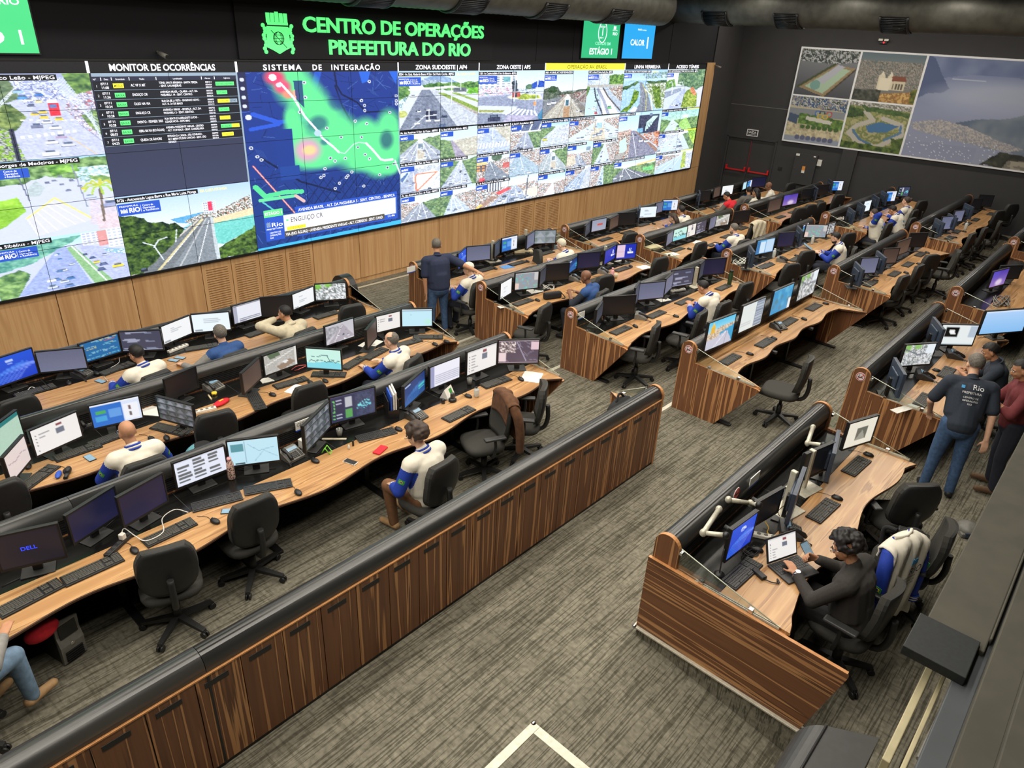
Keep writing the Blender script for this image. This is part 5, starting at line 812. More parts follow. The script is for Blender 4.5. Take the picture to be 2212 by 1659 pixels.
# ------------------------------------------------------------------ consoles
def end_profile(tip=1.18, r5=False):
    P = [(0, 0), (0, .945)]
    for k in range(1, 12): a = PI-PI*k/12; P.append((.112+.112*math.cos(a), .945+.112*math.sin(a)))
    P += [(.224, .945), (.228, .775), (tip-.03, .72), (tip, .705), (tip-.01, .68), (.66, 0)]
    return P
def console(name, label, x0, x1, yb, zt, ends='both', flip=False, front=None, tip=1.18, wood_from=.60, doors=False, sign=True, glass='lr', seams=(), nolegs=False, group=None, flatfront=False, edge_ends=True):
    L = x1-x0; t = thing(name, label, 'desk', (x0, yb, zt), 0, group); S = 1 if flip else -1
    def D(x, d, z): return (x, S*d, z)
    front = front or (lambda x: 1.09+.05*math.cos(2*PI*x/1.45))
    prof = end_profile(tip)
    def endp(xa, xb, face):
        bm = B(); prism(bm, [D(xa, d, z) for d, z in prof], (xb-xa, 0, 0), 0, 1); e = obj('end_panel', bm, ['walnut_upright', 'tan_edge'], t)
        if face and sign:
            s = -1 if face == 'l' else 1; xs = xa-.002 if face == 'l' else xb+.002; n = obj_sign(e, D(xs, .112, .94), s)
        return e
    ea = 'l' in ends or ends == 'both'; eb = 'r' in ends or ends == 'both'
    if ea: endp(0, .04, 'l')
    if eb: endp(L-.04, L, None)
    a, b2 = (.04 if ea else 0), (L-.04 if eb else L)
    # hood: padded half-round with ribs on the crown
    bm = B(); hp = [(.012, .84)]
    for k in range(29):
        an = PI-PI*k/28; r = .100-(.002 if k in (11, 14, 17) else 0); hp.append((.112+r*math.cos(an), .945+r*math.sin(an)))
    hp += [(.212, .915), (.19, .90), (.03, .84)]
    cuts = [a]+[q-x0 for q in seams if x0+.2 < q < x1-.2]+[b2]
    for c0, c1 in zip(cuts, cuts[1:]):
        A = [bm.verts.new(D(c0+.002, d, z)) for d, z in hp]; C2 = [bm.verts.new(D(c1-.002, d, z)) for d, z in hp]; n = len(A)
        bm.faces.new(A); bm.faces.new(C2)
        for k in range(n): f = bm.faces.new((A[k], A[(k+1) % n], C2[(k+1) % n], C2[k])); f.smooth = 0 < k < 29 and k not in (10, 11, 13, 14, 16, 17)
    obj('hood', bm, 'hood_black', t)
    # body behind and under
    bm = B(); abox(bm, a, b2, *sorted((S*.02, S*.06)), .03, .86); abox(bm, a, b2, *sorted((S*.06, S*.2)), .66, .76)
    obj('back_panel', bm, 'walnut_upright' if not doors else 'plastic_black', t)
    bm = B()
    for k in range(6): z = .765+k*.024; abox(bm, a, b2, *sorted((S*.185, S*.2)), z, z+.017)
    abox(bm, a, b2, *sorted((S*.15, S*.186)), .76, .93); obj('slat_rail', bm, 'slat_black', t)
    if wood_from > .24:
        bm = B(); abox(bm, a, b2, *sorted((S*.2, S*(wood_from-.004))), .712, .744)
        n = max(1, int(L/1.45)); 
        for k in range(1, n): abox(bm, a+(b2-a)*k/n-.003, a+(b2-a)*k/n+.003, *sorted((S*.21, S*(wood_from-.01))), .744, .7455, 1)
        obj('cable_tray', bm, ['tray_black', 'plastic_dark'], t)
    # worktop with a wavy front
    N = max(8, int(L/.09)); bm = B()
    def fd(x):
        d = front(x)
        for e, on in ((x-a, ea), (b2-x, eb)):
            if on and e < .16 and not flatfront: d = max(d, d+(tip-d)*(1-e/.16)**.8)
        return d
    T = [[bm.verts.new(D(x, d, z)) for (d, z) in ((wood_from, .745), (fd(x)-.006, .745), (fd(x), .738), (fd(x)-.003, .718), (wood_from, .712))] for x in [a+(b2-a)*i/N for i in range(N+1)]]
    for u, v in zip(T, T[1:]):
        for k in range(5):
            f = bm.faces.new((u[k], u[(k+1) % 5], v[(k+1) % 5], v[k])); f.material_index = 1 if k in (1, 2) else (2 if k in (3,) else 0)
    bm.faces.new(T[0]); bm.faces.new(T[-1]); obj('worktop', bm, ['worktop_wood', 'dark_edge', 'plastic_black'], t)
    bm = B(); abox(bm, a, b2, *sorted((S*.24, S*.28)), .02, .70)
    obj('modesty_panel', bm, 'plastic_black', t)
    if not nolegs:
        n = max(1, round(L/1.45))
        for k in range(n+1):
            x = min(max(a+.08, a+(b2-a)*k/n), b2-.08); bm = B(); abox(bm, x-.03, x+.03, *sorted((S*.45, S*.5)), .03, .71); abox(bm, x-.035, x+.035, *sorted((S*.3, S*.86)), 0, .035, bev=.008); abox(bm, x-.03, x+.03, *sorted((S*.3, S*.8)), .68, .712); obj('leg', bm, 'plastic_black', t)
    # glass end screens
    for sd in glass:
        x = .02 if sd == 'l' else L-.02
        bm = B(); P = [D(x-.004, .232, .985), D(x-.004, tip-.08, .765), D(x-.004, .232, .765)]; prism(bm, P, (.008, 0, 0)); g = obj('glass_screen', bm, 'glass_clear', t)
        bm = B(); tube(bm, [P[0], P[1]], .0045, 5); obj('glass_rim', bm, 'glass_edge', g)
        bm = B(); abox(bm, x-.012, x+.012, *sorted((S*.23, S*(tip-.08))), .745, .765); 
        for d in (.36*tip, .72*tip): abox(bm, x-.018, x+.018, *sorted((S*d, S*(d+.04))), .75, .79, 1, bev=.003)
        abox(bm, x-.02, x+.02, *sorted((S*.225, S*.25)), .93, .955, 1); obj('glass_rail', bm, ['alloy', 'chrome'], g)
    if doors:
        x = b2-.005
        while x > 0.3 and x0+x > -7.6:
            w = .308; s = any(x-w < q-x0 < x for q in seams); bm = B(); abox(bm, x-w, x-.0025, -.0 if S > 0 else 0, .02, .04, .90)
            dr = obj('door', bm, 'walnut_upright', t); bm = B(); h = x-w/2-.02; abox(bm, h-.082, h+.082, -.003, .004, .80, .846, bev=.002); obj('handle', bm, 'plastic_black', dr); x -= w+.005
        bm = B(); abox(bm, a, b2, -.004, .03, .90, .912); obj('top_edge', bm, 'tan_edge', t)
        bm = B(); [abox(bm, q-x0-.008, q-x0+.008, -.004, .03, .02, .90) for q in seams]; obj('joint_strip', bm, 'plastic_black', t)
        bm = B(); abox(bm, a, b2, .01, .05, 0, .04); obj('plinth', bm, 'plastic_black', t)
    return t
def obj_sign(par, p, s):
    """round no-smoking plate facing -x"""
    x, y, z = p; bm = B()
    cyl(bm, (x, y, z), (x+s*.004, y, z), .058, seg=24, smooth=False); pts = [(x+s*.005, y+.048*math.cos(2*PI*k/22), z+.048*math.sin(2*PI*k/22)) for k in range(23)]; tube(bm, pts, .0045, 5, 1)
    tube(bm, [(x+s*.006, y-.033, z+.033), (x+s*.006, y+.033, z-.033)], .0045, 5, 1); tube(bm, [(x+s*.005, y-.03, z-.008), (x+s*.005, y+.03, z-.004)], .006, 5, 2); tube(bm, [(x+s*.005, y+.025, z+.005), (x+s*.005, y+.012, z+.02), (x+s*.005, y+.025, z+.03)], .003, 4, 2)
    return obj('no_smoking_sign', bm, ['white_paint', 'no_red', 'ink'], par)
YB = dict(L1=-2.0, R1=-2.0, a=-2, a2=-2, L2=-3.78, R2=-3.78, b=-3.78, b2=-3.78, L3=-5.72, R3=-5.72, c=-5.72, c2=-5.72, R4=-7.74, d=-7.74, d2=-7.74, R5=-9.76, e=-9.76, e2=-9.76, e3=-9.76, L4=-8.36)
TZ = dict(L1=0, R1=0, a=0, a2=0, L2=.093, R2=.093, b=.093, b2=.093, L3=.186, R3=.186, c=.186, c2=.186, R4=.279, d=.279, d2=.279, R5=.372, e=.372, e2=.372, e3=.372, L4=.279)
ROWP = dict(L1='closest long desk to video wall', L2='second long desk from video wall', L3='third long desk from video wall', L4='drawer-fronted counter',
    R1='first aisle desk from video wall', R2='second aisle desk from video wall', R3='third aisle desk from video wall', R4='aisle desk with no black tray', R5='raised desk beside the ramp',
    a='first mid-room desk from video wall', b='second mid-room desk from video wall', c='third mid-room desk from video wall', d='fourth mid-room desk from video wall', e='fifth mid-room desk from video wall',
    a2='mural-side desk by the fire door', b2='second mural-side desk from fire door', c2='third mural-side desk from fire door', d2='fourth mural-side desk from fire door', e2='fifth mural-side desk from fire door', e3='sixth mural-side desk from fire door')
DT = {k: TZ[k]+.745 for k in TZ}
CONS = dict(L1=(-9, .42), L2=(-9, .38), L3=(-9, .44), R1=(1.9, 5.95), R2=(1.9, 5.95), R3=(1.9, 6.08), R4=(1.93, 6.12), a=(6.43, 10.75), b=(6.82, 11.05), c=(7.02, 11.42), d=(7.34, 11.67), a2=(11.35, 16.5), b2=(11.86, 17.16), c2=(12.39, 17.83), d2=(12.73, 18.13), e=(2.65, 6.33), e2=(7.48, 11.9), e3=(12.67, 16.5))
for k, (x0, x1) in CONS.items():
    lr = k[0] == 'L'
    lab_ = {'L': 'black-hooded walnut desk, open-ended, the ', 'R': 'black-hooded walnut desk, the '}.get(k[0], 'black-hooded walnut desk, the ')+ROWP[k]
    kw = dict(ends='r' if lr else 'both', glass='r' if lr else ('lr' if k in ('R4', 'R3', 'R2', 'R1', 'e') else 'l'), seams=(-5.1,), group='control-room desks')
    if k == 'R4': kw.update(front=lambda x: .76+.035*math.cos(2*PI*x/1.03), wood_from=.205)
    console('console_desk', lab_, x0, x1, YB[k], TZ[k], **kw)
L4 = console('console_counter', 'walnut counter with row of black-slotted doors and black padded hood beside ramp', -9.5, .46, -8.36, .279, ends='r', flip=True, nolegs=True, front=lambda x: .40, tip=.72, wood_from=.24, doors=True, glass='r', seams=(-5.13,))
R5 = console('console_desk', 'raised walnut desk beside the ramp with horizontal-grain end board', -2.0, 1.36, -9.76, .372, ends='both', sign=False, glass='lr', group='control-room desks', seams=())
bm = B(); prism(bm, [(-.03, .02, 0), (-.03, .02, .78), (-.03, -.22, .775), (-.03, -1.15, .745), (-.03, -1.62, .74), (-.03, -1.63, .70), (-.03, -1.45, 0)], (.03, 0, 0), 0, 1); obj('end_board', bm, ['walnut_level', 'tan_edge'], R5)
# black rolled end cover past the first long desk
t = thing('roll_end_cover', 'black domed cover standing past the hood end of the closest long desk', 'cover', (.46, -1.86, .0)); bm = B(); prism(bm, [(0, .26*math.cos(PI*k/16), .72+.3*math.sin(PI*k/16)) for k in range(17)]+[(0, -.26, 0), (0, .26, 0)], (.2, 0, 0)); obj('body', bm, 'plastic_black', t)

# ------------------------------------------------------------------ office chair
def chair_proto(arms=True):
    t = thing('office_chair', 'x', 'chair', (0, 0, -50))
    bm = B(); n = 20
    for z, k in ((.43, .93), (.455, 1.0), (.50, .98), (.515, .86)):
        pass
    rings = []
    for z, k in ((.425, .80), (.435, .97), (.47, 1.0), (.50, .97), (.512, .82)):
        rings.append([bm.verts.new((.25*k*math.copysign(abs(math.cos(2*PI*i/n))**.6, math.cos(2*PI*i/n)), .03+.245*k*math.copysign(abs(math.sin(2*PI*i/n))**.6, math.sin(2*PI*i/n)), z)) for i in range(n)])
    for a, b2 in zip(rings, rings[1:]):
        for i in range(n): f = bm.faces.new((a[i], a[(i+1) % n], b2[(i+1) % n], b2[i])); f.smooth = True
    bm.faces.new(rings[0][::-1]); bm.faces.new(rings[-1]); obj('seat', bm, 'chair_fabric', t)
    # backrest: curved pad, fabric in front, plastic shell behind
    def pad(off, th, k0):
        bm = B(); W = 10; H = 12; fr = []; bk = []
        for j in range(H+1):
            v = j/H; z = .54+.50*v; wd = (.17+.075*math.sin(PI*min(1, v*1.15+.12))**.8)*k0 if v < .8 else (.17+.075*math.sin(PI*min(1, .92+.12))**.8)*k0
            wd = k0*(.215+.02*math.sin(PI*v)-.05*max(0, (v-.75)/.25)**2-.045*max(0, (.25-v)/.25)**2)
            yc = -.20-.05*v-.05*math.sin(PI*v)*.4
            R1_ = []; R2_ = []
            for i in range(W+1):
                u = -1+2*i/W; cu = .035*u*u; zz = z-.02*abs(u)**3*(1 if v > .5 else -1)
                R1_.append(bm.verts.new((u*wd, yc+cu+off+th, zz))); R2_.append(bm.verts.new((u*wd*.97, yc+cu+off, zz)))
            fr.append(R1_); bk.append(R2_)
        for G, s in ((fr, 1), (bk, -1)):
            for j in range(H):
                for i in range(W): f = bm.faces.new((G[j][i], G[j][i+1], G[j+1][i+1], G[j+1][i])[::s]); f.smooth = True
        ring = lambda G: G[0]+[G[j][W] for j in range(1, H+1)]+G[H][-2::-1]+[G[j][0] for j in range(H-1, 0, -1)]
        a, b2 = ring(fr), ring(bk)
        for i in range(len(a)): bm.faces.new((a[i], a[(i+1) % len(a)], b2[(i+1) % len(a)], b2[i]))
        return bm
    obj('backrest', pad(0, .045, 1), 'chair_fabric', t); obj('back_shell', pad(-.022, .022, .96), 'chair_plastic', t)
    bm = B(); tube(bm, curve([(0, -.05, .40), (0, -.24, .42), (0, -.30, .55), (0, -.29, .75)], 5), .028, 8); abox(bm, -.11, .11, -.12, .12, .39, .425); obj('back_support', bm, 'chair_plastic', t)
    bm = B(); cyl(bm, (0, 0, .10), (0, 0, .27), .036); cyl(bm, (0, 0, .27), (0, 0, .40), .022, mi=1); obj('gas_column', bm, ['chair_plastic', 'plastic_black'], t)
    for k in range(5):
        a = 2*PI*k/5+.3; d = Vector((math.cos(a), math.sin(a), 0)); sdv = Vector((-d.y, d.x, 0)); bm = B()
        P0, P1 = Vector((0, 0, .115)), d*.30+Vector((0, 0, .075))
        pr = [P0+sdv*.03+Vector((0, 0, .02)), P0-sdv*.03+Vector((0, 0, .02)), P0-sdv*.03-Vector((0, 0, .025)), P0+sdv*.03-Vector((0, 0, .025))]; q = [P1+sdv*.02+Vector((0, 0, .012)), P1-sdv*.02+Vector((0, 0, .012)), P1-sdv*.02-Vector((0, 0, .015)), P1+sdv*.02-Vector((0, 0, .015))]
        va = [bm.verts.new(p) for p in pr]; vb = [bm.verts.new(p) for p in q]; bm.faces.new(va[::-1]); bm.faces.new(vb)
        for i in range(4): bm.faces.new((va[i], va[(i+1) % 4], vb[(i+1) % 4], vb[i]))
        lg = obj('base_leg', bm, 'chair_plastic', t); bm = B(); c = d*.295
        for s in (-.016, .016): cyl(bm, c+sdv*(s-.009)+Vector((0, 0, .03)), c+sdv*(s+.009)+Vector((0, 0, .03)), .03, seg=12)
        cyl(bm, c+Vector((0, 0, .03)), c+Vector((0, 0, .075)), .012); obj('caster', bm, 'plastic_black', lg)
    if arms:
        for s in (-1, 1):
            bm = B(); tube(bm, curve([(s*.12, 0, .41), (s*.27, 0, .42), (s*.285, -.02, .56), (s*.285, -.01, .66)], 5), .017, 7); abox(bm, s*.285-.04, s*.285+.04, -.14, .12, .66, .69, 1, bev=.012); obj('armrest', bm, ['chair_plastic', 'plastic_dark'], t)
    return t
PR_CHAIR = {True: chair_proto(True), False: chair_proto(False)}
PROTO = [PR_CHAIR[True], PR_CHAIR[False]]
index_kids()
CHAIRS = []
def chair(row, x, y, rz, look, arms=True):
    c = copy_tree(PR_CHAIR[arms]); c.location = (x, y, TZ[row] if row not in ('L4',) else .279); c.rotation_euler = (0, 0, rz)
    reg(c, 'chair', row, x, look, 'chair', 'black office chairs'); CHAIRS.append(c); return c
def chair_px(row, f, u, v, rz=0, look='empty black office chair', arms=True, zb=.8):
    """u,v: pixel at the middle of its backrest"""
    p = at(*px(f, u, v), z=TZ[row]+zb); b = Matrix.Rotation(rz, 3, 'Z') @ Vector((0, -.25, 0)); return chair(row, p.x-b.x, min(p.y-b.y, YB[row]-.95), rz, look, arms)
# ------------------------------------------------------------------ monitors
SEEN = {}
LOOKS = dict(win='monitor with bright blue wallpaper', win2='monitor with dark blue wallpaper', grey='monitor with plain grey-violet screen', bluetext='monitor full of text on blue', code='monitor with dark code lines', doc='monitor with pale document', white='monitor with bright white page', list='monitor with grey list', off='switched-off black monitor', aerial='monitor with bright aerial map', teal='monitor with pale green-teal page', pink='monitor with pinkish screen', mail='monitor with mail page', site='monitor with blue city web page', cctv='monitor with dark camera grid', brown='monitor with dark brown screen', street='monitor with street camera view', coast='monitor with pale teal coastline map', road='monitor with pale road camera', cyan='monitor with pale cyan map', dell='monitor with blue logo on black', navy='monitor with dark navy screen', cards='monitor with rows of grey cards', mapdoc='monitor with light blue map', dash='monitor with dark dashboard and map', table='monitor with white table', pinkmap='monitor with pinkish dark street map', dark='monitor with dark grey screen', quad='monitor with four camera views', greymap='monitor with grey road map', rio='monitor with deep blue city wallpaper', rio2='monitor with blue-pink wallpaper', photo='large monitor with seaside town photo', form='large monitor with pale form', bluemap='large monitor with blue map', sat='monitor with aerial map', redtext='monitor with red wordmark on grey', purple='monitor with purple screen', frame='tilted monitor showing a framed picture', split='wide monitor with split blue windows', bw='monitor with black and white pattern', bwlogo='monitor with black logo box', blank='wide curved pale-blue monitor', back='monitor turned away, blue-grey back')
def monitor(row, P0, P1, h, kind, seed, arm=False, hb=.12, tilt=0):
    """P0,P1: lower corners of the lit area"""
    P0, P1 = Vector(P0), Vector(P1); mid = (P0+P1)/2; d = P1-P0; w_ = d.length; rz = math.atan2(d.y, d.x); zd = DT[row]
    t = empty('monitor', (mid.x, mid.y, zd), rz); bz = .014
    bm = B(); abox(bm, -w_/2-bz, w_/2+bz, .004, .034, hb-bz-.006, hb+h+bz, 0, bev=.004)
    abox(bm, -w_*.3, w_*.3, .034, .06, hb+h*.15, hb+h*.8, 0, bev=.01)
    for q in ((-w_/2-bz, -w_/2, hb-bz-.006, hb+h+bz), (w_/2, w_/2+bz, hb-bz-.006, hb+h+bz), (-w_/2, w_/2, hb-bz-.006, hb), (-w_/2, w_/2, hb+h, hb+h+bz)): abox(bm, q[0], q[1], -.004, .006, q[2], q[3])
    obj('housing', bm, 'plastic_black' if kind != 'back' else 'monitor_back', t)
    k = 'off' if kind == 'back' else kind; near = (mid-CAMP).length; n = 56 if near < 8 else (40 if near < 12 else 28)
    picture('screen', scr(k, n, max(10, int(n*h/w_)), seed), w_, h, 'lit_screen', t, Matrix.Translation((0, .001, hb)))
    if kind == 'dell': text('DELL', .05, V(-.06, -.002, hb+h*.45), 'led_blue', t, bold=.002)
    if k == 'rio2' or k == 'rio': text('RIO', .05, V(.03, -.002, hb+h*.36), 'glow_white', t, bold=.002)
    if kind == 'win' and near < 9: text('11:46', .04, V(-.045, -.002, hb+h*.72), 'glow_white', t)
    if arm:
        bm = B(); abox(bm, -.05, .05, .06, .075, hb+h*.35, hb+h*.65); cyl(bm, (0, .07, hb+h*.5), (0, .16, hb+h*.5), .02); obj('mount_arm', bm, 'plastic_dark', t)
    else:
        bm = B(); abox(bm, -.035, .035, .05, .085, .01, hb+h*.45, bev=.006); obj('stand_neck', bm, 'plastic_black', t)
        bm = B(); abox(bm, -.12, .12, -.02, .16, 0, .012, bev=.005); obj('stand_base', bm, 'plastic_dark', t)
        rn = random.Random(seed*7+int(mid.x*10)); bm = B(); tube(bm, curve([(0, .05, hb+.05), (rn.uniform(-.04, .04), .12, .03), (rn.uniform(-.2, .2), .1+rn.uniform(-.08, .05), .006), (rn.uniform(-.3, .3), rn.uniform(-.05, .12), .006)], 5), .0035, 5); obj('cable', bm, 'plastic_black', t)
    reg(t, 'monitor', row, mid.x, LOOKS[kind], 'monitor', 'desk monitors'); return t
mat('monitor_back', (58, 68, 84), .32)
# ------------------------------------------------------------------ keyboard, mouse, phone
def kb_proto(m='plastic_black', km='key_grey'):
    t = thing('keyboard', 'x', 'keyboard', (0, 0, -50)); bm = B(); abox(bm, -.222, .222, -.075, .075, 0, .016, bev=.005); obj('case', bm, m, t)
    bm = B()
    for r in range(6):
        y = .056-r*.0205-(.004 if r else 0)
        for x0, x1, n in ((-.21, .075, 14), (.088, .142, 3), (.153, .212, 3)):
            if r == 5 and x0 < 0:
                for q0, q1 in ((-.21, -.125), (-.12, .0), (.005, .075)): abox(bm, q0+.002, q1-.002, y-.0085, y+.0085, .015, .0215)
                continue
            if x0 == .088 and r in (3,): continue
            for i in range(n): u = x0+(x1-x0)*i/n; abox(bm, u+.001, u+(x1-x0)/n-.0015, y-.0085, y+.0085, .015, .0215)
    obj('keys', bm, km, t); return t
PR_KB = [kb_proto(), kb_proto('plastic_dark', 'plastic_dark')]
def mouse_proto():
    t = thing('mouse', 'x', 'mouse', (0, 0, -50)); bm = B(); ell(bm, (0, 0, .012), (.032, .056, .026)); bmesh.ops.bisect_plane(bm, geom=bm.verts[:]+bm.edges[:]+bm.faces[:], plane_co=(0, 0, .001), plane_no=(0, 0, -1), clear_outer=True); obj('shell', bm, 'plastic_black', t)
    bm = B(); cyl(bm, (-.005, .03, .032), (.005, .03, .032), .009, seg=10); obj('wheel', bm, 'plastic_dark', t)
    bm = B(); tube(bm, curve([(0, .055, .008), (.01, .12, .004), (-.03, .2, .004)], 5), .0022, 5); obj('cable', bm, 'plastic_black', t); return t
PR_MOUSE = mouse_proto()
def phone_proto(grey=False):
    m = 'plastic_grey' if grey else 'plastic_dark'; t = thing('desk_phone', 'x', 'phone', (0, 0, -50))
    bm = B(); prism(bm, [(-.10, -.10, 0), (-.10, .10, 0), (-.10, .10, .075), (-.10, .06, .085), (-.10, -.10, .022)], (.2, 0, 0)); obj('base', bm, m, t)
    sl = math.atan2(.063, .16); M = Matrix.Translation((0, -.10, .0235)) @ Matrix.Rotation(sl, 4, 'X')
    bm = B()
    for i in range(3):
        for j in range(4): abox(bm, -.02+i*.026, -.001+i*.026, .02+j*.021, .034+j*.021, 0, .006, M=M)
    for j in range(5): abox(bm, .066, .088, .02+j*.018, .03+j*.018, 0, .004, M=M)
    obj('keypad', bm, 'plastic_grey' if not grey else 'plastic_dark', t)
    bm = B(); abox(bm, -.03, .085, .115, .155, 0, .006, M=M); obj('display', bm, 'phone_lcd', t)
    bm = B(); tube(bm, [M @ Vector((-.07, y, z)) for y, z in ((-.005, .022), (.02, .034), (.08, .042), (.14, .034), (.165, .022))], [.018, .022, .016, .022, .018], 9); hs = obj('handset', bm, 'plastic_black', t)
    bm = B(); pts = []
    for k in range(61): a = k*.9; q = k/60; pts.append((-.08-.05*math.sin(q*PI)+.008*math.cos(a), -.10-.06*q+.12*q*q-.06*math.sin(q*PI), .012+.008*math.sin(a)))
    tube(bm, pts, .0025, 4); obj('coil_cord', bm, 'plastic_black', t); return t
mat('phone_lcd', (120, 150, 170), .3, emit=.25)
PR_PHONE = {False: phone_proto(), True: phone_proto(True)}
PROTO += PR_KB+[PR_MOUSE]+list(PR_PHONE.values())
index_kids()
def put(proto, kind, row, x, y, rz, look, cat, group, z=None):
    c = copy_tree(proto); c.location = (x, y, DT[row] if z is None else z); c.rotation_euler = (0, 0, rz); reg(c, kind, row, x, look, cat, group); return c
# ------------------------------------------------------------------ what stands on the desks (pixel corners: TL TR BL BR of each lit screen)
MON = '''L1 A -95 665 198 612 -75 850 228 748 win
L1 A 192 592 488 575 225 722 520 693 grey
L1 A 500 575 745 510 535 695 775 620 bluetext
L1 A 752 497 1010 478 783 612 1040 600 code
L1 A 1015 455 1195 385 1042 567 1220 493 doc
L1 A 1218 378 1455 362 1235 490 1470 470 white
L1 A 1495 335 1675 290 1515 448 1690 395 list
L1 A 1675 283 1875 265 1695 395 1885 378 off
L1 B 80 410 222 350 95 500 228 445 doc
L1 B 232 340 425 327 238 440 430 428 aerial
L2 A -60 1060 100 960 -40 1290 130 1155 teal
L2 A 5 1325 145 1160 75 1470 200 1320 pink
L2 A 190 1140 485 1020 240 1300 530 1170 mail
L2 A 575 980 890 915 610 1120 920 1050 site
L2 A 1015 918 1245 980 1035 1055 1260 1115 cctv
L2 A 1055 825 1265 715 1090 935 1280 850 off
L2 A 1545 770 1675 670 1580 895 1690 790 brown
L2 A 1690 655 1895 590 1715 780 1920 705 street
L2 A 1980 605 2205 620 1985 730 2205 745 coast
L2 B 300 615 485 562 312 735 490 675 road
L2 B 570 650 635 560 580 755 640 680 brown
L2 B 632 555 785 512 640 652 790 615 mail
L2 B 800 505 995 500 805 612 995 608 cyan
L3 C -5 305 350 235 15 497 385 410 dell
L3 C 400 190 688 0 440 335 705 160 navy
L3 C 700 90 970 -85 735 232 985 85 navy
L3 A 1130 1345 1450 1245 1150 1505 1465 1385 cards
L3 A 1470 1210 1795 1175 1490 1365 1805 1325 mapdoc
L3 B 175 1270 330 1095 185 1420 340 1255 cctv
L3 B 335 1080 620 1005 350 1240 630 1165 dash
L3 B 812 1010 945 890 820 1140 950 1020 win2
L3 B 975 880 1165 810 985 1015 1172 940 table
L3 B 1220 785 1405 715 1222 930 1408 860 mail
L3 B 1420 708 1680 700 1422 850 1678 845 pinkmap
R1 P 805 385 910 305 830 560 920 480 win
R1 P 925 295 1200 280 930 465 1205 440 grey
R1 P 1250 270 1310 205 1255 420 1315 360 dark
R1 P 1325 190 1510 155 1330 350 1510 305 site
R1 P 1640 175 1725 100 1645 320 1735 255 grey
R1 P 1735 105 1985 95 1738 255 1985 245 quad
R2 P 1315 740 1455 660 1330 920 1460 840 doc
R2 P 1500 615 1770 590 1505 810 1775 780 greymap
R2 P 1790 600 1870 510 1800 760 1880 680 dark
R2 P 1875 515 2135 490 1880 690 2140 665 off
R2 D 305 860 395 820 310 970 400 910 win2
R2 D 390 800 578 780 392 925 578 905 navy
R2 D 618 770 718 725 622 890 720 830 rio
R2 D 725 720 895 710 725 845 890 830 rio2
R3 D 548 1300 610 1195 550 1410 610 1320 dark
R3 D 612 1180 880 1160 608 1325 878 1305 off
R3 D 880 1090 925 1050 880 1260 915 1200 dark
R3 D 925 1060 1145 1040 910 1198 1135 1175 grey
R3 D 1150 1020 1215 960 1145 1155 1210 1090 grey
R3 D 1215 950 1390 920 1200 1085 1385 1055 code
R3 D 1465 880 1510 855 1450 1010 1480 980 dark
R3 D 1505 850 1675 835 1480 980 1660 965 navy
R4 G 1085 435 1262 362 1070 612 1240 540 photo
R4 G 1330 325 1462 262 1298 497 1440 430 form
R4 G 1508 225 1628 165 1487 380 1612 320 bluemap
R4 G 1682 130 1785 70 1660 285 1770 225 sat
R5 F 510 800 662 670 497 960 640 850 win
R5 F 645 650 808 530 655 760 790 680 off
R5 F 945 360 1105 280 925 500 1080 430 off
R5 F 1215 180 1380 125 1170 320 1330 270 frame
a D 460 560 515 510 455 650 505 600 dark
a D 515 510 642 488 512 607 635 580 redtext
a D 665 495 745 460 668 590 742 550 brown
a D 745 445 890 440 740 545 885 535 off
a D 930 395 1075 385 930 485 1070 475 white
a D 1045 360 1125 345 1070 445 1120 430 grey
a D 1120 330 1260 330 1125 420 1255 415 site
a2 D 1400 255 1520 245 1405 335 1515 325 off
a2 D 1580 225 1635 215 1570 310 1625 290 brown
a2 D 1645 210 1735 200 1640 290 1735 275 doc
a2 D 1790 185 1825 170 1785 235 1820 220 cyan
a2 D 1840 160 1885 150 1835 225 1880 210 site
a2 D 1895 140 2010 125 1885 215 2005 205 navy
b D 1170 630 1230 590 1160 730 1215 690 grey
b D 1230 590 1345 560 1218 690 1335 655 coast
b D 1350 555 1430 530 1335 655 1410 630 mail
b D 1430 530 1515 500 1415 630 1500 595 code
b D 1540 490 1600 465 1530 590 1585 560 grey
b D 1600 470 1715 450 1585 560 1700 540 street
b D 1750 430 1880 425 1745 530 1875 515 off
b2 E 45 335 160 300 20 430 145 395 brown
b2 E 165 290 285 262 150 375 280 350 purple
b2 E 320 235 425 225 315 315 420 300 off
b2 E 440 200 545 195 435 275 540 265 off
b2 E 580 165 667 160 575 240 655 240 site
c D 1900 690 2110 655 1935 805 2085 775 split
c E 120 605 250 598 110 720 240 710 navy
c E 270 540 360 520 330 620 350 610 site
c E 360 540 537 535 340 638 520 640 greymap
c E 530 535 605 505 520 620 590 600 bw
c2 E 830 330 910 330 835 425 895 410 white
c2 E 1035 255 1125 245 1025 335 1110 330 site
c2 E 1150 220 1240 205 1140 290 1215 290 dash
d E 780 820 960 815 810 945 935 940 grey
d E 980 740 1130 735 1010 860 1100 855 brown
d E 1095 680 1240 650 1110 800 1220 760 brown
d E 1240 610 1380 605 1220 720 1360 715 off
d2 E 1480 470 1610 460 1490 575 1600 565 grey
d2 E 1590 420 1690 410 1600 510 1680 500 grey
d2 E 1760 320 1840 310 1765 400 1830 395 off
d2 E 1840 290 1930 280 1830 370 1910 375 off
e Q 570 130 758 108 548 243 720 230 sat
e Q 785 5 998 8 760 118 965 122 bwlogo
e E 1890 1275 2260 1310 1825 1465 2212 1550 blank
e2 E 1945 935 2080 905 1910 1070 2040 1035 purple
e2 E 1990 890 2170 880 1985 990 2160 985 off'''
WIDE = {'photo': (.60, .345), 'form': (.60, .345), 'bluemap': (.60, .345), 'sat': (.56, .33)}
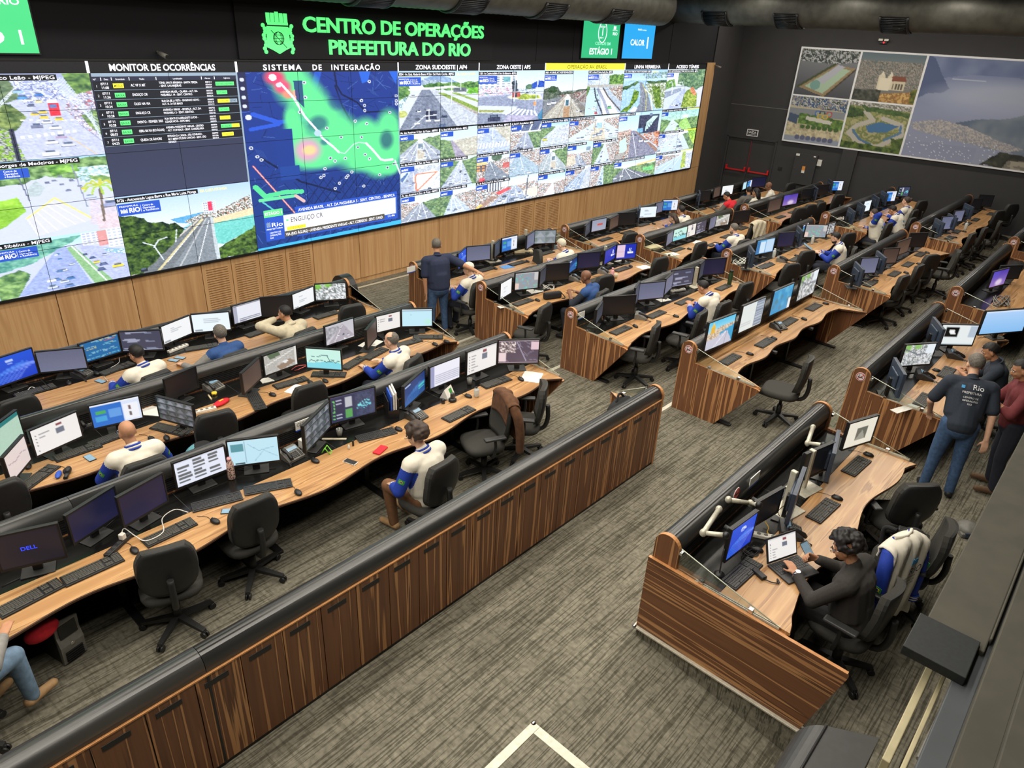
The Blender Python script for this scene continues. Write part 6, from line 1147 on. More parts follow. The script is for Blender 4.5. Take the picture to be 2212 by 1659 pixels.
for i, l in enumerate(MON.strip().split('\n')):
    q = l.split(); row, f, kind = q[0], q[1], q[10]; v = [float(x) for x in q[2:10]]; arm = row in ('R4',) or (row == 'R5'); hb = .17 if row == 'R4' else .12
    P = [at(*px(f, v[k], v[k+1]), z=DT[row]+hb) for k in (4, 6)]; BLp = px(f, v[4], v[5]); TLp = px(f, v[0], v[1]); TRp = px(f, v[2], v[3])
    def hgt(p, ty):
        lo, hi = 0, .9
        for _ in range(24):
            md = (lo+hi)/2
            if proj_y(p+Vector((0, 0, md))) > ty: lo = md
            else: hi = md
        return lo
    h = (hgt(P[0], TLp[1])+hgt(P[1], TRp[1]))/2; d = P[1]-P[0]; w_ = d.length; yaw = math.atan2(d.y, d.x); mid = (P[0]+P[1])/2
    w_ = min(max(w_, .38), .72); yaw = min(max(yaw, -1.2), .95); h = min(max(h, .22), .44 if row == 'R4' else .34)
    if kind == 'blank': w_ = .86; yaw = -.55; h = .36; mid = P[0]+Vector((math.cos(yaw), math.sin(yaw), 0))*.43; mid.z = P[0].z
    mid.y = min(mid.y, YB[row]-.27-.5*abs(math.sin(yaw))*w_) if row != 'R4' else YB[row]-.30
    e = Vector((math.cos(yaw), math.sin(yaw), 0))*w_/2
    monitor(row, mid-e, mid+e, h, kind, i+3, arm, hb)
for row, f, u, v, yaw in (('c2', 'E', 728, 505, .62), ('c2', 'E', 812, 455, .62), ('c2', 'E', 935, 385, .62), ('c2', 'E', 1010, 350, .6), ('d', 'E', 785, 1015, .6), ('d', 'E', 972, 912, .6), ('d2', 'E', 1470, 605, .6), ('d2', 'E', 1720, 465, .6), ('d2', 'E', 1580, 560, .6), ('c', 'D', 1890, 880, .62), ('c', 'E', 290, 680, .6), ('b2', 'E', 425, 300, .6), ('b2', 'E', 555, 240, .6), ('a', 'D', 915, 490, .6), ('a2', 'D', 1400, 345, .55), ('e', 'Q', 515, 370, .5), ('e', 'Q', 735, 105, .5), ('R5', 'F', 890, 660, .22), ('R5', 'F', 1100, 425, .26)):
    p = at(*px(f, u, v), z=DT[row]+.12); p.y = min(p.y, YB[row]-.42); e = Vector((math.cos(yaw), math.sin(yaw), 0))*.25; monitor(row, p-e, p+e, .29, 'back', 5)
# keyboards: two pixel ends of the long axis
KB = '''L1 A 90 925 365 845 0;L1 A 690 765 820 715 0;L1 A 1225 615 1380 590 0;L1 A 1600 530 1750 480 0;L1 B 240 565 390 520 0
L2 A 345 1330 655 1225 0;L2 A 145 1515 340 1375 0;L2 A 655 1210 775 1165 0;L2 A 985 1105 1215 1160 0;L2 A 1625 895 1690 1010 1;L2 A 1775 860 1980 800 0;L2 B 215 925 445 930 0;L2 B 425 890 550 815 0;L2 B 570 825 690 760 0;L2 B 775 740 905 705 0;L2 B 875 685 1065 685 0
L3 C 0 755 350 575 0;L3 C 365 575 720 415 0;L3 C 840 350 1150 205 0;L3 A 1245 1640 1555 1560 1;L3 A 1575 1535 1885 1475 1;L3 B 505 1350 765 1285 1;L3 B 1080 1225 1255 1140 0;L3 B 1315 1010 1500 945 0'''
for l in KB.replace('\n', ';').split(';'):
    q = l.split(); row = q[0]; a, b2 = [at(*px(q[1], float(q[k]), float(q[k+1])), z=DT[row]) for k in (2, 4)]; d = b2-a; md = (a+b2)/2
    put(PR_KB[int(q[6])], 'keyboard', row, md.x, md.y, math.atan2(d.y, d.x), 'black keyboard', 'keyboard', 'desk keyboards')
KC = '''R1 P 1155 567;R1 P 1535 490;R1 P 1880 368;R2 P 1600 955;R2 D 548 1022;R2 D 780 930;R3 D 768 1460;R3 D 1075 1322;R3 D 1320 1210;R3 D 1660 1088;R4 G 1188 645;R4 G 1412 538;R4 G 1566 402;R4 G 1728 308
a D 635 670;a D 825 610;a D 960 545;a2 D 1465 410;a2 D 1575 390;b D 1260 760;b D 1570 715;b D 1690 645;b D 1830 575;b2 E 140 467;b2 E 250 425;b2 E 370 382;b2 E 470 335;c D 2010 905;c E 265 825;c E 30 880;c2 E 1000 560;c2 E 1100 420
d E 905 1035;d E 1110 950;d E 1225 870;d E 1330 785;d2 E 1580 645;d2 E 1640 590;d2 E 1730 525;d2 E 1800 490;d2 E 1930 440;R5 F 592 1030;R5 F 1060 670;R5 F 1250 415;e Q 685 440;e Q 820 280'''
KY = {('R5', 592): 1.15, ('R5', 1060): 1.0, ('R5', 1250): .9}
for l in KC.replace('\n', ';').split(';'):
    q = l.split(); row = q[0]; p = at(*px(q[1], float(q[2]), float(q[3])), z=DT[row]+.01); rz = 0
    if row == 'R5': rz = -.06
    put(PR_KB[0], 'keyboard', row, p.x, p.y, rz, 'black keyboard', 'keyboard', 'desk keyboards')
MS = '''L1 A 445 828;L1 A 622 765;L1 B 475 497;L2 A 180 1365;L2 A 430 1400;L2 A 978 1188;L2 A 1075 1182;L2 A 1760 903;L2 A 2005 825;L2 A 2100 815;L2 B 565 875;L2 B 1015 727;L2 B 1090 710;L3 C 790 378;L3 C 1265 205;L3 A 1925 1535;L3 A 2035 1330;L3 B 780 1275;L3 B 1230 1062;L3 B 1570 952
R1 P 1270 552;R1 P 1655 467;R2 P 1775 930;R2 D 605 1005;R2 D 855 905;R3 D 895 1425;R3 D 1248 1338;R4 G 1315 610;R4 G 1470 510;R4 G 1665 385;R4 G 1805 285;a D 745 608;a D 1055 535;b D 1365 755;c E 280 795;c E 60 860;d E 950 1005;d E 1210 940;d E 1320 865;d E 1390 770;d2 E 1625 640;d2 E 1705 590
R5 F 1140 598;R5 F 1320 350;R5 F 680 895;e Q 762 268'''
for l in MS.replace('\n', ';').split(';'):
    q = l.split(); row = q[0]; p = at(*px(q[1], float(q[2]), float(q[3])), z=DT[row]+.015); put(PR_MOUSE, 'mouse', row, p.x, p.y, (hash(l) if 0 else (int(q[2])*7 % 9-4)*.06), 'black mouse', 'mouse', 'computer mice')
for row, f, u, v, rz, gr in (('L1', 'A', 535, 770, .5, 0), ('L2', 'A', 1375, 850, .25, 1), ('L2', 'A', 560, 1080, .1, 0), ('L3', 'A', 1880, 1290, .1, 1), ('L3', 'B', 895, 1190, .1, 0), ('R2', 'D', 375, 1010, .3, 1), ('R2', 'D', 620, 950, .3, 1), ('R3', 'D', 945, 1340, .5, 1), ('R4', 'G', 1500, 435, -.3, 0), ('c', 'E', 160, 830, .3, 1), ('c', 'D', 2165, 850, .3, 1), ('R5', 'F', 875, 790, .5, 0), ('e', 'Q', 690, 300, .4, 0), ('e', 'Q', 865, 180, .4, 0)):
    p = at(*px(f, u, v), z=DT[row]+.03); put(PR_PHONE[bool(gr)], 'phone', row, p.x, p.y, rz, ('grey' if gr else 'black')+' corded desk phone', 'phone', 'desk phones')
# chairs without a sitter: pixel of the middle of the backrest
for row, f, u, v, rz, look, arms in (('L3', 'C', 990, 510, -.3, 'black chair with small red tag', 0), ('L3', 'C', 1515, 215, -.05, 'empty black chair', 0), ('L2', 'A', 1410, 1145, -.2, 'empty black chair', 0), ('L2', 'B', 225, 1105, -.1, 'empty black chair', 0), ('L1', 'B', 480, 560, -.2, 'empty black chair', 0), ('L3', 'B', 1470, 1180, 1.15, 'black chair draped with brown jacket', 1), ('L3', 'B', 1725, 1095, .7, 'empty black chair', 1),
    ('L1', 'A', 110, 1010, .1, 'empty black chair', 0), ('L2', 'C', 20, 120, .0, 'empty black chair', 0), ('R2', 'P', 1890, 1150, .25, 'empty black chair', 1), ('R1', 'P', 1760, 460, 1.0, 'black chair seen edge-on', 0), ('R2', 'D', 640, 1095, -.2, 'empty black chair', 0), ('R2', 'D', 1120, 930, -.2, 'empty black chair', 1), ('R3', 'D', 1085, 1530, .35, 'empty black chair', 1), ('R3', 'D', 1480, 1420, .15, 'empty black chair', 1), ('R3', 'D', 1860, 1160, -.15, 'empty black chair', 1),
    ('a', 'D', 860, 705, -.3, 'empty black chair', 0), ('b', 'D', 1470, 790, -.1, 'empty black chair', 0), ('b', 'D', 1945, 610, -.2, 'black chair draped with beige jacket', 0), ('c', 'E', 240, 965, -.4, 'empty black chair', 0), ('c', 'E', 370, 850, -.4, 'empty black chair', 0), ('c', 'E', 725, 690, -.4, 'empty black chair', 0), ('b2', 'E', 310, 465, -.5, 'empty black chair', 0), ('b2', 'E', 400, 435, -.4, 'empty black chair', 0), ('b2', 'E', 490, 415, -.2, 'empty black chair', 0), ('b2', 'E', 640, 345, -.4, 'empty black chair', 0),
    ('c2', 'E', 1345, 400, -.4, 'empty black chair', 0), ('d', 'E', 1190, 1070, -.15, 'empty black chair', 0), ('d', 'E', 1320, 975, -.1, 'empty black chair', 0), ('d', 'E', 1425, 885, -.5, 'empty black chair', 0), ('d', 'E', 1640, 845, .3, 'empty black chair', 1), ('d2', 'E', 1770, 690, -.1, 'empty black chair', 0), ('d2', 'E', 1870, 640, 0, 'empty black chair', 0), ('d2', 'E', 1995, 585, .1, 'empty black chair', 0), ('d2', 'E', 2000, 490, -.4, 'empty black chair', 0), ('d2', 'E', 2110, 430, -.6, 'empty black chair', 0), ('a2', 'D', 2180, 235, -.3, 'empty black chair', 0)):
    chair_px(row, f, u, v, rz, look, bool(arms))
chair('R4', 2.68, -8.98, .2, 'empty black chair', False)
# ------------------------------------------------------------------ people
def cap(bm, p0, p1, r0, r1, seg=12):
    """tapered limb with rounded ends"""
    p0, p1 = Vector(p0), Vector(p1); d = (p1-p0); L = d.length
    d = d/L if L > 1e-6 else Vector((0, 0, 1)); x = d.orthogonal().normalized(); y = d.cross(x); R_ = []
    prof = [(-r0*math.cos(a), r0*math.sin(a)) for a in (.0, .45, .95, 1.35)]+[(L+r1*math.sin(a), r1*math.cos(a)) for a in (.2, .6, 1.1, PI/2)]
    for s, r in prof:
        if r < 1e-4: R_.append([bm.verts.new(p0+d*s)]); continue
        R_.append([bm.verts.new(p0+d*s+(x*math.cos(2*PI*k/seg)+y*math.sin(2*PI*k/seg))*r) for k in range(seg)])
    for a, b2 in zip(R_, R_[1:]):
        for k in range(seg):
            if len(a) == 1: bm.faces.new((a[0], b2[(k+1) % seg], b2[k]))
            elif len(b2) == 1: bm.faces.new((a[k], a[(k+1) % seg], b2[0]))
            else: bm.faces.new((a[k], a[(k+1) % seg], b2[(k+1) % seg], b2[k]))
def fuse(bm, vox, smooth=5):
    """melt overlapping closed shapes into one continuous skin"""
    bmesh.ops.recalc_face_normals(bm, faces=bm.faces); me = bpy.data.meshes.new('skin'); bm.to_mesh(me); bm.free()
    o = bpy.data.objects.new('skin', me); COL.objects.link(o)
    md = o.modifiers.new('r', 'REMESH'); md.mode = 'VOXEL'; md.voxel_size = vox; md.use_smooth_shade = True
    md = o.modifiers.new('s', 'SMOOTH'); md.iterations = smooth; md.factor = .5
    dg = bpy.context.evaluated_depsgraph_get(); out = bpy.data.meshes.new_from_object(o.evaluated_get(dg)); bpy.data.objects.remove(o); bpy.data.meshes.remove(me)
    for p in out.polygons: p.use_smooth = True
    return out
def segd(P, a, b2):
    a, b2 = np.array(a), np.array(b2); d = b2-a; t = np.clip(((P-a)@d)/(d@d+1e-9), 0, 1); return np.linalg.norm(P-a-t[:, None]*d, axis=1), t
def centres(me):
    c = np.empty(len(me.polygons)*3); me.polygons.foreach_get('center', c); return c.reshape(-1, 3)
def ik(a, t, l1, l2, pole):
    a, t = Vector(a), Vector(t); d = t-a; L = min(d.length, (l1+l2)*.995); d = d.normalized(); x = (l1*l1-l2*l2+L*L)/(2*L); h = math.sqrt(max(0, l1*l1-x*x)); n = (Vector(pole)-d*Vector(pole).dot(d)).normalized(); return a+d*x+n*h, a+d*L
def person(label, root, rz, top='jacket', skin='skin_tan', hair=('short', 'hair_black'), lean=.12, pose='sit', hands=((-.17, .40, .77), (.17, .40, .77)), look=(0, -.25), legs='navy_trouser', sleeves='long', shoes='shoe_black', vox=.0115, scale=1.0, seat=.5, arms_pole=None, turn=0, glasses=False, back=None, beard=None, cap_=None, hidden_legs=False, girth=1.12):
    t = thing('person', label, 'person', root, rz, 'people in the control room')
    S = scale; Rl = Matrix.Rotation(-lean, 3, 'X') @ Matrix.Rotation(turn, 3, 'Z')
    sit = pose == 'sit'; hip = Vector((0, 0, seat+.04 if sit else .90*S)); W = lambda v: hip+Rl @ (Vector(v)*S)
    chest, sh, neck = W((0, 0, .27)), W((0, -.005, .45)), W((0, .01, .53)); g = girth
    Rh = Rl @ Matrix.Rotation(look[0], 3, 'Z') @ Matrix.Rotation(look[1]+lean*.5, 3, 'X'); hc = neck+Rh @ Vector((0, .025, .135))*S
    H = lambda v: hc+Rh @ (Vector(v)*S)
    SH = [W((s*.192*g**.5, -.01, .435)) for s in (-1, 1)]; EL = []; WR = []
    for s, (k, hd) in zip((-1, 1), enumerate(hands)):
        hd = tuple(Matrix.Rotation(-rz, 3, 'Z') @ (Vector(hd[1:])-Vector(root))) if hd[0] == 'w' else hd; tg = Vector(hd[:3]); e, w_ = ik(SH[k], tg, .29*S, .26*S, (arms_pole[k] if arms_pole else (s*.7, -.55, -.5))); EL.append(e); WR.append(w_)
    HP = [hip+Vector((s*.095, 0, -.01)) for s in (-1, 1)]
    if sit: KN = [Vector((s*.13, .44*S, seat+.02)) for s in (-1, 1)]; AN = [Vector((s*.14, (.36+.1*(s > 0))*S, .09)) for s in (-1, 1)]
    else:
        st = 0.0 if pose == 'stand' else .1
        KN = [Vector((s*.12, .02+s*st, .48*S)) for s in (-1, 1)]; AN = [Vector((s*.135, -.02+s*st*1.6, .08)) for s in (-1, 1)]
    FT = [a+Vector((s*.02, .15, -.045)) for a, s in zip(AN, (-1, 1))]
    def torso(bm, o, up=True):
        cap(bm, W((0, -.02, .12)), W((0, -.025, .36)), .112*g+o, .105*g**.5+o, 14)
        cap(bm, hip+Vector((0, 0, .02)), W((0, 0, .16)), .135*g+o, .13*g+o, 16); cap(bm, W((-.05, 0, .14)), W((-.07, -.005, .36)), .115*g+o, .112*g**.5+o); cap(bm, W((.05, 0, .14)), W((.07, -.005, .36)), .115*g+o, .112*g**.5+o)
        cap(bm, SH[0]+(sh-SH[0])*.12, SH[1]+(sh-SH[1])*.12, .07+o, .07+o); cap(bm, W((0, .0, .40)), neck, .075+o*.5, .052+o*.3)
    def armz(bm, o, to=1.0):
        for k in (0, 1):
            cap(bm, SH[k], EL[k], .056+o, .043+o); p = EL[k]+(WR[k]-EL[k])*to; cap(bm, EL[k], p, .043+o, .043-(.015)*to+o*.8)
    def legz(bm, o):
        for k in (0, 1): cap(bm, HP[k], KN[k], .088*g**.5+o, .06+o); cap(bm, KN[k], AN[k], .058+o, .04+o)
    # body: one skin from head to ankles
    bm = B(); torso(bm, 0); armz(bm, 0); legz(bm, 0)
    cap(bm, neck-Rh @ Vector((0, 0, .03)), hc, .054*S, .05*S)
    def E(c, r, rx=0): ell(bm, H(c), [q*S for q in r], 0, (Rh @ Matrix.Rotation(rx, 3, 'X')).to_4x4(), 16, 12)
    E((0, -.012, .03), (.074, .094, .088)); E((0, .022, -.03), (.060, .070, .075)); E((0, .05, -.075), (.036, .036, .03)); E((0, .088, -.02), (.013, .02, .026), -.35); E((0, .098, -.036), (.017, .014, .011))
    for s in (-1, 1): E((s*.075, -.005, -.015), (.011, .02, .032)); E((s*.035, .075, .012), (.02, .012, .008)); E((s*.035, .062, -.03), (.022, .02, .02))
    fine = vox < .009
    for k, s in ((0, -1), (1, 1)):
        fwd = (WR[k]-EL[k]).normalized(); hd = hands[k]; hd = (0, 0, 0) if hd[0] == 'w' else hd; nrm = Vector((0, 0, -1)) if len(hd) == 3 else Vector(hd[3:6]); nrm = (nrm-fwd*nrm.dot(fwd)).normalized(); lat = nrm.cross(fwd)*(1 if s > 0 else -1); curl = .35 if len(hd) < 7 else hd[6]
        # lat points to the thumb side
        lat = -lat if (lat.x*s > 0 and len(hd) == 3) else lat
        pw = WR[k]; pc = pw+fwd*.09
        for q in (-.028, -.009, .010, .028): cap(bm, pw+lat*q*.55, pc+lat*q, .017, .0115, 8)
        for j, (q, ln) in enumerate(((.030, .070), (.010, .080), (-.010, .074), (-.029, .058))):
            p = pc+lat*q; a1 = curl*.5; d1 = fwd*math.cos(a1)+nrm*math.sin(a1); m1 = p+d1*ln*.45; a2 = curl*1.5; d2 = fwd*math.cos(a2)+nrm*math.sin(a2); m2 = m1+d2*ln*.32; a3 = curl*2.3; d3 = fwd*math.cos(a3)+nrm*math.sin(a3)
            cap(bm, p, m1, .0098, .0088, 8); cap(bm, m1, m2, .0088, .008, 8); cap(bm, m2, m2+d3*ln*.26, .008, .0068, 8)
        p = pw+fwd*.03+lat*.026; m1 = p+(lat*.8+fwd*.6+nrm*.25).normalized()*.038; cap(bm, p, m1, .013, .0105, 8); cap(bm, m1, m1+(lat*.25+fwd*.9+nrm*.45).normalized()*.034, .0105, .008, 8)
    me = fuse(bm, vox if fine else vox*.92, 3)
    # eyes, brows, mouth belong to the same mesh
    bm = B(); bm.from_mesh(me); bpy.data.meshes.remove(me)
    for s in (-1, 1):
        ell(bm, H((s*.034, .078, .004)), (.0115*S,)*3, 1, u=10, v=7); ell(bm, H((s*.034, .087, .002)), (.0055*S,)*3, 2, u=8, v=6)
        tube(bm, [H((s*.018, .091, .022)), H((s*.036, .091, .027)), H((s*.055, .079, .02))], .0042*S, 5, 3)
    tube(bm, [H((-.024, .079, -.062)), H((-.008, .089, -.06)), H((.008, .089, -.06)), H((.024, .079, -.062))], [.003*S, .006*S, .006*S, .003*S], 6, 4)
    body = bpy.data.meshes.new('body'); bm.to_mesh(body); bm.free()
    for q in (skin, 'eye_white', 'hair_black', hair[1] if hair[1] else 'hair_brown', 'lips'): body.materials.append(MATS[q])
    link('body', body, t)
    # clothing
    o = .026 if top in ('jacket', 'hoodie_beige') else .019; bm = B(); torso(bm, o); to = {'long': .93, 'short': -1, 'push': .3}[sleeves]
    if to > 0: armz(bm, o*.9, to)
    else:
        for k in (0, 1): cap(bm, SH[k], SH[k]+(EL[k]-SH[k])*.78, .056+o, .055+o)
    me = fuse(bm, vox*1.1, 12)
    C = centres(me); mi = np.zeros(len(C), np.int32); tors = np.minimum(segd(C, hip, W((0, 0, .16)))[0]-.03, segd(C, W((0, 0, .1)), W((0, 0, .42)))[0]-.05); mats_ = {'jacket': ['cloth_white', 'royal_blue', 'mark_navy']}.get(top, [top, top, top])
    if top in ('vest1746', 'vestrio'): mats_ = ['vest_blue', 'shirt_grey' if top == 'vest1746' else 'polo_dark', 'vest_blue']
    if top == 'redvest': mats_ = ['shirt_red', 'grey_tee', 'shirt_red']
    for k in (0, 1):
        d1, t1 = segd(C, SH[k], EL[k]); d2, t2 = segd(C, EL[k], WR[k]); lim = .115
        m = ((d1 < lim) & (t1 > .12) & (np.abs((C-np.array(sh))@np.array(Rl @ Vector((1, 0, 0)))) > .165)) | ((d2 < .085) & (t2 > .02) & (tors > .1))
        mi[m] = 1
        if top == 'jacket': st = m & (d2 < .085) & (t2 > .80) & ((np.floor((t2-.80)/.035) % 2) == 0); mi[st] = 0
    dh = np.array((Rl @ Vector((0, 0, 1)))); z = (C-np.array(hip))@dh
    if top == 'jacket': mi[(z < -.05) & (mi == 0)] = 2
    me.polygons.foreach_set('material_index', mi)
    for q in mats_: me.materials.append(MATS[q])
    name = {'jacket': 'jacket', 'vest1746': 'vest', 'vestrio': 'vest', 'redvest': 'vest', 'hoodie_beige': 'hoodie', 'charcoal_knit': 'sweater'}.get(top, 'shirt'); tp = link(name, me, t)
    if name in ('jacket',) or top in ('navy', 'polo_dark', 'hoodie_beige'):
        nd = (hc-neck).normalized(); bm = B(); x = nd.orthogonal().normalized(); y = nd.cross(x); base_ = neck-nd*.035
        for j in range(3 if name == 'jacket' else 1):
            pts = [base_+nd*j*.017+(x*math.cos(2*PI*k/18)+y*math.sin(2*PI*k/18))*(.073-.003*j) for k in range(19)]; tube(bm, pts, .012 if top != 'hoodie_beige' else .026, 6, j % 2)
        obj('collar', bm, ['royal_blue', 'cloth_white'] if name == 'jacket' else [top, top], tp)
    tree = BVHTree.FromPolygons([v.co for v in me.vertices], [p.vertices[:] for p in me.polygons])
    def decal(mm, Mx, dr, mname, nm='print', lift=.004):
        """lay flat lettering on the cloth"""
        mm.transform(Mx)
        for v in mm.vertices:
            h = tree.ray_cast(v.co, dr); 
            if h[0] is not None: v.co = h[0]-dr*lift
        mm.materials.clear(); mm.materials.append(MATS[mname]); return link(nm, mm, tp)
    def subd(mm, n=2):
        b3 = B(); b3.from_mesh(mm); bmesh.ops.triangulate(b3, faces=b3.faces); bmesh.ops.subdivide_edges(b3, edges=[e for e in b3.edges if e.calc_length() > .018], cuts=n, use_grid_fill=True); b3.to_mesh(mm); b3.free(); return mm
    XB, ZB = Rl @ Vector((1, 0, 0)), Rl @ Vector((0, 0, 1)); dr = Rl @ Vector((0, 1, 0))
    def backM(u, z_): p = W((u, -.4, z_)); return Matrix(((XB.x, ZB.x, -dr.x, p.x), (XB.y, ZB.y, -dr.y, p.y), (XB.z, ZB.z, -dr.z, p.z), (0, 0, 0, 1)))
    if top == 'jacket':
        bm = B()
        for j in range(5): abox(bm, -.04+j*.017, -.028+j*.017, .0, .055-(j % 2)*.014, 0, .001)
        mm = mesh('crest', bm, 'mark_blue'); decal(subd(mm, 1), backM(0, .30), dr, 'mark_blue', 'crest_print')
        s_ = text_mesh('RIO', .085, bold=.003, align='CENTER'); decal(subd(s_), backM(0, .195), dr, 'mark_navy', 'lettering')
    if back:
        for (s, size, u, z_, mm_) in back: decal(subd(text_mesh(s, size, bold=.0015, align='CENTER')), backM(u, z_), dr, mm_, 'lettering')
    if top in ('jacket',):
        for k, s in ((0, -1), (1, 1)):
            ax = (EL[k]-SH[k]).normalized(); out = (XB*s*.9-dr*.35); out = (out-ax*out.dot(ax)).normalized(); lat = ax.cross(out); p = SH[k]+(EL[k]-SH[k])*.55+out*.3
            Mx = Matrix(((lat.x, -ax.x, out.x, p.x), (lat.y, -ax.y, out.y, p.y), (lat.z, -ax.z, out.z, p.z), (0, 0, 0, 1)))
            for q, (dx, dz, mq, lf) in enumerate(((.034, .024, 'flag_green', .003), (.02, .014, 'flag_yellow', .0045), (.008, .008, 'flag_blue', .006))):
                bm = B(); n = 8
                V_ = [[bm.verts.new(((i/n*2-1)*dx*(1 if q != 1 else (1-abs(j/n*2-1))), (j/n*2-1)*dz, 0)) for i in range(n+1)] for j in range(n+1)]
                for j in range(n):
                    for i in range(n):
                        f = [V_[j][i], V_[j][i+1], V_[j+1][i+1], V_[j+1][i]]; bm.faces.new(f)
                mm = bpy.data.meshes.new('flag'); bm.to_mesh(mm); bm.free(); decal(mm, Mx, -out, mq, 'sleeve_flag', lf)
    if not hidden_legs:
        bm = B(); cap(bm, hip+Vector((0, 0, .03)), hip+Vector((0, .0, -.02)), .142*g, .14*g, 16); legz(bm, .014)
        me = fuse(bm, vox*1.25, 5); me.materials.append(MATS[legs]); link('trousers', me, t)
        for k in (0, 1):
            bm = B(); cap(bm, AN[k]+Vector((0, -.03, -.03)), FT[k]+Vector((0, .01, .008)), .045, .035); sh_ = fuse(bm, .012, 3)
            for v in sh_.vertices: v.co.z = max(v.co.z, .004)
            C2 = centres(sh_); sh_.polygons.foreach_set('material_index', (C2[:, 2] < .022).astype(np.int32)); sh_.materials.append(MATS[shoes]); sh_.materials.append(MATS['sole_white']); link('shoe', sh_, t)
    # hair
    kind, hm = hair
    if kind != 'bald':
        rnd = random.Random(len(label)); bm = B()
        if kind in ('curly',):
            for k in range(330):
                a = rnd.uniform(0, 2*PI); z_ = rnd.uniform(-.35, 1); r = math.sqrt(max(0, 1-z_*z_)); v = Vector((r*math.cos(a), r*math.sin(a), z_))
                if v.y > .45 and v.z < .55: continue
                if abs(v.x) > .75 and v.z < -.1 and v.y > -.1: continue
                q = rnd.uniform(.96, 1.16); ell(bm, H((v.x*.092*q, -.02+v.y*.112*q, .03+v.z*.112*q)), (rnd.uniform(.014, .022)*S,)*3, u=7, v=5)
            hm_ = fuse(bm, .008 if fine else .011, 1)
        else:
            n, mrows = 30, 18; vol = {'short': 1.06, 'buzz': 1.025, 'grey': 1.09, 'long': 1.12, 'thin': 1.03, 'bun': 1.08}.get(kind, 1.06)
            V_ = []
            for j in range(mrows+1):
                row = []
                for i in range(n):
                    th = PI*j/mrows; a = 2*PI*i/n; v = Vector((math.sin(th)*math.sin(a), math.sin(th)*math.cos(a), math.cos(th))); nz = 1+.03*math.sin(i*5.1+j*2.3)*(kind not in ('buzz',)); row.append((v, bm.verts.new(H((v.x*.0775*vol*nz, -.012+v.y*.096*vol*nz, .03+v.z*.091*vol*nz)))))
                V_.append(row)
            for j in range(mrows):
                for i in range(n):
                    v = (V_[j][i][0]+V_[j+1][(i+1) % n][0])/2; line = .50 if v.y > .35 else (.05 if v.y > -.1 else -.62)
                    if abs(v.x) > .6 and -.2 < v.y < .35: line = .1 if abs(v.y) > .12 else -.05
                    if kind == 'thin' and v.z > .55 and v.y > -.35: continue
                    if v.z > line: bm.faces.new((V_[j][i][1], V_[j][(i+1) % n][1], V_[j+1][(i+1) % n][1], V_[j+1][i][1]))
            bmesh.ops.delete(bm, geom=[v for v in bm.verts if not v.link_faces], context='VERTS')
            if kind == 'long':
                for k in range(26): a = -2.6+k*.2; u, q = math.sin(a+PI)*.075, -.02-abs(math.cos(a*.5))*.06; tube(bm, [H((u, q, .05)), H((u*1.12, q-.02, -.06)), H((u*1.0, q-.03, -.2))], [.02, .022, .008], 5)
            if kind == 'bun': ell(bm, H((0, -.12, .05)), (.045, .04, .045))
            for f in bm.faces: f.smooth = True
            hm_ = bpy.data.meshes.new('hair'); bm.to_mesh(hm_); bm.free()
        hm_.materials.append(MATS[hm]); link('hair', hm_, t)
    if beard:
        bm = B(); ell(bm, H((0, .03, -.07)), (.062*S, .066*S, .045*S), 0, Rh.to_4x4()); obj('beard', bm, beard, t)
    if glasses:
        bm = B()
        for s in (-1, 1): tube(bm, [H((s*.036+.022*math.cos(2*PI*k/14), .102, .004+.019*math.sin(2*PI*k/14))) for k in range(15)], .002, 5); tube(bm, [H((s*.058, .1, .008)), H((s*.078, .04, .008)), H((s*.08, -.02, .0))], .002, 5)
        tube(bm, [H((-.014, .102, .006)), H((.014, .102, .006))], .002, 5); obj('glasses', bm, 'chrome', t)
    if cap_:
        bm = B(); ell(bm, H((0, -.012, .045)), (.086*S, .106*S, .085*S), 0, Rh.to_4x4()); bmesh.ops.bisect_plane(bm, geom=bm.verts[:]+bm.edges[:]+bm.faces[:], plane_co=H((0, 0, .03)), plane_no=-(Rh @ Vector((0, -.15, 1))), clear_outer=True); obj('cap', bm, cap_, t)
    W2 = t.matrix_basis if False else (Matrix.Translation(root) @ Matrix.Rotation(rz, 4, 'Z'))
    return t, dict(WR=[W2 @ q for q in WR], hc=W2 @ hc, EL=[W2 @ q for q in EL])
mat('navy_trouser', (40, 44, 56), .85)
def head_off(lean, look, seat=.5, pose='sit', S=1, turn=0):
    Rl = Matrix.Rotation(-lean, 3, 'X') @ Matrix.Rotation(turn, 3, 'Z'); hip = Vector((0, 0, seat+.04 if pose == 'sit' else .9*S)); neck = hip+Rl @ (Vector((0, .01, .53))*S); return neck+(Rl @ Matrix.Rotation(look[0], 3, 'Z') @ Matrix.Rotation(look[1]+lean*.5, 3, 'X')) @ (Vector((0, .025, .135))*S)
def sitter(row, f, u, v, label, rz=0, ch=True, arms=False, look_chair='chair with a sitter', dy=0, **k):
    """u,v: pixel at the middle of the head"""
    lean = k.get('lean', .12); lk = k.get('look', (0, -.25)); seat = k.get('seat', .5); h = head_off(lean, lk, seat, k.get('pose', 'sit'), k.get('scale', 1), k.get('turn', 0)); zt = TZ[row]
    p = at(*px(f, u, v), z=zt+h.z); o = Matrix.Rotation(rz, 3, 'Z') @ Vector((h.x, h.y, 0)); root = (p.x-o.x, min(p.y-o.y, YB[row]-1.34) if k.get('pose', 'sit') == 'sit' else p.y-o.y, zt)
    if ch and k.get('pose', 'sit') == 'sit': chair(row, root[0], root[1], rz, look_chair, arms)
    return person(label, root, rz, **k)
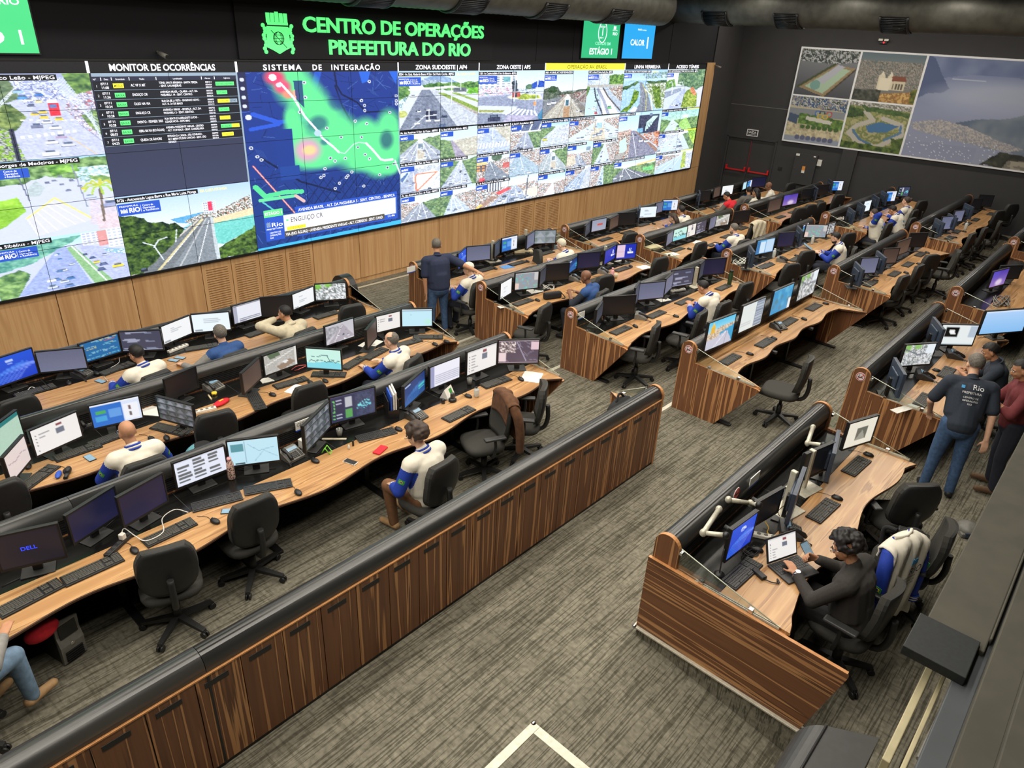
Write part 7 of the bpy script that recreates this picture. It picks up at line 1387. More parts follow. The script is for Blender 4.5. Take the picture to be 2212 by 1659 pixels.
def smartphone(label, p, R_, col='plastic_black'):
    t = thing('smartphone', label, 'phone', p, 0); t.rotation_euler = R_; bm = B(); abox(bm, -.036, .036, -.075, .075, 0, .008, bev=.003); obj('body', bm, col, t); bm = B(); abox(bm, -.033, .033, -.068, .068, .008, .0088); obj('display', bm, 'phone_lcd' if col != 'plastic_white' else 'plastic_black', t); return t
JK = 'white and royal-blue jacket'
sitter('L1', 'A', 865, 630, 'dark-haired person in white and royal-blue jacket typing at the closest long desk', rz=0.15, hair=('short', 'hair_black'), look=(.25, -.25), hands=((-.24, .42, .78), (.10, .42, .78)))
sitter('L1', 'A', 1420, 510, 'grey-haired person in blue 1746 vest with one arm stretched over the desk', rz=0.1, top='vest1746', skin='skin_light', hair=('grey', 'hair_saltpepper'), look=(-.1, -.1), hands=((-.42, .40, .79), (.20, .42, .78)), back=[('1746', .085, -.02, .27, 'mark_white'), ('Rio', .05, .12, .29, 'mark_white')])
sitter('L1', 'A', 1832, 375, 'person in beige hoodie resting cheek on hand', rz=0.15, top='hoodie_beige', hair=('buzz', 'hair_black'), skin='skin_tan', look=(.3, -.15), hands=((-.13, .28, 1.10), (.05, .34, .80)), lean=.25)
sitter('L2', 'A', 822, 1145, 'bald person in white and royal-blue jacket at the second long desk', rz=-0.05, skin='skin_tan', hair=('bald', ''), look=(.1, -.2), glasses=True, hands=((-.16, .38, .78), (.16, .38, .78)), girth=1.12)
sitter('L2', 'B', 733, 705, 'balding person in white RIO jacket reaching for a mouse', rz=0.35, skin='skin_light', hair=('thin', 'hair_saltpepper'), look=(.1, -.1), hands=((-.12, .47, .77), (.16, .36, .79)))
sitter('L3', 'B', 895, 1320, 'dark curly-haired person in white and royal-blue jacket at third long desk', rz=0.1, skin='skin_light', hair=('curly', 'hair_brown'), look=(.25, -.25), glasses=True, legs='brown_trouser', shoes='shoe_tan', hands=((-.2, .3, .62), (.12, .34, .62)), vox=.0095, girth=1.25)
q = at(958, 716, z=0); P7, inf = person('standing person in navy polo and jeans leaning hand on hood', (min(q.x, 1.66), q.y, 0), -.25, pose='stand', top='navy', sleeves='short', legs='denim', shoes='shoe_brown', hair=('buzz', 'hair_saltpepper'), skin='skin_tan', look=(-.45, -.2), lean=.08, hands=((-.25, -.02, .78), ('w', 2.12, -3.87, 1.165)), scale=1.03, girth=1.45, vox=.0095)
sitter('R1', 'P', 950, 560, 'person in pale cap and white-blue jacket seated beside the standing person', rz=0.1, hair=('bald', ''), skin='skin_light', cap_='cloth_white', look=(.3, -.25), lean=-.02, hands=((-.16, .3, .8), (.1, .36, .76)), arms=True)
sitter('R1', 'P', 2060, 270, 'white-haired person with glasses holding a phone in a white jacket', rz=0.1, hair=('short', 'hair_white'), skin='skin_light', look=(.2, -.35), glasses=True, hands=((-.1, .36, .80), (.08, .36, .80)))
sitter('R2', 'D', 465, 1000, 'bald person in blue vest over dark polo looking at a phone', rz=0.15, top='vestrio', skin='skin_brown', hair=('bald', ''), look=(.15, -.3), sleeves='push', hands=((-.13, .36, .86, .5, .2, -.3, .8), (.10, .36, .84)), back=[('RIO', .06, .05, .22, 'mark_white')], arms=False)
sitter('R3', 'D', 1485, 1090, 'person with faded haircut in white RIO jacket bent over phone', rz=-0.05, skin='skin_tan', hair=('buzz', 'hair_black'), look=(.1, -.55), lean=.22, hands=((-.08, .38, .80), (.07, .38, .80)), arms=True)
sitter('a', 'D', 1290, 420, 'dark-haired person in white jacket at the first mid-room desk', rz=-0.1, hair=('short', 'hair_black'), skin='skin_tan', look=(.1, -.2))
sitter('a', 'D', 1222, 490, 'brown-haired person half hidden below the second mid-room hood', rz=-0.1, hair=('long', 'hair_brown'), skin='skin_light', top='grey_tee', look=(.3, -.35), seat=.42)
sitter('a2', 'D', 1632, 285, 'person in red vest at the fire-door desk', rz=-0.1, top='redvest', hair=('buzz', 'hair_black'), skin='skin_tan', look=(.2, -.5), lean=.2, back=[('Claro', .09, .0, .24, 'mark_white')])
sitter('a2', 'D', 1830, 240, 'person in dark grey t-shirt leaning at the fire-door desk', rz=-0.7, top='grey_tee', sleeves='short', hair=('buzz', 'hair_black'), skin='skin_tan', look=(-.1, -.2), hands=((-.2, .3, .8), (.22, .36, .8)))
sitter('a2', 'D', 1940, 265, 'person with long black hair between two colleagues', rz=-0.2, top='cloth_white', hair=('long', 'hair_black'), skin='skin_tan', look=(.1, -.2))
sitter('a2', 'D', 2052, 210, 'shaven-headed person in white shirt at far end of fire-door desk', rz=0.3, top='cloth_white', hair=('bald', ''), skin='skin_brown', look=(.1, -.3))
sitter('b', 'D', 1750, 580, 'grey-haired person in white-blue jacket at the second mid-room desk', rz=-0.2, hair=('short', 'hair_saltpepper'), skin='skin_light', look=(.1, -.25), beard='hair_saltpepper')
sitter('c', 'E', 610, 645, 'bearded person with glasses holding a tablet in white-blue jacket', rz=0.25, hair=('short', 'hair_black'), skin='skin_light', look=(.05, -.4), beard='hair_black', hands=((-.12, .42, .80), (.10, .42, .80)), lean=.2)
sitter('c2', 'E', 935, 440, 'person in white-blue jacket and headphones with hand at ear', rz=-0.1, hair=('buzz', 'hair_brown'), skin='skin_light', look=(0, -.3), lean=.25, hands=((-.1, .16, 1.12), (.12, .4, .78)))
sitter('c2', 'E', 1095, 410, 'person in white-blue jacket half hidden between two colleagues', rz=-0.1, hair=('short', 'hair_black'), skin='skin_tan', look=(0, -.5), lean=.4)
sitter('c2', 'E', 1185, 330, 'person with tied-back hair and headset in white-blue jacket', rz=-0.1, hair=('bun', 'hair_brown'), skin='skin_light', look=(0, -.15), lean=.05)
_, i23 = sitter('e', 'Q', 985, 235, 'standing person in dark polo with white city print and jeans, bending over desk', rz=-1.25, pose='stand', top='polo_dark', sleeves='short', legs='denim', shoes='shoe_black', hair=('short', 'hair_saltpepper'), skin='skin_light', lean=.42, look=(.2, -.2), hands=((-.26, .34, .86), (.30, -.06, .72)), scale=1.03, girth=1.15, vox=.0085, back=[('Rio', .085, .05, .385, 'mark_white'), ('PREFEITURA', .035, 0, .335, 'mark_white'), ('CENTRO DE', .027, 0, .285, 'mark_white'), ('OPERAÇÕES', .027, 0, .25, 'mark_white'), ('RIO', .027, 0, .215, 'mark_white'), ('▪', .12, -.09, .37, 'mark_blue')])
sitter('e', 'Q', 1075, 160, 'seated person in dark polo with green sleeve flag', rz=0.15, top='polo_dark', sleeves='push', hair=('short', 'hair_black'), skin='skin_tan', look=(.15, -.45), lean=.2, hands=((-.1, .4, .8), (.12, .4, .8)), vox=.0095)
sitter('e', 'Q', 1255, 265, 'person in grey and maroon shirt holding a tablet at the edge', rz=0.3, pose='stand', top='maroon', sleeves='push', hair=('short', 'hair_black'), skin='skin_tan', legs='navy_trouser', shoes='shoe_brown', look=(.1, -.3), lean=.12, hands=((-.22, .36, 1.22), (.06, .40, 1.04)), vox=.0095, dy=0)
_, cur = sitter('R5', 'F', 1190, 885, 'curly-haired person in charcoal sweater typing on laptop and holding a phone', rz=-0.05, top='charcoal_knit', hair=('curly', 'hair_black'), skin='skin_tan', look=(.15, -.42), lean=.18, glasses=True, hands=((-.13, .45, .79, 0, 0, -1, .25), (.12, .40, .84, -.6, .3, .2, .9)), vox=.0065, girth=1.15, legs='black_cloth', arms=True, look_chair='chair with curly-haired sitter')
w_ = cur['WR'][1]; smartphone('black smartphone held up by the curly-haired person', (w_.x-.01, w_.y+.09, w_.z+.045), (.9, -.35, -.5)); 
bm = B(); t = thing('wristwatch', 'silver wristwatch on the wrist of curly-haired person', 'watch', cur['WR'][0]); d = (cur['WR'][0]-cur['EL'][0]).normalized(); x = d.orthogonal().normalized(); y = d.cross(x); tube(bm, [d*-.012+(x*math.cos(2*PI*k/16)+y*math.sin(2*PI*k/16))*.036 for k in range(17)], .008, 6); obj('strap', bm, 'chrome', t); bm = B(); cyl(bm, Vector((0, 0, .03))-d*.012, Vector((0, 0, .045))-d*.012, .02); obj('dial', bm, 'chrome', t)
# seated person cut by the frame at the counter
p = at(10, 1440, z=.279+.52); person('person in light jeans and grey sneakers cut off by the picture edge', (p.x-.38, p.y-.02, .279), -1.1, top='shirt_grey', legs='denim_light', shoes='shoe_tan', hair=('short', 'hair_black'), look=(0, 0)); chair('L4', p.x-.38, p.y-.02, -1.1, 'chair with sitter in light jeans', False)
w_ = inf['WR'][1]
# ------------------------------------------------------------------ small things on the desks
def on(row, f, u, v, dz=0): return at(*px(f, u, v), z=DT[row]+dz)
def simple(name, label, cat, p, rz, parts_, group=None):
    t = thing(name, label, cat, p, rz, group)
    for nm, fn, mt in parts_:
        bm = B(); fn(bm); obj(nm, bm, mt, t)
    return t
def sheet_of(label, row, f, u, v, rz, wd=.21, ht=.297, m='paper', name='paper_sheet', th=.003, cat='paper', dz=.002):
    p = on(row, f, u, v)
    def pg(bm):
        n = 6; V_ = [[bm.verts.new(((i/n-.5)*wd, (j/n-.5)*ht, th+.004*math.sin(i*1.3+j*.9)**2)) for i in range(n+1)] for j in range(n+1)]
        for j in range(n):
            for i in range(n): bm.faces.new((V_[j][i], V_[j][i+1], V_[j+1][i+1], V_[j+1][i]))
        abox(bm, -wd/2, wd/2, -ht/2, ht/2, 0, th)
    return simple(name, label, cat, p, rz, [('page', pg, m)])
for a in (('stack of white papers at aisle end of third long desk', 'L3', 'B', 1640, 940, .5, .3, .25), ('white sheet standing behind the dark camera-grid monitor', 'L2', 'A', 970, 1010, .7), ('white envelope beside a mouse on second long desk', 'L2', 'A', 1895, 868, .4, .24, .11), ('two printed sheets under the brown screen on second long desk', 'L2', 'B', 600, 725, .3, .32, .22),
    ('paper leaflet spread on the third mid-room desk', 'b', 'D', 1445, 700, .2, .3, .22), ('loose papers at the post of second mid-room desk', 'b', 'D', 1205, 803, -.3, .34, .2), ('white page pack near the far end of second aisle desk', 'R2', 'D', 970, 915, -.2, .28, .2), ('white paper by a keyboard near post of second aisle desk', 'R2', 'P', 1385, 1005, -.3, .24, .12),
    ('open notepad under the grey map monitor', 'R2', 'P', 1735, 822, -.2, .3, .2), ('pad of paper under the pink-window monitor', 'R2', 'D', 770, 865, -.2, .24, .16), ('white sheet below the grey screen on third aisle desk', 'R3', 'D', 1135, 1195, -.3, .24, .18), ('white paper strip along the desk end by standing polo person', 'e', 'Q', 580, 490, -.35, .44, .1), ('yellow pad at the post of third mural-side desk', 'c2', 'E', 730, 555, -.3, .3, .12)):
    sheet_of(a[0], *a[1:6], **dict(zip(('wd', 'ht'), a[6:])), m='paper_beige' if 'yellow' in a[0] else 'paper')
sheet_of('blue sheet on the first aisle desk', 'R1', 'P', 1410, 535, -.2, .26, .18, 'paper_blue'); sheet_of('beige folder stack at post of second mid-room desk', 'b', 'D', 1045, 748, -.2, .42, .24, 'paper_beige', 'folder_stack', .04, 'folder'); sheet_of('crumpled beige envelope on the first aisle desk', 'R1', 'P', 1590, 345, -.5, .42, .24, 'paper_beige', 'envelope', .03, 'envelope')
sheet_of('teal mat under a green gadget on second long desk', 'L2', 'A', 1730, 810, -.2, .18, .13, 'paper', 'note_card', .004, 'card')
def phone_flat(label, row, f, u, v, rz, col='plastic_black'): p = on(row, f, u, v); return smartphone(label, (p.x, p.y, p.z+.001), (0, 0, rz), col)
phone_flat('black smartphone lying near keyboard on the closest long desk', 'L1', 'A', 650, 820, .3); phone_flat('black smartphone on closest long desk, beside its twin near the 1746 vest', 'L1', 'A', 1120, 685, .5); phone_flat('second black smartphone touching the 1746 person’s hand', 'L1', 'A', 1162, 668, .5); phone_flat('white smartphone lying on third long desk', 'L3', 'B', 470, 1490, .3, 'plastic_white'); phone_flat('large black smartphone behind chair on third long desk', 'L3', 'C', 1352, 150, .9); phone_flat('teal-screened smartphone on second long desk', 'L2', 'A', 580, 1315, .1)
for lab_, row, f, u, v, rz, m in (('white power strip beside the 1746 person', 'L1', 'A', 1150, 612, .25, 'plastic_white'), ('black power strip with white charger on third long desk', 'L3', 'C', 705, 352, .55, 'plastic_black'), ('white power strip on second long desk', 'L2', 'A', 1305, 1018, -.2, 'plastic_white'), ('white power strip with plugs on third aisle desk', 'R3', 'D', 1265, 1120, -.3, 'plastic_white'), ('white power strip on the raised desk', 'R5', 'F', 685, 822, -1.1, 'plastic_white')):
    simple('power_strip', lab_, 'power strip', on(row, f, u, v), rz, [('body', lambda bm: abox(bm, -.16, .16, -.028, .028, 0, .035, bev=.006), m), ('sockets', lambda bm: [cyl(bm, (-.12+k*.06, 0, .034), (-.12+k*.06, 0, .037), .018) for k in range(5)], 'plastic_dark' if m == 'plastic_black' else 'plastic_grey')])
p = on('L3', 'C', 728, 330); simple('charger', 'white phone charger plugged in the black power strip', 'charger', (p.x, p.y, p.z+.036), .5, [('body', lambda bm: abox(bm, -.022, .022, -.022, .022, 0, .055, bev=.006), 'plastic_white')])
def wire(label, row, pts, r=.004, m='cable_white', z=.006, cat='cable'):
    P = [at(*px(f, u, v), z=DT[row]+z+dz) for f, u, v, dz in pts]; bm = B(); tube(bm, curve(P, 6), r, 6); t = obj('charging_cable' if 'charg' in label else 'cable', bm, m); return tag(t, label, cat)
wire('white charging cable arching over the keyboard', 'L3', [('C', 712, 300, .04), ('C', 730, 250, .05), ('C', 790, 290, .02), ('C', 860, 322, .02), ('C', 960, 270, .02), ('C', 955, 190, .03), ('C', 1030, 138, .03), ('C', 1108, 155, .0)], .0045)
wire('coiled white cable on second long desk', 'L2', [('A', 1330+45*math.cos(a), 1072+25*math.sin(a), .002*a) for a in [k*.6 for k in range(22)]], .004)
wire('white cable looping by glass on closest long desk', 'L1', [('A', 115, 890, 0), ('A', 160, 895, 0), ('A', 200, 855, .02), ('A', 235, 875, .0), ('A', 180, 905, 0)], .004)
wire('white cable running to keyboard by closest long desk', 'L1', [('A', 770, 665, .03), ('A', 765, 700, .0), ('A', 700, 740, 0), ('A', 670, 780, 0), ('A', 700, 820, 0)], .003)
wire('red cable bundle beside the coastline map monitor', 'L2', [('A', 1880, 745, .01), ('A', 1920, 720, .04), ('A', 1980, 715, .02), ('A', 1930, 740, .03), ('A', 1900, 750, .0)], .005, 'cable_red')
wire('yellow network cable on the raised desk', 'R5', [('F', 725, 735, .03), ('F', 745, 770, .01), ('F', 740, 800, .0), ('F', 790, 830, 0), ('F', 830, 815, 0)], .005, 'cable_yellow')
wire('tangle of black cables behind laptop on raised desk', 'R5', [('F', 640+50*math.cos(k*.9), 905+28*math.sin(k*1.3), .004*(k % 4)) for k in range(18)], .004, 'plastic_black')
wire('pale cable tangle on second aisle desk by phone person', 'R2', [('D', 140+50*math.cos(k*1.1), 1085+22*math.sin(k*1.7), .004*(k % 4)) for k in range(16)], .005, 'cable_white')
wire('tan cable heap at post of first mid-room desk', 'a', [('D', 380+35*math.cos(k*1.2), 570+22*math.sin(k*1.9), .02*(k % 4)) for k in range(18)], .012, 'hoodie_beige')
wire('pale cable heap at post of fire-door desk', 'a2', [('D', 1310+40*math.cos(k*1.2), 340+18*math.sin(k*1.9), .02*(k % 4)) for k in range(14)], .012, 'cable_white')
wire('pale cable heap at post of third mid-room desk', 'c', [('D', 1800+60*math.cos(k*1.2), 860+30*math.sin(k*1.9), .014*(k % 5)) for k in range(20)], .010, 'cable_white')
wire('pale cable heap at post of third mural-side desk', 'c2', [('E', 640+40*math.cos(k*1.2), 475+14*math.sin(k*1.9), .02*(k % 4)) for k in range(16)], .012, 'cable_white')
wire('pale cable heap at post of fourth mural-side desk', 'd2', [('E', 1430+40*math.cos(k*1.2), 545+22*math.sin(k*1.9), .02*(k % 4)) for k in range(16)], .012, 'cable_white')
wire('pale cable heap on the fifth mural-side desk', 'e2', [('E', 2020+70*math.cos(k*1.2), 1180+45*math.sin(k*1.9), .014*(k % 4)) for k in range(20)], .010, 'plastic_grey')
def bottle(label, row, f, u, v, r, h, m, capm, neck=.4, name='bottle', pump=False):
    return simple(name, label, 'bottle', on(row, f, u, v), 0, [('body', lambda bm: lathe(bm, [(r*.9, 0), (r, .01), (r, h*.72), (r*.85, h*.8), (r*neck, h*.87), (r*neck, h*.9)]), m), ('cap', (lambda bm: (cyl(bm, (0, 0, h*.9), (0, 0, h*1.02), r*neck*.7), abox(bm, -.04, .008, -.008, .008, h*1.0, h*1.04))) if pump else (lambda bm: cyl(bm, (0, 0, h*.9), (0, 0, h), r*neck*1.15)), capm)])
m, nt, b = _new('leopard'); n = nt.nodes.new('ShaderNodeTexVoronoi'); n.inputs['Scale'].default_value = 70; tc = nt.nodes.new('ShaderNodeTexCoord'); rp = nt.nodes.new('ShaderNodeValToRGB'); rp.color_ramp.elements[0].color = (.03, .02, .02, 1); rp.color_ramp.elements[1].color = (.75, .5, .42, 1); rp.color_ramp.elements[0].position = .25; rp.color_ramp.elements[1].position = .4; rp.color_ramp.interpolation = 'CONSTANT'
nt.links.new(tc.outputs['Object'], n.inputs['Vector']); nt.links.new(n.outputs['Distance'], rp.inputs[0]); nt.links.new(rp.outputs[0], b.inputs['Base Color'])
mat('clear_plastic', (196, 200, 196), .15); mat('tumbler', (120, 122, 116), .1)
bottle('leopard-print flask on third long desk', 'L3', 'A', 1497, 1445, .036, .24, 'leopard', 'pink_plastic', .55); bottle('pink water bottle on second aisle desk', 'R2', 'D', 687, 1030, .036, .25, 'pink_plastic', 'pink_plastic', .5); bottle('dark green flask at far end of third aisle desk', 'R3', 'D', 1708, 1070, .04, .29, 'green_plastic', 'plastic_black', .8)
bottle('white spray can behind monitors on second long desk', 'L2', 'B', 275, 748, .028, .15, 'plastic_white', 'plastic_white', .7); bottle('hand-gel pump bottle on third long desk', 'L3', 'B', 1283, 1065, .034, .13, 'clear_plastic', 'plastic_black', .5, pump=True); bottle('clear gel bottle behind navy monitors on third long desk', 'L3', 'A', 1100, 1480, .036, .16, 'clear_plastic', 'plastic_white', .5, pump=True)
bottle('clear pump bottle on fourth mural-side desk', 'd2', 'E', 1710, 575, .04, .2, 'clear_plastic', 'plastic_white', .5, pump=True); bottle('clear water bottle by tablet person', 'c', 'E', 405, 700, .035, .2, 'clear_plastic', 'plastic_white', .5); bottle('clear water bottle beside grey phone on third mid-room desk', 'c', 'E', 80, 815, .035, .2, 'clear_plastic', 'plastic_white', .5); bottle('small white bottle by red case', 'L3', 'B', 460, 1405, .012, .05, 'plastic_white', 'plastic_white', .6)
simple('coffee_pot', 'pale green cup beside pink bottle', 'cup', on('R2', 'D', 722, 1010), 0, [('body', lambda bm: lathe(bm, [(.03, 0), (.04, .09), (.037, .09), (.028, .005)]), 'hoodie_beige')])
for lab_, row, f, u, v in (('glass tumbler beside the dashboard monitor', 'L3', 'B', 400, 1320), ('glass tumbler below the table monitor', 'L3', 'B', 1238, 988), ('small glass jar by cable on closest long desk', 'L1', 'A', 185, 945)):
    simple('glass_tumbler', lab_, 'glass', on(row, f, u, v), 0, [('body', lambda bm: lathe(bm, [(.027, 0), (.036, .09), (.033, .09), (.025, .008)]), 'tumbler')])
# file rack, calendar, case, pouch and small gear
p = on('L3', 'B', 735, 1170)
simple('file_rack', 'black file rack holding blue and clear folders', 'file rack', p, 1.1, [('rack', lambda bm: [abox(bm, -.13, .13, y-.004, y+.004, 0, .22) for y in (-.06, .06)]+[abox(bm, -.13, .13, -.06, .06, 0, .01)]+[abox(bm, -.134, -.126, -.06, .06, 0, .1)]+[abox(bm, -.1+k*.07, -.06+k*.07, -.066, -.06, .05, .17, 1) for k in range(3)], ['plastic_black', 'plastic_white'])])
for k, (y, m_) in enumerate(((-.035, 'paper'), (-.01, 'paper'), (.02, 'blue_folder'))):
    simple('folder', ['clear folder of papers standing in the file rack', 'white folder in the middle of the file rack', 'blue folder standing in the file rack'][k], 'folder', (p.x, p.y, p.z+.012), 1.1, [('cover', lambda bm: abox(bm, -.115, .135, y-.009, y+.009, 0, .30-.02*k, bev=.004), m_)])
p = on('L3', 'B', 1095, 1062); simple('desk_calendar', 'small tent calendar with green picture on third long desk', 'calendar', p, .35, [('stand', lambda bm: (prism(bm, [(-.09, -.06, 0), (-.09, 0, .12), (-.09, .06, 0)], (.18, 0, 0)), abox(bm, .0, .06, -.055, -.035, .02, .08, 1, M=Matrix.Rotation(-.45, 4, 'X'))), ['paper', 'flag_green'])])
p = on('L3', 'B', 662, 1415); simple('phone_case', 'red flip case lying on third long desk', 'case', p, .35, [('cover', lambda bm: abox(bm, -.085, .085, -.045, .045, 0, .018, bev=.006), 'shirt_red')])
p = on('L2', 'A', 1432, 965); simple('pouch', 'red pouch with yellow tag on second long desk', 'pouch', p, .3, [('body', lambda bm: (ell(bm, (0, 0, .025), (.12, .055, .028)), abox(bm, -.03, .03, -.01, .01, .045, .055, 1)), ['shirt_red', 'yellow'])])
p = on('L2', 'A', 1384, 903); simple('tape_roll', 'yellow tape roll beside grey phone', 'tape', p, 0, [('ring', lambda bm: lathe(bm, [(.018, 0), (.032, 0), (.032, .03), (.018, .03)]), 'yellow')])
p = on('L2', 'A', 1356, 925); simple('marker', 'pale yellow highlighter beside yellow tape roll', 'marker', p, 1.4, [('body', lambda bm: cyl(bm, (-.06, 0, .01), (.06, 0, .01), .01), 'paper_beige')])
p = on('L3', 'B', 343, 1430); simple('phone_holder', 'lime green folding phone holder on third long desk', 'phone holder', p, .6, [('frame', lambda bm: (tube(bm, [(-.03, 0, .0), (-.03, .05, .07), (.03, .05, .07), (.03, 0, 0), (-.03, 0, 0)], .006, 6), tube(bm, [(-.03, .09, .0), (-.03, .05, .07)], .006, 6), tube(bm, [(.03, .09, .0), (.03, .05, .07)], .006, 6)), 'lime')])
p = on('L3', 'B', 1128, 1095); simple('charging_cradle', 'black headset charging base on third long desk', 'base', p, .3, [('foot', lambda bm: lathe(bm, [(.05, 0), (.05, .03), (.03, .045)]), 'plastic_black'), ('cradle', lambda bm: abox(bm, -.025, .025, -.02, .02, .04, .11, bev=.008), 'plastic_dark')])
p = on('L3', 'B', 1068, 1110); simple('webcam', 'small round webcam beside headset base', 'webcam', p, 0, [('ball', lambda bm: ell(bm, (0, 0, .04), (.026, .026, .026)), 'plastic_black'), ('foot', lambda bm: cyl(bm, (0, 0, 0), (0, 0, .02), .022), 'plastic_dark')])
p = on('L3', 'B', 175, 1400); simple('signal_box', 'white adapter block with sockets beside grey phone', 'adapter', p, .1, [('body', lambda bm: abox(bm, -.03, .03, -.07, .07, 0, .1, bev=.006), 'plastic_white'), ('sockets', lambda bm: [abox(bm, -.015, .015, -.074, -.07, .02+k*.028, .038+k*.028) for k in range(3)], 'plastic_dark')])
p = on('L3', 'A', 1330, 1500); simple('computer_case', 'black small computer under the grey-cards monitor', 'computer', p, -.05, [('body', lambda bm: abox(bm, -.17, .17, -.12, .12, 0, .075, bev=.006), 'plastic_dark'), ('badge', lambda bm: abox(bm, -.01, .01, -.122, -.119, .03, .042), 'chrome')]) if False else None
p = on('L3', 'B', 365, 1340); simple('ruler', 'pale ruler lying under the dashboard monitor', 'ruler', p, -.75, [('strip', lambda bm: abox(bm, -.13, .13, -.016, .016, 0, .004), 'hoodie_beige')])
p = on('L3', 'B', 487, 1385); simple('lighter', 'small black stick lighter on third long desk', 'lighter', p, 0, [('body', lambda bm: abox(bm, -.01, .01, -.007, .007, 0, .07, bev=.003), 'plastic_black')])
p = on('L2', 'A', 380, 1430); simple('glasses_case', 'blue glasses case on second long desk', 'case', p, 1.1, [('body', lambda bm: ell(bm, (0, 0, .02), (.07, .028, .02)), 'blue_folder')])
p = on('L2', 'A', 440, 1420); simple('barcode_scanner', 'black curved scanner beside blue glasses case', 'scanner', p, 1.0, [('body', lambda bm: (ell(bm, (.03, 0, .035), (.05, .03, .035)), tube(bm, [(.02, 0, .02), (-.09, 0, .015)], .02, 8)), 'plastic_black')])
p = on('R2', 'P', 1950, 910); simple('handbag', 'black toiletry bag on second aisle desk', 'bag', p, -.35, [('body', lambda bm: (abox(bm, -.17, .17, -.055, .055, 0, .12, bev=.03)), 'black_cloth'), ('strap', lambda bm: tube(bm, curve([(.16, 0, .1), (.22, -.05, .03), (.2, -.09, .01), (.15, -.08, .01)], 5), .008, 6), 'black_cloth'), ('zip', lambda bm: abox(bm, -.15, .15, -.004, .004, .118, .123), 'plastic_grey')])
def headset(label, row, f, u, v, rz):
    p = on(row, f, u, v); return simple('headset', label, 'headset', p, rz, [('band', lambda bm: tube(bm, [(.085*math.cos(a), .06+.1*math.sin(a)*.6, .02+.07*math.sin(a)) for a in [PI*k/12 for k in range(13)]], .011, 7), 'brown_jacket'), ('ear_pad', lambda bm: ell(bm, (-.085, .05, .035), (.025, .042, .036)), 'plastic_black'), ('ear_pad', lambda bm: ell(bm, (.085, .05, .035), (.025, .042, .036)), 'plastic_black')])
headset('black and tan headset on third aisle desk', 'R3', 'D', 665, 1395, .3); headset('dark headset beside website monitor on first aisle desk', 'R1', 'P', 1425, 400, .3)
p = on('R3', 'D', 1345, 1088); simple('paper_cup', 'glass with blue paper near code monitor', 'cup', p, 0, [('body', lambda bm: lathe(bm, [(.035, 0), (.042, .09), (.039, .09), (.03, .006)]), 'clear_plastic')])
# desk-end name cards and stickers on slat rails
for lab_, row, f, u, v in (('white card on the slat rail of first aisle desk', 'R1', 'P', 265, 560), ('white card on the slat rail of third aisle desk', 'R3', 'D', 418, 1330), ('white CET-RIO name plate on third long desk', 'L3', 'B', 165, 1240), ('white notice on slat rail of raised desk', 'R5', 'F', 662, 490)):
    p = at(*px(f, u, v), Y=YB[row]-.205); simple('name_card', lab_, 'card', (p.x, p.y, p.z), 0, [('plate', lambda bm: (abox(bm, -.1, .1, -.008, 0, -.05, .05), abox(bm, -.1, .1, -.009, 0, -.065, -.05, 1)), ['paper', 'blue_folder'])])
p = at(*px('B', 165, 1240), Y=YB['L3']-.22); text('CET-RIO', .05, V(p.x-.08, p.y, p.z-.01), 'ink', [o for o in bpy.data.objects if o.name.startswith('name_card') and 'CET' in o['label']][0]).matrix_parent_inverse = Matrix.Translation((-at(*px('B', 165, 1240), Y=YB['L3']-.205)))
p = at(*px('F', 560, 572), Y=YB['R5']-.206); t = thing('no_smoking_sticker', 'round no-smoking sticker on slat rail of raised desk', 'sign', p, -PI/2); s_ = obj_sign(t, (0, 0, 0), -1); s_.rotation_euler = (0, 0, PI)
# silver monitor poles and arms
def pole(label, row, f, u, v, h=.42):
    return simple('monitor_pole', label, 'monitor stand', on(row, f, u, v), -.2, [('column', lambda bm: abox(bm, -.022, .022, -.03, .03, .01, h, bev=.008), 'alloy'), ('foot_plate', lambda bm: abox(bm, -.15, .15, -.13, .1, 0, .012, bev=.004), 'alloy')])
pole('silver monitor pole between grey and dark screens on first aisle desk', 'R1', 'P', 1235, 460); pole('silver monitor pole by four-camera monitor on first aisle desk', 'R1', 'P', 1625, 315); pole('silver monitor pole beside bent-over RIO jacket person', 'R3', 'D', 1405, 1075, .36); pole('silver monitor pole near city-wallpaper monitor', 'R2', 'D', 622, 880, .36); pole('tall silver monitor pole on raised desk by black phone', 'R5', 'F', 835, 670, .44); pole('silver monitor pole in middle of raised desk', 'R5', 'F', 940, 540, .44)
def arm_(label, u0, v0, u1, v1, u2, v2):
    a, b2, c = [at(*px('F', u, v), Y=YB['R5']-dy) for u, v, dy in ((u0, v0, .22), (u1, v1, .34), (u2, v2, .50))]; t = thing('monitor_mount', label, 'monitor mount', a)
    bm = B(); tube(bm, [a-a, b2-a], .022, 8); ell(bm, (0, 0, 0), (.03, .03, .035)); obj('upper_arm', bm, 'alloy', t); bm = B(); tube(bm, [b2-a, c-a], .02, 8); ell(bm, b2-a, (.03, .03, .035)); obj('lower_arm', bm, 'alloy', t); bm = B(); ell(bm, c-a, (.03, .03, .03)); obj('joint', bm, 'plastic_black', t)
arm_('grey jointed monitor arm behind blue wallpaper screen on raised desk', 460, 665, 370, 800, 500, 815); arm_('grey jointed monitor arm behind black screen on raised desk', 515, 610, 640, 630, 690, 640); arm_('grey jointed monitor arm at far end of raised desk', 1000, 195, 970, 285, 1060, 295)
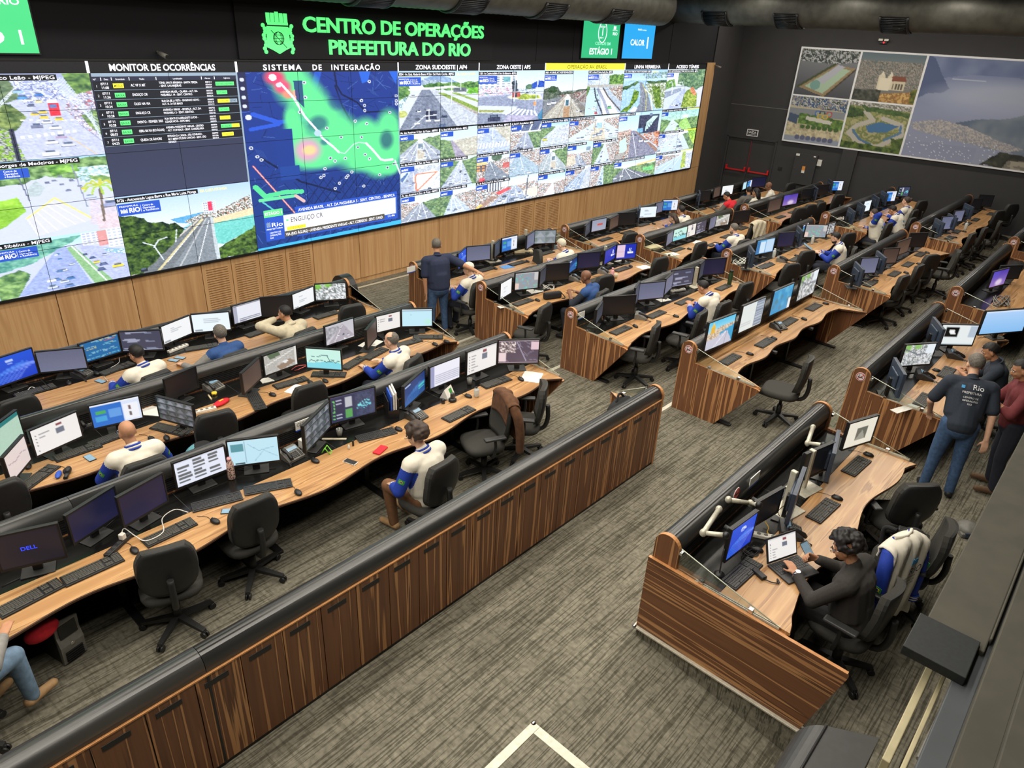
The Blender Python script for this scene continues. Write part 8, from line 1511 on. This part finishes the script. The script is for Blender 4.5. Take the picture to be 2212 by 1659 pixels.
# laptop, its charger, gooseneck microphone, backpack, jackets, tower computer
p = on('R5', 'F', 885, 1015); lt = thing('laptop', 'open grey laptop in front of curly-haired person', 'laptop', p, -.38)
bm = B(); abox(bm, -.17, .17, -.12, .12, 0, .018, bev=.004); obj('base', bm, 'plastic_dark', lt); bm = B(); [abox(bm, -.15+i*.0232, -.15+i*.0232+.02, .085-j*.026, .105-j*.026, .018, .021) for i in range(13) for j in range(5)]; abox(bm, -.05, .05, -.1, -.045, .018, .0187); obj('keys', bm, 'plastic_black', lt)
bm = B(); abox(bm, -.17, .17, -.004, .006, 0, .225, bev=.003); ls = obj('lid', bm, 'plastic_dark', lt, (0, .125, .018)); ls.rotation_euler = (-.35, 0, 0); picture('screen', scr('mail', 40, 26, 9), .31, .19, 'lit_screen', ls, Matrix.Translation((0, -.0065, .02)))
p = on('R5', 'F', 690, 1045); simple('power_adapter', 'black laptop adapter brick on raised desk', 'adapter', p, 1.2, [('brick', lambda bm: abox(bm, -.06, .06, -.028, .028, 0, .03, bev=.006), 'plastic_black'), ('lead', lambda bm: tube(bm, curve([(-.06, 0, .012), (-.11, -.03, .01), (-.14, -.08, .01), (-.1, -.1, .012), (-.13, -.07, .015)], 5), .005, 6), 'plastic_black')])
p = on('R5', 'F', 460, 1045); simple('gooseneck_microphone', 'black gooseneck microphone at the glass of raised desk', 'microphone', p, 0, [('base', lambda bm: lathe(bm, [(.045, 0), (.042, .02), (.015, .035)]), 'plastic_black'), ('neck', lambda bm: tube(bm, curve([(0, 0, .03), (.01, .01, .15), (.04, .02, .24)], 5), .006, 6), 'plastic_dark')])
p = on('R5', 'F', 1350, 800); q = chair('R5', p.x+.1, p.y-.30, .2, 'black chair with backpack on its seat', True); 
simple('backpack', 'black backpack on the chair beside curly-haired person', 'backpack', (q.location.x, q.location.y+.02, TZ['R5']+.515), -.3, [('body', lambda bm: (ell(bm, (0, 0, .17), (.19, .14, .2)), abox(bm, -.16, .16, -.12, .1, 0, .2, bev=.05)), 'black_cloth'), ('pocket', lambda bm: ell(bm, (0, -.12, .12), (.12, .05, .09)), 'mesh_back'), ('strap', lambda bm: tube(bm, curve([(-.08, .1, .32), (-.1, .2, .28), (-.1, .17, .05)], 5), .02, 6), 'black_cloth'), ('zip', lambda bm: abox(bm, -.05, .05, -.172, -.166, .16, .168), 'chrome')])
p = on('L2', 'A', 1235, 1225); simple('backpack', 'teal and black backpack hung over desk edge of second long desk', 'backpack', (p.x, p.y-.12, .093+.45), .2, [('body', lambda bm: (ell(bm, (0, 0, .16), (.17, .12, .19)),), 'teal_cloth'), ('flap', lambda bm: ell(bm, (0.04, -.02, .24), (.15, .12, .12)), 'black_cloth'), ('strap', lambda bm: tube(bm, curve([(-.07, -.1, .3), (-.1, -.17, .2), (-.08, -.12, .02)], 5), .018, 6), 'black_cloth')])
def find_chair(look): return [r[0] for r in REG if r[4] == look][0]
def draped(label, ch, mats_, name='jacket', length=.75, sleeves=True, prints=None, collar=None):
    t = tag(empty(name, ch.location, ch.rotation_euler.z), label, 'jacket')
    def fold(v): return .016*math.sin(v*9.0)+.010*math.sin(v*17+1)
    def sh(u, v):   # u 0..1 across, v 0..1 from front of the back pad over its top to the hem behind
        x = (u-.5)*(.43+.10*v); s = v*(length+.28)-.22
        if s < 0: y, z = -.175-.02*(1+s/.22), 1.055+s
        elif s < .12: a = PI*s/.12; y, z = -.245+.065*math.cos(a), 1.055+.035*math.sin(a)
        else: y, z = -.315-.03*math.sin((s-.12)*3), 1.055-(s-.12)
        z -= .06*abs(u-.5)**2*4; return Vector((x, y-(fold(u*2+v) if s > .05 else 0)*.9, z))
    bm = B(); sheet(bm, sh, 26, 34, 0); o = obj('body', bm, mats_, t); md = o.modifiers.new('thickness', 'SOLIDIFY'); md.thickness = .014; md.offset = 1
    if sleeves:
        for s in (-1, 1):
            bm = B(); pts = curve([(s*.18, -.25, 1.0), (s*.255, -.29, .88), (s*.28, -.32, .68), (s*.275, -.33, .47), (s*.28, -.34, .43)], 5); tube(bm, pts, [.062-.02*i/len(pts) for i in range(len(pts))], 12); sl = obj('sleeve', bm, mats_[1] if len(mats_) > 1 else mats_[0], t, smooth=True)
            if len(mats_) > 2:
                bm = B(); e = Vector((s*.28, -.34, .43)); [tube(bm, [e+Vector((0, 0, -.012*k)), e+Vector((0, -.001, -.012*k-.011))], .052, 12, k % 2) for k in range(5)]; obj('cuff', bm, [mats_[1], 'cloth_white'], sl)
    if collar:
        bm = B(); [tube(bm, [(x*.9, -.17-.05*(1-x*x*40)-.01*j, 1.05+.016*j) for x in (-.13, -.08, 0, .08, .13)], .014, 6, j % 2) for j in range(4)]; obj('collar', bm, collar, t)
    for q in prints or (): text(q[0], q[1], Matrix.Translation((q[2], -.375, q[3])) @ VERT, q[4], t, bold=.002)
    return t
draped('brown hooded jacket hanging over a black chair back at third long desk', find_chair('black chair draped with brown jacket'), ['brown_jacket'], length=.62)
draped('beige jacket hanging over a chair at second mid-room desk', find_chair('black chair draped with beige jacket'), ['hoodie_beige'], length=.4, sleeves=False)
pj = at(1945, 1225, z=.372+.75); cj = chair('R5', pj.x+.02, pj.y+.27, -.3, 'black chair draped with white-blue jacket', False)
jk = draped('white and royal-blue jacket with flag patch hanging over a chair back', cj, ['cloth_white', 'royal_blue', 'x'], length=.70, prints=[('RIO', .10, -.02, .78, 'mark_navy'), ('PREFEITURA', .028, -.06, .74, 'mark_navy'), ('CENTRO DE', .028, -.06, .70, 'mark_navy'), ('OPERAÇÕES', .028, -.06, .665, 'mark_navy'), ('▪', .2, -.0, .86, 'mark_blue')], collar=['royal_blue', 'cloth_white']) if False else draped('white and royal-blue jacket with flag patch hanging over a chair back', cj, ['cloth_white', 'royal_blue', 'mark_navy'], length=.82, prints=[('RIO', .10, -.02, .78, 'mark_navy'), ('PREFEITURA', .028, -.06, .74, 'mark_navy'), ('CENTRO DE', .028, -.06, .70, 'mark_navy'), ('OPERAÇÕES', .028, -.06, .665, 'mark_navy')], collar=['royal_blue', 'cloth_white'])
for s in (-1, 1):
    bm = B(); abox(bm, s*.336-.002, s*.336+.002, -.36, -.29, .70, .75); abox(bm, s*.338-.002, s*.338+.002, -.345, -.305, .712, .738, 1); cyl(bm, (s*.338, -.325, .725), (s*.342, -.325, .725), .01, mi=2); obj('sleeve_flag', bm, ['flag_green', 'flag_yellow', 'flag_blue'], jk)
bm = B(); [abox(bm, -.03+j*.02, -.015+j*.02, -.378, -.374, .89, .95-(j % 2)*.014) for j in range(4)]; obj('crest_print', bm, 'mark_blue', jk)
# mesh-backed chair by the raised desk
pm = at(*px('F', 1600, 620), z=.372+.78); cm = chair('R5', pm.x+.05, pm.y+.15, -.75, 'mesh-backed black chair behind jeans legs', True)
p = at(*px('C', 440, 1010), z=.186); tw = thing('computer_tower', 'grey-fronted tower computer on the carpet under third long desk', 'computer', p, .25)
bm = B(); abox(bm, -.09, .09, .0, .42, 0, .43, bev=.008); obj('case', bm, 'plastic_black', tw); bm = B(); prism(bm, [(-.095, 0, 0), (-.095, -.03, .02), (-.095, -.045, .2), (-.095, -.02, .3), (-.095, -.035, .43), (-.095, 0, .44)], (.19, 0, 0)); obj('front_panel', bm, 'plastic_grey', tw); bm = B(); [abox(bm, -.07, .07, -.05, -.03, .04+k*.022, .05+k*.022) for k in range(5)]; abox(bm, -.07, .07, -.038, -.02, .28, .41); obj('grille', bm, 'plastic_black', tw); bm = B(); cyl(bm, (0, -.046, .2), (0, -.05, .2), .016); obj('badge', bm, 'chrome', tw)
p = at(*px('C', 240, 840), z=.186+.5); simple('cloth_bundle', 'red cloth bundle hung under third long desk', 'cloth', (p.x, p.y, .186+.5), .2, [('cloth', lambda bm: ell(bm, (0, 0, -.02), (.13, .06, .09)), 'shirt_red')])
p = at(1328, 878, z=.279+.745); simple('black_bag', 'black bag slumped behind far end of the door-fronted counter', 'bag', (p.x-.08, -8.36+.34, .279+.745), .1, [('body', lambda bm: (ell(bm, (0, 0, .08), (.26, .09, .10)), ell(bm, (-.25, 0, .05), (.15, .07, .06))), 'black_cloth'), ('strap', lambda bm: tube(bm, curve([(-.1, 0, .16), (0, .02, .24), (.12, 0, .15)], 5), .014, 6), 'black_cloth')])
p = at(2088, 1150, z=.372); simple('floor_box', 'grey dome-shaped box with blue front on carpet by jeans person', 'box', p, .6, [('dome', lambda bm: (ell(bm, (0, 0, .05), (.13, .12, .08)), abox(bm, -.12, .12, -.11, .11, 0, .05, bev=.01)), 'plastic_grey'), ('front', lambda bm: abox(bm, -.13, -.11, -.08, .08, .01, .07, bev=.004), 'monitor_back')])
p = on('c', 'E', 370, 735); t = thing('tablet', 'black tablet held by bearded person', 'tablet', (p.x, p.y, p.z+.04), .5); t.rotation_euler = (.5, 0, .3); bm = B(); abox(bm, -.09, .09, -.12, .12, 0, .01, bev=.004); obj('body', bm, 'plastic_black', t); bm = B(); abox(bm, -.08, .08, -.11, .11, .01, .0105); obj('display', bm, 'phone_lcd', t)
# ------------------------------------------------------------------ gallery ledge under the viewpoint
LZ = 2.6
def ybar(px_, py_, z): return at(px_, py_, z=z).y
lg = thing('gallery_ledge', 'dark grey stepped ledge of the viewing gallery running along the right', 'ledge', (0, 0, 0))
def band(nm, pa, pb, z, x0, x1, m, th=.08):
    ya, yb = at(*pa, z=z).y, at(*pb, z=z).y; bm = B(); abox(bm, x0, x1, min(ya, yb), max(ya, yb), z-th, z, bev=.006); return obj(nm, bm, m, lg)
xs = at(1992, 1342, z=LZ).x
band('top_board', (2047, 1250), (2154, 1340), LZ, xs, 9, 'ledge_grey', .12); band('inner_board', (2154, 1340), (2180, 1290), LZ+.01, xs+.1, 9, 'ledge_grey', .1)
band('blue_channel', (1975, 1659), (2047, 1659), LZ-.03, -5.2, 9, 'ledge_blue', .05); band('back_board', (2049, 1659), (2150, 1659), LZ+.05, -5.2, 9, 'ledge_grey', .2); band('far_board', (2152, 1659), (2260, 1659), LZ+.10, -5.2, 9, 'ledge_grey', .25)
bm = B(); a, b2, c = at(1985, 1335, z=LZ+.02), at(2117, 1392, z=LZ+.02), at(1985, 1405, z=LZ+.02); abox(bm, c.x-.02, b2.x+.02, b2.y, a.y+.005, LZ-.03, LZ+.02, bev=.004); obj('end_block', bm, 'block_black', lg)
for n, (pa, pb) in enumerate((((1906, 1636), (1921, 1652)), ((1944, 1659), (1958, 1659)))):
    ya, yb = at(*pa, z=2.45).y, at(*pb, z=2.45).y; e = at(2014 if n == 0 else 2050, 1416 if n == 0 else 1430, z=2.45).x; s0 = at(1905, 1638, z=2.45).x
    t = thing('timber_slat', ['wider pale timber slat beside the gallery ledge', 'narrow pale timber slat next to gallery ledge'][n], 'slat', (0, 0, 0)); bm = B(); abox(bm, s0 if n == 0 else s0-.2, e, min(ya, yb), max(ya, yb), 2.33, 2.45, bev=.004); obj('board', bm, 'slat_beige', t)
    bm = B(); abox(bm, e-.03, e-.01, min(ya, yb)+.002, max(ya, yb)-.002, 1.7, 2.33); obj('bracket', bm, 'plastic_black', t)
bm = B(); a = at(1985, 1640, z=2.5); b2 = at(2080, 1445, z=2.5); tube(bm, [a, b2], .012, 7); t = obj('tube_light', bm, 'plastic_grey'); tag(t, 'thin grey tube fixed along the gallery ledge', 'tube')
# black rounded equipment hood below the gallery
t = thing('equipment_hood', 'big black rounded equipment hood in front of the raised desk end', 'hood', (0, 0, 0)); EZ = 2.35
a, b2, c, d = at(1752, 1540, z=EZ), at(1785, 1568, z=EZ), at(1897, 1600, z=EZ-.02), at(1690, 1640, z=EZ)
e = at(1720, 1720, z=EZ); nrm = (Vector((a.x, a.y, 0))-Vector((e.x, e.y, 0))).normalized()
u = Vector((c.x-b2.x, c.y-b2.y, 0)); wd = u.length; u.normalize(); v = Vector((-u.y, u.x, 0)); 
if v.y > 0: v = -v
v = (Vector((d.x-a.x, d.y-a.y, 0))).normalized()
bm = B(); prof = [(-.115, -.5), (-.115, -.12)]+[(-.0-.115*math.cos(k*PI/2/8), -.12+.12*math.sin(k*PI/2/8)) for k in range(1, 9)]
O = Vector((b2.x, b2.y, EZ)); f0 = [O+u*x*1.0+Vector((0, 0, z)) for x, z in prof]+[O+u*wd+Vector((0, 0, 0)), O+u*wd+Vector((0, 0, -.5))]; prism(bm, f0, v*.8); obj('shell', bm, 'plastic_dark', t)
bm = B(); tube(bm, [O+Vector((0, 0, .002)), O+v*.8+Vector((0, 0, .002))], .006, 6); obj('seam', bm, 'plastic_black', t)
# ------------------------------------------------------------------ labels of the repeated things, counted along each desk from its end
ORD = ['first', 'second', 'third', 'fourth', 'fifth', 'sixth', 'seventh', 'eighth', 'ninth', 'tenth', 'eleventh', 'twelfth', 'thirteenth', 'fourteenth', 'fifteenth', 'sixteenth']
grp = {}
for r in REG: grp.setdefault((r[1], r[2]), []).append(r)
for (kind, row), L_ in grp.items():
    L_.sort(key=lambda r: -r[3] if row[0] == 'L' else r[3]); end = 'aisle' if row[0] == 'L' else 'post'
    where = {'chair': 'at', 'monitor': 'on'}.get(kind, 'on')
    for i, (o, k, rw, key, look) in enumerate(L_):
        o['label'] = look+', %s from %s %s %s' % (ORD[i], end, where, ROWP[row])
# prototypes were only patterns to copy from
for p in PROTO:
    for c in list(KIDS.get(p.name, [])):
        for g in list(KIDS.get(c.name, [])): bpy.data.objects.remove(g)
        bpy.data.objects.remove(c)
    bpy.data.objects.remove(p)
